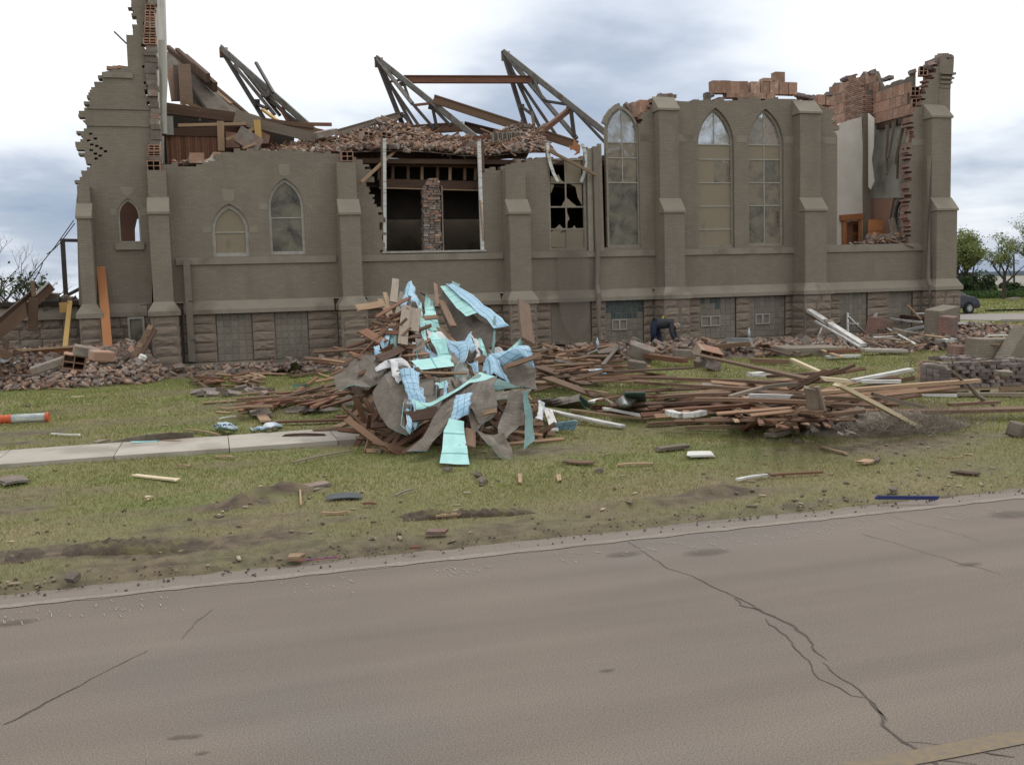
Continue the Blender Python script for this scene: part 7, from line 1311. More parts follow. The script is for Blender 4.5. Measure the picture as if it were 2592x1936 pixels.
PG(10, (795, 390), (1025, 392), .28, white_paint, 'grooved white moulding on the grass behind the lumber pile', z=.2, t_=.08); PG(10, (1020, 430), (1440, 400), .08, white_paint, 'white trim at the back of the lumber pile', z=.2, t_=.05); PG(10, (935, 785), (1045, 800), .16, white_paint, 'white wedge shaped scrap at the lumber pile foot', z=.08, cat='scrap'); PG(10, (1300, 300), (1510, 290), .16, white_paint, 'white chunk of trim on the grass behind the lumber pile', z=.15, t_=.1)
# ------------------------------------------------------------------ dug soil and root mass
hc_ = G(6, 900, 1560); xx = np.linspace(hc_.x-1.3, hc_.x+1.75, 90); yy_ = np.linspace(hc_.y-.85, hc_.y+.9, 50); RX_, RY_ = np.meshgrid(xx, yy_)
RZ_ = .2*np.clip(1-(((RX_-hc_.x-.25)/1.4)**2+((RY_-hc_.y)/.7)**2), 0, 1)**.7*(.35+1.3*fbm(RX_, RY_, 2.5, 91))+.17*np.clip(1-(((RX_-hc_.x-.25)/1.4)**2+((RY_-hc_.y)/.7)**2), 0, 1)*fbm(RX_, RY_, 9, 92)-.03
mound('soil', RX_, RY_, RZ_, soil, 'churned grey soil of the uprooted clump before the lumber pile')
for i in range(26):
    a = rnd.random(); x, y = rnd.uniform(430, 880), rnd.uniform(1475, 1600); loose('chunk', G(6, x, y, .12+.15*rnd.random()), 'grey clod of mortar and soil at the left of the dug mound', 'clods on the dug mound', .34)
twig = M('dry_twig', (.16, .13, .10), (.22, .19, .15), scale=8)
def brush(label, c, n, l0, spread, mat=twig, up=.6, rad=.006, name='brush', cat='dry brush'):
    mb = MB()
    for i in range(n):
        p = c+Vector((rnd.gauss(0, spread[0]), rnd.gauss(0, spread[1]), rnd.random()*spread[2])); d = Vector((rnd.gauss(0, 1), rnd.gauss(0, .7), rnd.gauss(up, .5))).normalized(); pts = [p]
        for k in range(4): d = (d+Vector((rnd.gauss(0, .35), rnd.gauss(0, .35), rnd.gauss(0, .3)))).normalized(); q_ = pts[-1]+d*l0*rnd.uniform(.5, 1.2)/4; q_.z = max(q_.z, .02); pts.append(q_)
        mb.tube(pts, [rad, rad*.8, rad*.6, rad*.4, rad*.25], 3, cap=False)
    return setp(mb.build(name, mat), label, cat, kind='stuff' if n > 40 else None)
brush('tangle of dry roots and grass on the dug mound', G(6, 1330, 1560, .05), 380, .5, (.42, .22, .14), twig, .25, .004); brush('tangle of dry roots left in the dug mound', G(6, 1000, 1570, .1), 120, .35, (.35, .18, .12), twig, .3, .005)
brush('bare shrub twigs by the church foot left of the heap', G(8, 480, 840, .05), 90, 1.5, (.5, .25, .15), twig, .9, .007); brush('dark twiggy bush behind the brick heap at far left', G(13, 60, 300, .0), 160, 1.1, (.45, .4, .3), M('dark_twig', (.09, .05, .035)), .6, .008)
brush('bare fallen branches beside the brick pallet', G(11, 500, 850, .1), 40, 1.3, (.6, .3, .1), twig, .35, .008)
mb = MB(); mb.tube([G(11, 1160, 840, .45), G(11, 1290, 1000, .25), G(11, 1400, 1070, .1), G(11, 1530, 1140, .03)], [.03, .035, .035, .02], 6); mb.tube([G(11, 1160, 840, .45), G(11, 900, 640, .8), G(11, 760, 540, .8), G(11, 560, 520, .7), G(11, 530, 470, .7)], [.03, .02, .014, .009, .006], 5); mb.tube([G(11, 560, 520, .7), G(11, 460, 580, .5), G(11, 380, 600, .4)], [.01, .007, .005], 4); mb.tube([G(11, 760, 540, .8), G(11, 640, 520, .75), G(11, 260, 510, .6)], [.01, .008, .004], 4); mb.tube([G(11, 990, 660, .8), G(11, 940, 540, 1), G(11, 920, 450, 1.1)], [.01, .007, .004], 4)
setp(mb.build('branch', twig), 'long bare forked branch lying over the lumber pile end', 'branch')
# ------------------------------------------------------------------ brick heap at the left end, brick strip along the church foot, heap on the right
def heapL(x, y):
    u = (x+8.5)/6.6; e = sstep(0, .12, np.array(u))*sstep(1.1, .95, np.array(u)) if not isinstance(u, np.ndarray) else sstep(0, .12, u)*sstep(1.1, .95, u)
    return .85*e*sstep(26.6, 29.6, y)*(.75+.5*fbm(x, y, .9, 101))
def heapS(x, y):     # strip along the foot of the long wall
    a = .15+.2*np.exp(-((x-13.6)/1.2)**2)*np.exp(-((y-27.2)/1.4)**2)+.12*np.exp(-((x-11.5)/1.5)**2)
    near = np.interp(x, [-1.5, 2, 6, 12, 15, 18, 20, 24], [28.3, 27.6, 28.2, 26.2, 24.8, 25.6, 26.0, 25.5])
    return a*sstep(near, near+1.2, y)*(.5+1.1*fbm(x, y, 1.1, 102))*sstep(31.2, 30.4, y+.0*x)
def heapR(x, y):
    return .5*np.exp(-((x-24.0)/3.6)**2)*np.exp(-((y-26.6)/1.9)**2)*(.5+1.0*fbm(x, y, 1.0, 103))
bedm = M('rubble_bed', (.20, .155, .125), (.13, .105, .085), scale=6, bump=1.0, bscale=14, world=True, c3=(.24, .17, .13), s3=3)
def bed(name, f, x0, x1, y0, y1, nx, ny, lb):
    X, Y = np.meshgrid(np.linspace(x0, x1, nx), np.linspace(y0, y1, ny)); Z = f(X, Y); mound(name, X, Y, np.where(Z > .03, Z, -.08)-.05, bedm, lb)
bed('rubble', heapL, -9.5, -1.3, 26.2, 31.6, 80, 50, 'crumbled mortar bed of the brick heap at the left end'); bed('rubble', heapS, -1.6, 24.5, 24.5, 31.2, 200, 50, 'mortar and brick dust strip along the church foot'); bed('rubble', heapR, 18, 32, 22, 30.5, 100, 60, 'mortar and dust bed of the debris heap at the right')
def scatter(f, x0, x1, y0, y1, n, smin=.03):
    o = []; t = 0
    while len(o) < n and t < n*14:
        t += 1; x, y = rnd.uniform(x0, x1), rnd.uniform(y0, y1); h = float(f(np.array([x]), np.array([y]))[0])
        if h > smin or (h > .01 and rnd.random() < .15): o.append((x, y, h))
    return o
for f, a, n, lb in ((heapL, (-9, -1.4, 26.4, 31.2), 2600, 'fine brick rubble of the heap at the left end of the church'), (heapS, (-1.5, 24, 24.6, 31), 2600, 'fine brick rubble strewn along the church foot'), (heapR, (18.5, 31, 22.5, 30.5), 1900, 'fine rubble of the debris heap at the right')):
    rubble_mass('rubble', [((x, y, h+rnd.uniform(-.03, .05)), (s*1.7, s*.85, s*.55), reu(), rnd.randrange(14)) for x, y, h in scatter(f, *a, n) for s in (rnd.choice((.05, .08, .1, .125, .14)),)], rub_m, lb)
for f, a, kinds, where, grp in ((heapL, (-8.5, -1.5, 26.5, 30.8), dict(brick=72, tile=34, chunk=20), 'in the heap at the left end of the church', 'left end heap'), (heapS, (9.5, 19, 24.8, 29.5), dict(brick=36, tile=34, chunk=36), 'in the rubble around the bending man', 'rubble by the man'), (heapS, (-1, 8, 27.2, 30.6), dict(brick=18, tile=10, chunk=8), 'along the church foot left of the big heap', 'rubble at the church foot'), (heapR, (19.5, 30, 23.5, 29), dict(brick=22, tile=24, chunk=26), 'in the debris heap at the right', 'right debris heap')):
    for k, n in kinds.items():
        for x, y, h in scatter(f, *a, n, .08): loose(k, (x, y, h+.05), {'brick': 'loose brick ', 'tile': 'broken clay tile piece ', 'chunk': 'mortar crusted masonry chunk '}[k]+where, f'{k} pieces of the {grp}', rnd.uniform(.9, 1.25))
for (r, x, y) in [(13, 1470, 335), (13, 1560, 325), (13, 1640, 310), (13, 1700, 330), (13, 1800, 300), (13, 1850, 325), (13, 1930, 305), (13, 2000, 320), (13, 1750, 345), (13, 1590, 350), (13, 1500, 350), (13, 1680, 350), (13, 1900, 335), (13, 1980, 345)]: loose('brick', G(r, x, y, .05), 'grey brick scattered on the far lawn left of the big heap', 'bricks on the far lawn', 1.5, .4)
for (r, x, y, lb) in [(14, 450, 1, 'brown'), (21, 1275, 258, 'grey brown half brick alone on the grass below the lowest teal sheet'), (21, 1540, 345, 'small pale chip of mortar on the front grass'), (21, 1505, 300, 'tiny white scrap on the front grass'), (21, 770, 125, 'pale square mortar piece on the front grass by the sidewalk end'), (14, 215, 168, 'white crumb of plaster on the front grass'), (14, 1600, 258, 'white crumb on the verge at right'), (18, 765, 290, 'white scrap on the far lawn above the orange tube'), (22, 545, 253, 'white chip at the road edge on the left'), (14, 1520, 118, 'pale crumpled scrap at the right of the front grass'), (14, 1150, 32, 'pale mortar piece near the dug mound'), (21, 640, 25, 'white crumpled cord end by the sidewalk')][1:]:
    o = inst('mortar_piece', rnd.choice(HC), G(r, x, y, .04), reu(.4), (.13, .09, .06)); setp(o, lb, 'scrap')
# named large pieces of masonry
def block(r, x, y, z, d, rot, m, lb, cat='masonry block', nm='masonry_block'):
    o = MB().box((0, 0, 0), d).build(nm, m, None, origin=(0, 0, 0)); bv = o.modifiers.new('worn', 'BEVEL'); bv.width = .02; bv.segments = 1; o.location = G(r, x, y, z); o.rotation_euler = rot; return setp(o, lb, cat)
raw2 = rawbrick
block(7, 1250, 975, .34, (.7, .4, .36), (.25, .35, -.5), chunk_m, 'largest grey masonry block in front of the bending man'); block(7, 1215, 905, .42, (.35, .28, .22), (.3, .5, .4), chunk_m, 'grey block tipped on top of the rubble left of the man'); block(7, 1570, 995, .14, (.65, .35, .28), (.05, .1, .1), chunk_m, 'dark faced masonry block right of the largest grey one'); block(7, 1215, 1075, .12, (.45, .3, .22), (.1, .15, -.2), chunk_m, 'pale masonry block lying nearest the lawn'); block(7, 980, 975, .25, (1.0, .5, .08), (.1, -.25, .1), chunk_m, 'flat grey slab leaning left of the largest block')
block(7, 1265, 935, .42, (.8, .4, .08), (.15, .3, -.3), tile_m, 'orange clay slab lying across the largest grey block', 'clay slab', 'clay_slab'); block(7, 1700, 1055, .14, (.36, .25, .26), (.2, -.4, .3), chunk_m, 'tipped grey block beside the slanting board'); block(7, 1790, 1085, .12, (.35, .3, .26), (.3, .4, .9), brickgrey_m, 'grey block at the lawn edge by the slanting board')
o = hollow_tile('hollow_tile', G(7, 1745, 985, .25), (.75, .4, .3), (.5, .25, .1), None); setp(o, 'hollow clay tile lying open end up right of the man', 'tile'); o = hollow_tile('hollow_tile', G(12, 740, 1395, .95), (.42, .35, .3), (.1, .2, .1), None); setp(o, 'hollow clay tile on the brick heap beside the fallen beam', 'tile')
block(12, 865, 1300, 1.15, (.5, .35, .2), (.1, .25, .2), chunk_m, 'grey coping stone on the left brick heap'); block(12, 520, 1425, .9, (.85, .3, .16), (.05, -.3, .1), chunk_m, 'pale slab of mortar on the left brick heap'); block(12, 1010, 1340, 1.1, (.4, .3, .2), (.1, .1, .5), tile_m, 'reddish clay block on the left brick heap'); block(12, 1420, 1355, .9, (.14, .14, .12), (.3, .4, .5), white_paint, 'white crumpled scrap on the left brick heap', 'scrap', 'scrap')
block(6, 1445, 780, .62, (1.05, .55, 1.15), (.1, -.12, .35), painted, 'tall upright chunk of painted brick wall on the right heap'); block(6, 1495, 815, .5, (.3, .5, .9), (.1, -.1, .35), rawbrick, 'raw red brick back of the upright wall chunk'); block(6, 980, 800, .4, (.8, .5, .7), (.1, .2, .3), rawbrick, 'chunk of red brickwork left of the upright wall chunk'); block(6, 1215, 875, .2, (1.2, .6, .45), (.2, .15, .2), painted, 'grey rounded wall chunk before the upright one'); block(6, 450, 970, .12, (1.9, .8, .28), (.05, .03, -.05), painted, 'broad flat slab of painted wall on the grass by the debris'); block(6, 1020, 965, .12, (1.2, .5, .1), (0, .05, -.3), concrete, 'pale flat stone slab on the grass by the debris')
block(11, 1170, 400, .15, (1.0, .5, .38), (.02, .05, -.03), rawbrick, 'low chunk of brick wall at the right edge, left piece'); block(11, 1490, 350, .3, (1.25, .5, .55), (.05, .05, -.05), painted, 'chunk of painted brick wall at the right edge, middle piece'); block(11, 1830, 330, .35, (.5, .45, 1.0), (.1, .6, .1), painted, 'tilted chunk of painted brick wall at the right edge'); block(11, 1900, 525, .1, (.6, .4, .16), (0, .1, .1), tile_m, 'orange clay piece on the grass at the right edge', 'clay slab', 'clay_slab'); block(11, 700, 665, .17, (.72, .14, .42), (-.2, .12, -.2), tile_m, 'orange clay slab propped on the grass left of the brick pallet', 'clay slab', 'clay_slab'); block(11, 720, 750, .06, (.5, .3, .15), (.1, .1, .3), chunk_m, 'grey stone under the propped clay slab'); block(11, 1870, 1480, .08, (.26, .22, .2), (.2, .2, .3), soil, 'dark clod on the grass at the lower right edge', 'clod', 'soil_clod')
MB_ = MB(); c0 = G(11, 935, 745, .16)
setp(MB_.tube([c0+Vector((.12, 0, .1)), c0+Vector((.02, 0, .13)), c0+Vector((-.07, 0, .09)), c0+Vector((-.1, 0, .0)), c0+Vector((-.08, 0, -.12))], .05, 8).build('drain_elbow', metal_grey), 'pale curved drain elbow lying left of the brick pallet', 'pipe'); PG(11, (930, 775), (1040, 765), .09, metal_grey, 'short pale pipe left of the brick pallet', z=.1, cat='pipe', nm='pipe')
# ------------------------------------------------------------------ brick pallet
pa = G(11, 1590, 965); pal = empty('pallet', pa+Vector((.35, .5, 0)), 'pale wooden pallet under the stacked bricks', 'pallet'); ax = Vector((.94, -.10, 0)).normalized(); ay = Vector((.10, .94, 0)).normalized(); rotp = math.atan2(ax.y, ax.x)
c_ = G(11, 1585, 960)-ax*.95
def lp(u, v, z): return c_+ax*u+ay*v+Vector((0, 0, z))
RP = Euler((0, 0, rotp)).to_matrix()
for v_ in (.03, .5, 1.0):      # notched stringers
    mb = MB()
    for u0, u1, z0, z1 in ((0, .16, .02, .1), (.16, .38, .065, .1), (.38, .60, .02, .1), (.60, .82, .065, .1), (.82, 1.0, .02, .1)): mb.box(lp((u0+u1)/2*1.0-.03, v_, (z0+z1)/2), (u1-u0, .04, z1-z0), RP)
    mb.build('stringer', wood_new if v_ < .1 else wood_tan, pal)
for k in range(7): MB().box(lp(.47+.5, .0, 0)+ay*(.03+k*.16)+Vector((0, 0, .109))-ax*.5, (1.02, .1, .016), RP).build('deck_board', wood_tan, pal)
for k in range(3): MB().box(lp(1.42, .02+k*.45, .06), (.9, .08, .08), RP).build('stringer', wood_tan, pal)
MB().box(lp(1.42, .5, .109), (.9, 1.0, .016), RP).build('deck_board', wood_tan, pal)
mb = None; n_b = 0
for row in range(7):
    for k in range(9):
        u = -.02+k*.205+(.1 if row % 2 else 0)+rnd.uniform(-.02, .02)
        if row >= 6 and 1.05 < u: continue
        if row == 6 and rnd.random() < .35: continue
        if u > 1.75: continue
        o = inst('brick', rnd.choice(HB if rnd.random() < .35 else HB[1::2]), lp(u+.1, .06+rnd.uniform(-.03, .03), .117+.034+row*.068), (rnd.uniform(-.04, .04), rnd.uniform(-.04, .04), rotp+rnd.choice((0, 0, 0, PI/2))+rnd.uniform(-.1, .1)), (.2, .1, .066)); setp(o, 'grey brown salvaged brick stacked on the pallet at right', 'brick', 'bricks stacked on the pallet'); n_b += 1
MB().box(lp(.85, .55, .32), (1.72, .85, .40), RP).build('brick_core', brickgrey_m, pal)
for k in range(30):
    u, v_ = rnd.uniform(0, 1.75), rnd.uniform(.12, .95); o = inst('brick', rnd.choice(HB[1::2]), lp(u, v_, .117+.44+(.06 if u < 1.05 else -.02)+rnd.random()*.02), (rnd.uniform(-.1, .1), rnd.uniform(-.1, .1), rotp+rnd.choice((0, PI/2))+rnd.uniform(-.2, .2)), (.2, .1, .066)); setp(o, 'grey brown salvaged brick lying on top of the pallet stack', 'brick', 'bricks on top of the pallet stack')
for k in range(24):
    side = inst('brick', rnd.choice(HB[1::2]), lp(-.03, .15+(k % 4)*.21, .151+(k//4)*.068), (0, 0, rotp+PI/2), (.2, .1, .066)); setp(side, 'grey brown salvaged brick stacked on the pallet at right', 'brick', 'bricks stacked on the pallet')
setp(inst('mortar_piece', HC[1], G(11, 1660, 690, .42), (.1, .05, .2), (.42, .2, .12)), 'pale long mortar piece lying on the brick pallet stack', 'mortar piece')
# ------------------------------------------------------------------ white frames and timbers of the debris heap at the right
RG = [((450, 660), (872, 925), .2, white_paint, 'longest grooved white moulding leaning before the basement wall', 1.15, .15, .1), ((505, 745), (840, 940), .07, white_paint, 'thin white trim under the longest white moulding', .8, .1, .05), ((470, 705), (640, 815), .16, wood_brown, 'brown back of the leaning white moulding', .95, .45, .06), ((555, 795), (505, 920), .05, white_paint, 'white stick standing on the grass before the basement wall', .5, .03, .04), ((500, 922), (590, 915), .04, white_paint, 'white stick lying on the grass before the basement wall', .04, .04, .03), ((600, 735), (735, 920), .38, wood_grey, 'broad grey brown board leaning beside the white moulding', .85, .05, .05),
      ((748, 685), (748, 830), .08, white_paint, 'white upright stick left of the slanting one', .95, .25, .06), ((755, 715), (870, 828), .09, white_paint, 'white slanting stick like the arm of an N', .85, .25, .05), ((750, 765), (835, 765), .06, white_paint, 'white crosspiece between the upright sticks', .6, .6, .05), ((848, 678), (858, 820), .16, wood_grey, 'weathered upright board against the basement wall', .95, .25, .06), ((962, 685), (915, 830), .13, white_paint, 'white board tilted against the basement wall', .95, .25, .06), ((1072, 728), (1300, 752), .09, white_paint, 'white trim lying on the dark beams at right', .7, .65, .06),
      ((1025, 700), (1400, 745), .2, wood_dark, 'dark beam lying along the basement wall at right', .75, .65, .2), ((1265, 688), (1365, 690), .09, white_paint, 'short white trim high on the debris at right', .95, .95, .05), ((1140, 830), (1330, 785), .14, metal_grey, 'grey metal channel lying on the debris at right', .4, .55, .08), ((1240, 828), (1350, 828), .05, white_paint, 'thin white strip on the debris at right', .35, .35, .04), ((1480, 750), (1720, 765), .1, white_paint, 'long white trim at the right end of the debris', .7, .6, .06), ((1500, 780), (1800, 800), .16, wood_dark, 'dark timber at the right end of the debris', .55, .45, .12),
      ((1520, 818), (1730, 822), .08, white_paint, 'white trim low at the right end of the debris', .35, .35, .05), ((1200, 630), (1300, 735), .1, wood_tan, 'tan stick leaning on the basement wall at right', 1.2, .7, .06), ((850, 880), (1105, 975), .12, wood_brown, 'brown board slanting to the flat stone slab', .3, .05, .04), ((1070, 925), (1600, 905), .1, wood_red, 'long brown board along the front of the right debris', .12, .12, .05), ((600, 975), (840, 968), .16, wood_red, 'red brown box rail on the grass by the debris', .2, .2, .1), ((590, 1015), (840, 1005), .2, white_paint, 'grooved white sill board on the grass by the debris', .08, .08, .07),
      ((1620, 910), (2000, 870), .14, wood_brown, 'brown board across the right end of the debris', .2, .25, .05), ((1540, 940), (1750, 925), .14, wood_brown, 'short brown board before the brick chunks', .08, .1, .05), ((1925, 810), (2065, 860), .1, metal_grey, 'grey rail on the grass at the right edge', .3, .25, .06), ((1910, 830), (2060, 890), .22, wood_tan, 'tan board under the grey rail at the right edge', .2, .15, .05), ((640, 680), (690, 760), .06, wood_brown, 'thin brown stick against the basement wall', .9, .6, .04), ((1830, 835), (1945, 875), .3, tile_m, 'pinkish clay board at the right end of the debris', .25, .15, .04)]
for a, b, w_, m, lb, z, z2, t_ in RG: PG(6, a, b, w_, m, lb, z=z, z2=z2, t_=t_)
for pts, lb in ((((1400, 858), (1440, 880), (1500, 893), (1558, 890)), 'curved white moulding on the debris at right'),):
    P = [G(6, x, y, .3) for x, y in pts]; mb = MB(); [mb.beam(a, b, .16, .08) for a, b in zip(P, P[1:])]; setp(mb.build('curved_moulding', white_paint), lb, 'moulding')
P = [G(6, 1700, 790, .4), G(6, 1790, 800, .42), G(6, 1850, 830, .3), G(6, 1895, 865, .15)]; mb = MB(); [mb.beam(a, b, .08, .12) for a, b in zip(P, P[1:])]; setp(mb.build('curved_moulding', wood_dark), 'curved dark arch moulding at the right end of the debris', 'moulding')
P = [G(6, 1762, 772, .75), G(6, 1752, 820, .5), G(6, 1738, 870, .22), G(6, 1745, 882, .16), G(6, 1775, 884, .15)]; setp(MB().tube(P, .025, 6).build('bent_pipe', white_paint), 'bent white pipe sticking up from the debris at right', 'pipe')
sheet([[G(6, 855, 845, .12), G(6, 905, 838, .15)], [G(6, 865, 860, .03), G(6, 910, 858, .03)]], dteal_s, shin_s, 'small green scrap by the tilted white board', crumple=.02)
for i in range(46):
    x, y = rnd.uniform(960, 1950), rnd.uniform(760, 930); a = R(rnd.gauss(4, 12)); l_ = rnd.uniform(60, 260); PG(6, (x-l_/2*math.cos(a), y-l_/2*math.sin(a)), (x+l_/2*math.cos(a), y+l_/2*math.sin(a)), rnd.uniform(.05, .16), rnd.choice((wood_brown, wood_dark, wood_tan, wood_grey, white_paint)), 'broken board lying in the debris heap at the right', z=rnd.uniform(.15, .5), grp='boards in the right debris heap', roll=rnd.uniform(-.5, .5))
for i in range(40):
    x, y = rnd.uniform(30, 620), rnd.uniform(860, 990); a = R(rnd.gauss(3, 10)); l_ = rnd.uniform(60, 220); PG(6, (x-l_/2*math.cos(a), y-l_/2*math.sin(a)), (x+l_/2*math.cos(a), y+l_/2*math.sin(a)), rnd.uniform(.05, .12), rnd.choice((wood_brown, wood_dark, wood_tan)), 'broken board along the church foot right of the man', z=rnd.uniform(.05, .2), grp='boards along the church foot right of the man')
for i in range(26):
    x, y = rnd.uniform(150, 640), rnd.uniform(195, 260); a = R(rnd.gauss(3, 10)); l_ = rnd.uniform(60, 200); PG(13, (1300+x-l_/2*math.cos(a), y-l_/2*math.sin(a)), (1300+x+l_/2*math.cos(a), y+l_/2*math.sin(a)), rnd.uniform(.05, .12), rnd.choice((wood_brown, wood_red, wood_tan)), 'broken board along the church foot near the tower', z=rnd.uniform(.05, .2), grp='boards along the church foot near the tower')
for a, b, w_, m, lb, z, z2 in (((1280, 1000), (1570, 1040), .22, wood_red, 'reddish beam lying in the rubble before the man', .25, .2), ((1890, 885), (2070, 890), .2, metal_grey, 'grey ledge piece lying on the rubble right of the man', .45, .45), ((1700, 950), (2065, 915), .2, wood_brown, 'brown beam end lying in the rubble right of the man', .3, .4), ((640, 905), (650, 960), .3, shin_s, 'upright grey square piece near the downspout', .5, .1), ((2065, 1040), (2350, 1050), .14, wood_brown, 'brown board at the lawn edge right of the man', .1, .1)): PG(7, a, b, w_, m, lb, z=z, z2=z2, t_=.12)
for (r, x, y, lb) in ((7, 922, 950, 'clear plastic bottle standing on the rubble near the downspout'), (15, 2330, 690, 'clear plastic bottle standing by the basement wall right of the man')):
    p = G(r, x, y, .3); o = MB().tube([p, p+Vector((0, 0, .2)), p+Vector((0, 0, .26)), p+Vector((0, 0, .32))], [.05, .05, .022, .02], 8).build('bottle', M('bottle_plastic', (.5, .58, .62), rough=.2) if 'bottle_plastic' not in MT else MT['bottle_plastic'], smooth=True); setp(o, lb, 'bottle')
P7 = [G(7, 845, 995, .3), G(7, 920, 965, .45), G(7, 935, 990, .3), G(7, 870, 1002, .25)]; setp(MB().add(P7+[p+Vector((0, 0, .04)) for p in P7], [(0, 1, 2, 3), (7, 6, 5, 4), (0, 4, 5, 1), (1, 5, 6, 2), (2, 6, 7, 3), (3, 7, 4, 0)]).build('ceiling_panel', white_paint), 'white curved panel piece lying beside the flat grey slab', 'panel')
# ------------------------------------------------------------------ left end: leaning planks, fallen beams, ladder, roof slab
YL = YF-1.0
def PA(r, a, Ya, b, Yb, w_, t_, m, lb, nm='plank', cat='plank', up=(0, -1, 0)): return plank(A(r, *a, Ya), A(r, *b, Yb), w_, t_, m, lb, cat, None, nm, 0, up, .01, 0)
PA(12, (1005, 455), YT-.05, (1085, 1360), YL-.6, .24, .05, wood_orange, 'tall orange plank leaning against the tower wall')
tp = empty('braced_post', A(12, 650, 1280, YL-.5), 'yellow post with a nailed on square block leaning on the low wall', 'post'); MB().beam(A(12, 698, 800, YF+.3), A(12, 645, 1285, YL-.6), .13, .06, (0, -1, 0)).build('post', wood_yellow, tp); MB().beam(A(12, 592, 860, YF+.2), A(12, 690, 855, YF+.2), .3, .05, (0, -1, 0)).build('block', wood_yellow, tp)
fb = empty('fallen_beam', A(12, 450, 1380, YL-1), 'varnished orange box beam lying on the brick heap', 'beam'); a, b = A(12, 120, 1360, YL-1), A(12, 818, 1305, YL-1); MB().beam(a, b, .08, .32).build('web', wood_orange, fb); MB().beam(a+Vector((0, -.05, .18)), b+Vector((0, -.05, .18)), .26, .05).build('upper_flange', wood_tan, fb); MB().beam(a+Vector((.3, -.1, -.22)), b+Vector((-.5, -.1, -.12)), .26, .05).build('lower_flange', wood_tan, fb)
MB().beam(A(12, 690, 1345, YL-1.12), A(12, 775, 1380, YL-1.12), .3, .03, (0, -1, 0)).build('plywood_patch', wood_yellow, fb)
ld = empty('cleated_plank', A(12, 1290, 1450, YL-1.6), 'brown plank with short blocks nailed across, leaning by the buttress', 'plank'); a, b = A(12, 1500, 1060, YL-.75), A(12, 1275, 1465, YL-2.0); MB().beam(a, b, .16, .06, (0, -1, .5)).build('rail', wood_brown, ld); MB().beam(a+Vector((.12, .02, -.06)), b+Vector((.12, .02, -.02)), .1, .08, (0, -1, .5)).build('rail', wood_dark, ld)
for u in (.02, .25, .47, .68): q_ = a.lerp(b, u); MB().box(q_+Vector((-.03, -.04, 0)), (.13, .06, .2), Euler((0, .5, 0)).to_matrix()).build('cleat', wood_tan, ld)
sl = empty('roof_slab', A(12, 200, 1000, YF-1.5), 'long grey timber eave box slumped against the low wall at far left', 'roof debris')
slab('soffit', [(12, -120, 1060, YF-3.4), (12, 320, 690, YF-.6), (12, 345, 745, YF-.6), (12, 270, 790, YF-.8), (12, -120, 1140, YF-3.4)], .12, wood_dark, sl); slab('fascia', [(12, -120, 1130, YF-3.5), (12, 265, 790, YF-.9), (12, 300, 930, YF-.9), (12, 120, 1080, YF-2), (12, -120, 1270, YF-3.5)], .1, wood_brown, sl)
slab('box_end', [(12, 335, 745, YF-.5), (12, 490, 608, YF+.3), (12, 550, 680, YF+.3), (12, 390, 830, YF-.5)], .35, wood_dark, sl); slab('box_lip', [(12, 330, 735, YF-.58), (12, 485, 600, YF+.2), (12, 495, 612, YF+.2), (12, 345, 752, YF-.58)], .4, concrete, sl)
MB().beam(A(12, 335, 760, YF-1.0), A(12, 325, 1100, YF-1.0), .24, .1, (0, -1, 0)).build('hanging_board', wood_brown, sl); MB().beam(A(12, 322, 600, YF-.6), A(12, 340, 760, YF-.9), .1, .08, (0, -1, 0)).build('splinter', wood_brown, sl)
PA(12, (70, 1180), YF-1.2, (55, 1290), YF-1.4, .12, .05, wood_dark, 'dark short plank standing behind the fallen beam'); PA(12, (-40, 1290), YL-2.4, (110, 1345), YL-2.2, .2, .1, wood_brown, 'brown beam poking in at the left edge'); PA(12, (110, 1355), YL-2, (200, 1480), YL-2.6, .1, .06, wood_brown, 'brown lath sliding down the brick heap at left')
sheet([[A(12, -30, 1245, YL-2), A(12, 70, 1310, YL-2)], [A(12, -30, 1300, YL-2.2), A(12, 110, 1350, YL-2.2)], [A(12, 20, 1405, YL-2.4), A(12, 115, 1390, YL-2.4)]], metal_grey, black_s, 'crumpled pale metal flashing at the left edge', crumple=.06); sheet([[A(12, 130, 1375, YL-2.3), A(12, 190, 1385, YL-2.3)], [A(12, 145, 1410, YL-2.4), A(12, 205, 1400, YL-2.4)]], white_s, metal_grey, 'small white crumpled scrap at the left edge', crumple=.05)
# rubble on the stub of the low wall
for i in range(46): x = rnd.uniform(370, 800); p = A(12, x, rnd.uniform(790, 860), YF+.8); loose(rnd.choice(('tile', 'chunk')), p, 'broken masonry piece heaped on the low wall left of the tower', 'brick pieces on the low wall', 1.1)
pts = []
for i in range(420): x = rnd.uniform(-80, 800); p = A(12, x, 880-55*rnd.random()*min(1, max(.2, x/500)), YF+.7+rnd.random()*.7); s = rnd.choice((.06, .1, .14)); pts.append((tuple(p), (s*1.7, s*.8, s*.5), reu(), rnd.randrange(14)))
rubble_mass('rubble', pts, rub_m, 'small rubble lying on the low wall left of the tower'); block(12, 510, 820, 1, (.4, .3, .6), (.1, .15, .2), chunk_m, 'x'); o = bpy.context.scene.objects[-1] if False else None
for o in [o for o in SC.objects if o.get('label') == 'x']: o['label'] = 'pale upright stone chunk standing on the low wall'; o.location = A(12, 510, 815, YF+.7)
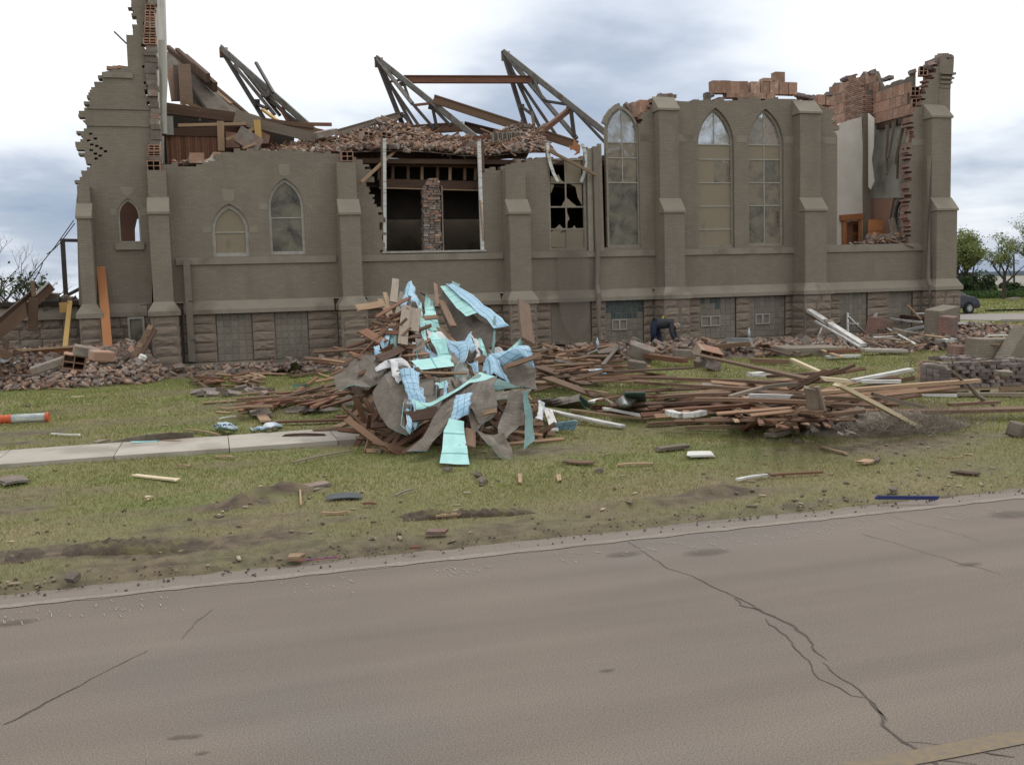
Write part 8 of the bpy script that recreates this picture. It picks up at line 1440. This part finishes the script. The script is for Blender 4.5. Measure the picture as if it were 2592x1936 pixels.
# steel frame and wires behind the low wall
fr_ = empty('steel_frame', A(12, 655, 790, YF+3), 'rusty steel doorframe left standing behind the low wall', 'frame'); MB().beam(A(12, 622, 185, YF+3), A(12, 660, 800, YF+3), .13, .12, (0, -1, 0)).build('post', steel_dark, fr_); MB().beam(A(12, 610, 190, YF+3), A(12, 800, 194, YF+3), .1, .1, (0, -1, 0)).build('head', steel_dark, fr_); MB().beam(A(12, 550, 800, YF+2.9), A(12, 800, 670, YF+2.9), .1, .1, (0, -1, 0)).build('brace', steel_dark, fr_)
for lb, pts in (('upper of the two slack cables at the left edge of the church', ((735, -10), (540, 265), (330, 520), (100, 745))), ('lower of the two slack cables at the left edge of the church', ((745, 20), (600, 215), (530, 285), (465, 330))), ('short broken cable hanging below the slack cables', ((425, 415), (400, 480), (335, 600)))):
    setp(MB().tube([A(12, x, y, YF+2) for x, y in pts], .015, 5).build('cable', steel_dark), lb, 'cable')
# ------------------------------------------------------------------ orange barrier tube lying on the lawn
p0 = G(18, -700, 870, 0); p1 = G(18, 1385, 760, 0); d = (p1-p0).normalized(); rr = .085; p0.z = p1.z = rr+.01
om = M('orange_plastic', (.62, .13, .05), (.52, .10, .04), scale=4, rough=.5); rm = M('grey_reflective_sleeve', (.46, .50, .50), (.30, .34, .35), scale=9, rough=.35, c3=(.62, .62, .5), s3=6, stretch=(.6, 2, 2)); tu = empty('barrier_tube', (p0+p1)/2-Vector((0, 0, rr)), 'orange ribbed barrier tube with a grey sleeve lying on the lawn', 'barrier tube'); ln = (p1-p0).length
k = ln-.62*1.0; n = 34; pts = [p0+d*(k*i/n) for i in range(n+1)]; MB().tube(pts, [rr*(1.0 if i % 4 < 2 else .84) for i in range(n+1)], 12).build('ribbed_tube', om, tu, smooth=False); MB().tube([p0+d*k, p0+d*(ln-.06)], rr*.95, 14).build('sleeve', rm, tu, smooth=True); MB().tube([p0+d*(ln-.06), p0+d*(ln-.05), p1], [rr*.9, rr*1.12, rr*1.1], 14).build('end_cap', om, tu)
# black pipe on the far lawn
PG(17, (670, 1216), (1400, 1200), .1, M('black_pipe', (.02, .02, .022)), 'long black pipe lying on the grass at the far right', z=.1, cat='pipe', nm='pipe', t_=.1, bow=0)
# ------------------------------------------------------------------ the bending man
def skin(name, pts, edges, rad, mat, parent, sub=2, root=0):
    me = bpy.data.meshes.new(name); c = Vector(WLOC[parent.name]); me.from_pydata([Vector(p)-c for p in pts], edges, []); o = bpy.data.objects.new(name, me); link(o, parent, c)
    md = o.modifiers.new('skin', 'SKIN'); md.use_smooth_shade = True
    for i, r_ in enumerate(rad): sv = me.skin_vertices[0].data[i]; sv.radius = (r_, r_) if not isinstance(r_, tuple) else r_; sv.use_root = (i == root)
    if sub: s2 = o.modifiers.new('sub', 'SUBSURF'); s2.levels = sub; s2.render_levels = sub
    me.materials.append(mat); return o
YM = 29.6
def H(x, y, dy=0.0): return A(15, x, y, YM+dy)
skin_m = M('skin', (.45, .28, .20), (.40, .24, .17), scale=8, rough=.6); jean = M('dark_jeans', (.022, .03, .065), (.016, .022, .045), scale=12, bump=.3, bscale=60); jack = M('charcoal_jacket', (.05, .055, .062), (.035, .04, .046), scale=7, bump=.4, bscale=25); hairm = M('grey_hair', (.32, .29, .26), (.22, .2, .18), scale=30, bump=.4); boot = M('dark_boot', (.03, .025, .02), (.05, .04, .03)); glove = M('dark_glove', (.05, .045, .04), (.03, .03, .03)); org = M('orange_cloth', (.65, .14, .05)); yel = M('yellow_handle', (.62, .55, .10))
pf_ = H(600, 900); man = empty('person', (pf_.x, YM, 0), 'man in charcoal jacket and dark jeans bending over to pick through the bricks', 'person')
hipL, hipR = H(545, 470, -.1), H(570, 475, .1); knL, knR = H(545, 660, -.16), H(655, 665, .16); anL, anR = H(535, 855, .12), H(668, 905, -.14)
pel = H(560, 450); wa = H(660, 430); chs = H(790, 430); nk = H(900, 440); shL, shR = H(880, 440, -.2), H(885, 450, .2); elL, elR = H(885, 620, -.24), H(930, 600, .22); wrL, wrR = H(960, 760, -.22), H(990, 740, .18)
hd0, hd1, hd2 = H(940, 465), H(985, 495), H(1005, 530)
# one continuous body
bp_ = [pel, wa, chs, nk, hd0, hd1, hd2, hipL, knL, anL, hipR, knR, anR, shL, elL, wrL, shR, elR, wrR]
be_ = [(0, 1), (1, 2), (2, 3), (3, 4), (4, 5), (5, 6), (0, 7), (7, 8), (8, 9), (0, 10), (10, 11), (11, 12), (2, 13), (13, 14), (14, 15), (2, 16), (16, 17), (17, 18)]
skin('body', bp_, be_, [.125, .125, .14, .065, .07, .105, .075, .085, .06, .045, .085, .06, .045, .065, .045, .03, .065, .045, .03], skin_m, man)
skin('jacket', [H(575, 435), wa, chs, H(880, 440), shL, elL, wrL, shR, elR, wrR], [(0, 1), (1, 2), (2, 3), (2, 4), (4, 5), (5, 6), (2, 7), (7, 8), (8, 9)], [.175, .19, .2, .13, .105, .08, .06, .105, .08, .06], jack, man, root=1)
skin('trousers', [H(590, 445), pel, hipL, knL, H(536, 830, .1), hipR, knR, H(667, 880, -.12)], [(0, 1), (1, 2), (2, 3), (3, 4), (1, 5), (5, 6), (6, 7)], [.165, .175, .125, .095, .075, .125, .095, .075], jean, man, root=1)
for an, s in ((anL, 1), (anR, 1)): f_ = Vector((an.x, an.y, an.z)); skin('boot', [f_+Vector((0, 0, .05)), f_+Vector((.01, 0, -.06)), f_+Vector((.16, 0, -.09))], [(0, 1), (1, 2)], [.06, .065, .05], boot, man, 1)
# hands: palm, four fingers and a thumb closing on bricks
for wr, nm in ((wrL, 'left'), (wrR, 'right')):
    P_ = [wr, wr+Vector((.03, 0, -.09))]; E_ = [(0, 1)]; Rr = [.03, .038]
    for k in range(4):
        b = wr+Vector((.045, -.03+.02*k, -.10)); q1 = b+Vector((.03, 0, -.035-.004*(k in (1, 2)))); q2_ = q1+Vector((.0, 0, -.03)); i = len(P_); P_ += [b, q1, q2_]; E_ += [(1, i), (i, i+1), (i+1, i+2)]; Rr += [.011, .010, .008]
    i = len(P_); P_ += [wr+Vector((.0, -.04, -.06)), wr+Vector((.03, -.055, -.10))]; E_ += [(0, i), (i, i+1)]; Rr += [.013, .010]
    skin('hand', P_, E_, Rr, glove, man, 1)
hm = MB(); hc = H(985, 500); 
bmh = bmesh.new(); bmesh.ops.create_uvsphere(bmh, u_segments=14, v_segments=10, radius=.5); me = bpy.data.meshes.new('hair'); bmh.to_mesh(me); bmh.free(); me.materials.append(hairm); me.polygons.foreach_set('use_smooth', [True]*len(me.polygons)); inst('hair', me, H(995, 478), (0, .75, 0), (.24, .19, .2), man)
me2 = me.copy(); me2.materials.clear(); me2.materials.append(skin_m)
inst('ear', me2, H(978, 505, -.1), (0, .7, 0), (.035, .02, .06), man); inst('nose', me2, H(1012, 560, 0), (0, .7, 0), (.04, .03, .04), man)
MB().beam(H(700, 390, -.05), H(735, 295, -.08), .05, .03, (0, -1, 0)).build('tool_handle', yel, man); me3 = me.copy(); me3.materials.clear(); me3.materials.append(org); inst('orange_scarf', me3, H(882, 392), (0, .3, 0), (.12, .2, .08), man)
# ------------------------------------------------------------------ the car behind the corner of the church
w0_ = G(17, 420, 1268); cb = M('dark_blue_car_paint', (.012, .014, .032), (.011, .013, .03), rough=.25, spec=.6); blkm = M('tyre_rubber', (.02, .02, .02), rough=.8); rimm = M('alloy_rim', (.45, .45, .46), rough=.35, metal=.6); glm = M('car_glass', (.03, .035, .04), rough=.08, spec=.7); lampm = M('lamp_glass', (.55, .56, .58), rough=.15)
car = empty('parked_car', (w0_.x-1.35, w0_.y+.9, 0), 'dark blue sedan parked behind the right corner of the church', 'car'); X0 = w0_.x; Yc = w0_.y+.85
prof = [(-3.6, .35), (-3.62, .62), (-3.5, .9), (-3.25, 1.0), (-2.6, 1.08), (-2.05, 1.42), (-1.2, 1.48), (-.55, 1.40), (.0, 1.06), (.45, .96), (.72, .78), (.82, .58), (.80, .32)]
def shell(pr, hw, name, mat, par, shoulder=.12, bulge=None):
    v = []; sec_ = [(-1, 0), (-1, .55), (-.93, .85), (-.8, 1)]; n = len(pr)
    for s in (-1, 1):
        for x, z in pr: v.append((X0+x, Yc+s*hw*(1 if z < .95 else 1-.32*(z-.95)/.5), z))
    f = [tuple(range(n)), tuple(range(2*n-1, n-1, -1))]+[(i, n+i, n+(i+1) % n, (i+1) % n) for i in range(n)]
    o = MB().add(v, f).build(name, mat, par); bv = o.modifiers.new('soft', 'BEVEL'); bv.width = .07; bv.segments = 3; bv.limit_method = 'ANGLE'; bv.angle_limit = R(35); return o
shell(prof, .88, 'body', cb, car)
for s in (-1, 1):
    MB().add([(X0+x, Yc+s*(.885-.32*(z-.95)/.5*.88+.004), z) for x, z in ((-2.45, 1.08), (-1.98, 1.36), (-1.3, 1.41), (-1.3, 1.06))]+[(X0+x, Yc+s*(.885-.32*(z-.95)/.5*.88+.004), z) for x, z in ((-1.22, 1.06), (-1.22, 1.41), (-.62, 1.34), (-.18, 1.06))], [(0, 1, 2, 3), (4, 5, 6, 7)]).build('side_window', glm, car)
    MB().box((X0+.62, Yc+s*.66, .70), (.22, .3, .13)).build('headlight', lampm, car)
    for x in (0, -2.7):
        wh = empty('wheel', (X0+x, Yc+s*.82, .32), parent=car); c = Vector((X0+x, Yc+s*.84, .33))
        MB().tube([c+Vector((0, -.1, 0)), c+Vector((0, .1, 0))], .32, 20).build('tyre', blkm, wh); MB().tube([c+Vector((0, -.108, 0)), c+Vector((0, .108, 0))], .21, 20).build('rim', blkm, wh)
        for k in range(10): a = 2*PI*k/10; MB().beam(c+Vector((0, s*.11, 0)), c+Vector((math.cos(a)*.2, s*.112, math.sin(a)*.2)), .05, .02, (0, 1, 0)).build('spoke', rimm, wh)
    MB().tube([Vector((X0, Yc+s*.87, .33)), Vector((X0, Yc+s*.886, .33))], .38, 22).build('wheel_arch', blkm, car)
MB().add([(X0+.04, Yc-.68, 1.04), (X0+.04, Yc+.68, 1.04), (X0-.5, Yc+.6, 1.41), (X0-.5, Yc-.6, 1.41)], [(0, 1, 2, 3)]).build('windscreen', glm, car); MB().b2((X0+.72, Yc-.6, .3), (X0+.84, Yc+.6, .46)).build('bumper', blkm, car)
# ------------------------------------------------------------------ trees
bark = M('bark', (.075, .06, .05), (.05, .042, .036), scale=8, bump=.5, stretch=(4, 4, .6))
def leafmat(name, c1, c2):
    m = M(name, c1, c2, scale=.8, rough=.7, rv=.35, island=True, world=True); return m
leaf_y = leafmat('spring_leaf', (.22, .255, .08), (.165, .20, .07)); leaf_d = leafmat('dark_leaf', (.03, .05, .018), (.05, .085, .025)); leaf_g = leafmat('shrub_leaf', (.07, .125, .03), (.045, .08, .022))
def tree(label, base, h, seed, nleaf, lm, stems=1, spread=.55, twigs=True, leafs=.10, group=None, start=.25, cat='tree', nm='tree', lean=(0, 0), depth=5, crown_z=.3, r0=None, kids=3):
    rs = random.Random(seed); t_ = empty(nm, base, label, cat, group); mb = MB(); tips = []
    def grow(p, d, ln, r_, lv):
        pts = [p]; n = 4
        for i in range(n):
            d = (d+Vector((rs.gauss(0, .10), rs.gauss(0, .10), rs.gauss(.03, .05)))).normalized(); pts.append(pts[-1]+d*ln/n)
        rr_ = [r_*(1-.45*i/n) for i in range(n+1)]; mb.tube(pts, rr_, 7 if lv < 2 else (4 if lv < 4 else 3), cap=False)
        if lv >= 2: tips.extend(pts[1:])
        if lv >= depth: return
        for k in range(rs.choice((kids-1, kids, kids, kids+1)) if lv else kids+1):
            u = rs.uniform(.35, 1.0) if lv else rs.uniform(.45, 1); i = min(n-1, int(u*n)); q_ = pts[i].lerp(pts[i+1], u*n-i); az = rs.uniform(0, 2*PI); nd = (d*rs.uniform(.55, .9)+Vector((math.cos(az), math.sin(az), .25))*spread).normalized()
            grow(q_, nd, ln*rs.uniform(.55, .78), rr_[i]*.62, lv+1)
    for s in range(stems):
        a = rs.uniform(0, 2*PI); grow(Vector(base)+Vector((math.cos(a)*.25*(stems > 1), math.sin(a)*.25*(stems > 1), -.1)), Vector((lean[0]+(rs.gauss(0, .28) if stems > 1 else 0), lean[1]+(rs.gauss(0, .28) if stems > 1 else 0), 1)).normalized(), h*start*rs.uniform(.9, 1.1), (r0 or h*.028)*(1 if stems == 1 else .7), 0)
    zmax = max(p.z for p in tips); k_ = h/(zmax-base[2]); bz = base[2]
    mb.v = [(base[0]+(v[0]-base[0])*k_, base[1]+(v[1]-base[1])*k_, bz+(v[2]-bz)*k_) for v in mb.v]; mb.build('trunk', bark, t_, origin=base)
    if nleaf:
        V = []; F = []; T = [Vector((base[0]+(p.x-base[0])*k_, base[1]+(p.y-base[1])*k_, bz+(p.z-bz)*k_)) for p in tips]; T = [p for p in T if p.z > bz+h*crown_z]
        for i in range(nleaf):
            p = rs.choice(T)+Vector((rs.gauss(0, .16), rs.gauss(0, .16), rs.gauss(0, .14)))*h/6; a = Vector((rs.gauss(0, 1), rs.gauss(0, 1), rs.gauss(0, .7))).normalized(); b = a.cross(Vector((rs.gauss(0, 1), rs.gauss(0, 1), rs.gauss(0, 1)))).normalized(); s = leafs*rs.uniform(.6, 1.3); j = len(V)
            V += [p-a*s, p+b*s*.55, p+a*s, p-b*s*.55]; F.append((j, j+1, j+2, j+3))
        MB().add(V, F).build('crown', lm, t_, origin=base)
    return t_
tb1 = G(17, 405, 1030); tb2 = G(17, 600, 1025); tb3 = G(17, 940, 1050); 
tree('bushy spring green tree just right of the church corner', tb1, 6.6, 3, 9000, leaf_y, 3, .42, leafs=.10, group=None, start=.33)
tree('broad spring green tree second from the church corner', tb2+Vector((0, 4, 0)), 7.1, 8, 11000, leaf_y, 3, .45, leafs=.10, start=.33)
tree('sparse budding tree with a straight trunk on the right lawn', tb3, 6.0, 12, 3600, leaf_y, 1, .6, leafs=.075, start=.34)
tree('pale budding tree cut by the right edge of the view', G(17, 1330, 1045), 7.6, 21, 3600, leaf_y, 1, .6, leafs=.075, start=.36)
def shrub(label, base, w_, h, seed, n, lm, leafs=.11, group=None):
    rs = random.Random(seed); t_ = empty('shrub', base, label, 'shrub', group); mb = MB(); V = []; F = []
    for i in range(12): a = rs.uniform(0, 2*PI); mb.tube([Vector(base), Vector(base)+Vector((math.cos(a)*w_*.2, math.sin(a)*w_*.2, h*.45)), Vector(base)+Vector((math.cos(a)*w_*.42, math.sin(a)*w_*.4, h*rs.uniform(.6, .95)))], [.05, .035, .012], 4, cap=False)
    mb.build('stem', bark, t_, origin=base); lob = [(Vector((rs.gauss(0, w_*.26), rs.gauss(0, w_*.22), h*rs.uniform(.25, .78))), rs.uniform(.16, .3)*w_) for _ in range(11)]
    for i in range(n):
        c, r_ = rs.choice(lob); d = Vector((rs.gauss(0, 1), rs.gauss(0, 1), rs.gauss(0, 1))).normalized()*r_*rs.uniform(.5, 1.08)**.6; d.z *= .75; p = Vector(base)+c+d; p.z = max(p.z, .04); a = Vector((rs.gauss(0, 1), rs.gauss(0, 1), rs.gauss(0, .8))).normalized(); b = a.cross(Vector((rs.gauss(0, 1), rs.gauss(0, 1), rs.gauss(0, 1)))).normalized(); s = leafs*rs.uniform(.6, 1.3); j = len(V); V += [p-a*s, p+b*s*.6, p+a*s, p-b*s*.6]; F.append((j, j+1, j+2, j+3))
    MB().add(V, F).build('foliage', lm, t_, origin=base); return t_
shrub('dark shrub at the foot of the trees beside the church corner', G(17, 370, 1035), 2.2, 2.3, 31, 2200, leaf_d); shrub('green shrub between the first and second tree', G(17, 560, 1022)+Vector((0, 2, 0)), 3.4, 3.4, 32, 3600, leaf_g); shrub('dark rounded shrub left of the straight trunk', G(17, 790, 1022)+Vector((0, 2, 0)), 3.0, 2.7, 33, 3000, leaf_d); shrub('small dark shrub right of the straight trunk', G(17, 1075, 1005), 2.0, 1.6, 34, 1500, leaf_d); shrub('low shrub at the right edge beyond the lawn', G(17, 1200, 1010), 1.5, 1.0, 35, 900, leaf_g)
V = []; F = []; a_, b_ = G(17, 330, 1045), G(17, 1300, 1025)
for i in range(9000):
    p = a_.lerp(b_, rnd.random())+Vector((rnd.gauss(0, 1.2), rnd.gauss(1, 1.0), rnd.random()*.5)); a = Vector((rnd.gauss(0, .4), rnd.gauss(0, .4), 1)).normalized(); b = a.cross(Vector((rnd.gauss(0, 1), rnd.gauss(0, 1), .1))).normalized(); s = rnd.uniform(.08, .2); j = len(V); V += [p-b*s*.3, p+b*s*.3, p+a*s*2]; F.append((j, j+1, j+2))
setp(MB().add(V, F).build('undergrowth', leaf_g), 'strip of long grass and weeds under the far trees', kind='stuff')
plk = plank(G(17, 1040, 1045, .15), G(17, 1150, 1035, .15), .5, .2, wood_grey, 'grey plank lying on the lawn under the straight tree', 'board'); po = G(17, 1105, 860); setp(MB().tube([A(17, 1098, 390, 110), A(17, 1104, 900, 110)], [.11, .14], 6).build('utility_pole', bark), 'distant utility pole behind the budding tree', 'pole')
# bare wrecked trees at the far left
tree('tall bare tree stripped by the storm at the far left', A(12, -60, 860, 62)*1.0-Vector((0, 0, A(12, -60, 860, 62).z)), 6.6, 41, 0, leaf_y, 1, .6, depth=4, start=.4, lean=(-.05, 0), r0=.1); tree('low bare tree with twisted branches at the left edge', Vector((A(12, 55, 860, 60).x, 60, 0)), 3.6, 44, 0, leaf_y, 2, .7, depth=4, start=.32, r0=.07)
tree('ragged leafy treetop behind the slumped eave box', Vector((A(12, 330, 800, 55).x, 55, 0)), 4.3, 47, 260, leaf_d, 2, .6, depth=4, leafs=.12, start=.35); tree('ragged leafy bush behind the steel frame', Vector((A(12, 470, 800, 56).x, 56, 0)), 4.0, 49, 150, leaf_d, 2, .7, depth=4, leafs=.12, start=.3)
# scattered chips and crumbs over the lawn and verge
pts = []
for i in range(480):
    y = 8.2+rnd.random()**1.6*21; x = rnd.uniform(-.2*y, .96*y); s = rnd.choice((.008, .012, .02, .03)); pts.append(((x, y, float(ground_h(np.array([x]), np.array([y]))[0])+.012), (s*rnd.uniform(1, 4), s, s*.5), (0, 0, rnd.uniform(0, 6)), rnd.randrange(14)))
rubble_mass('litter', pts, M('litter_chips', (.36, .29, .21), (.24, .19, .15), scale=3, rv=.5, island=True, world=True), 'small wood chips and crumbs strewn over the lawn')
pts = []
for i in range(700):
    y = 8.0+rnd.gauss(0.12, .16); x = rnd.uniform(-2.5, 9.5); s = rnd.choice((.005, .007, .01, .016)); pts.append(((x, y, -.005 if y < 8.1 else .01), (s*1.4, s, s*.8), reu(), rnd.randrange(14)))
for i in range(160): y = rnd.uniform(8.3, 10.8); x = rnd.uniform(-.2*y, .96*y); s = rnd.choice((.008, .015, .03)); pts.append(((x, y, float(ground_h(np.array([x]), np.array([y]))[0])+.01), (s*1.4, s, s*.8), reu(), rnd.randrange(14)))
rubble_mass('dirt_crumbs', pts, soil, 'crumbs of dark soil along the road edge and verge')
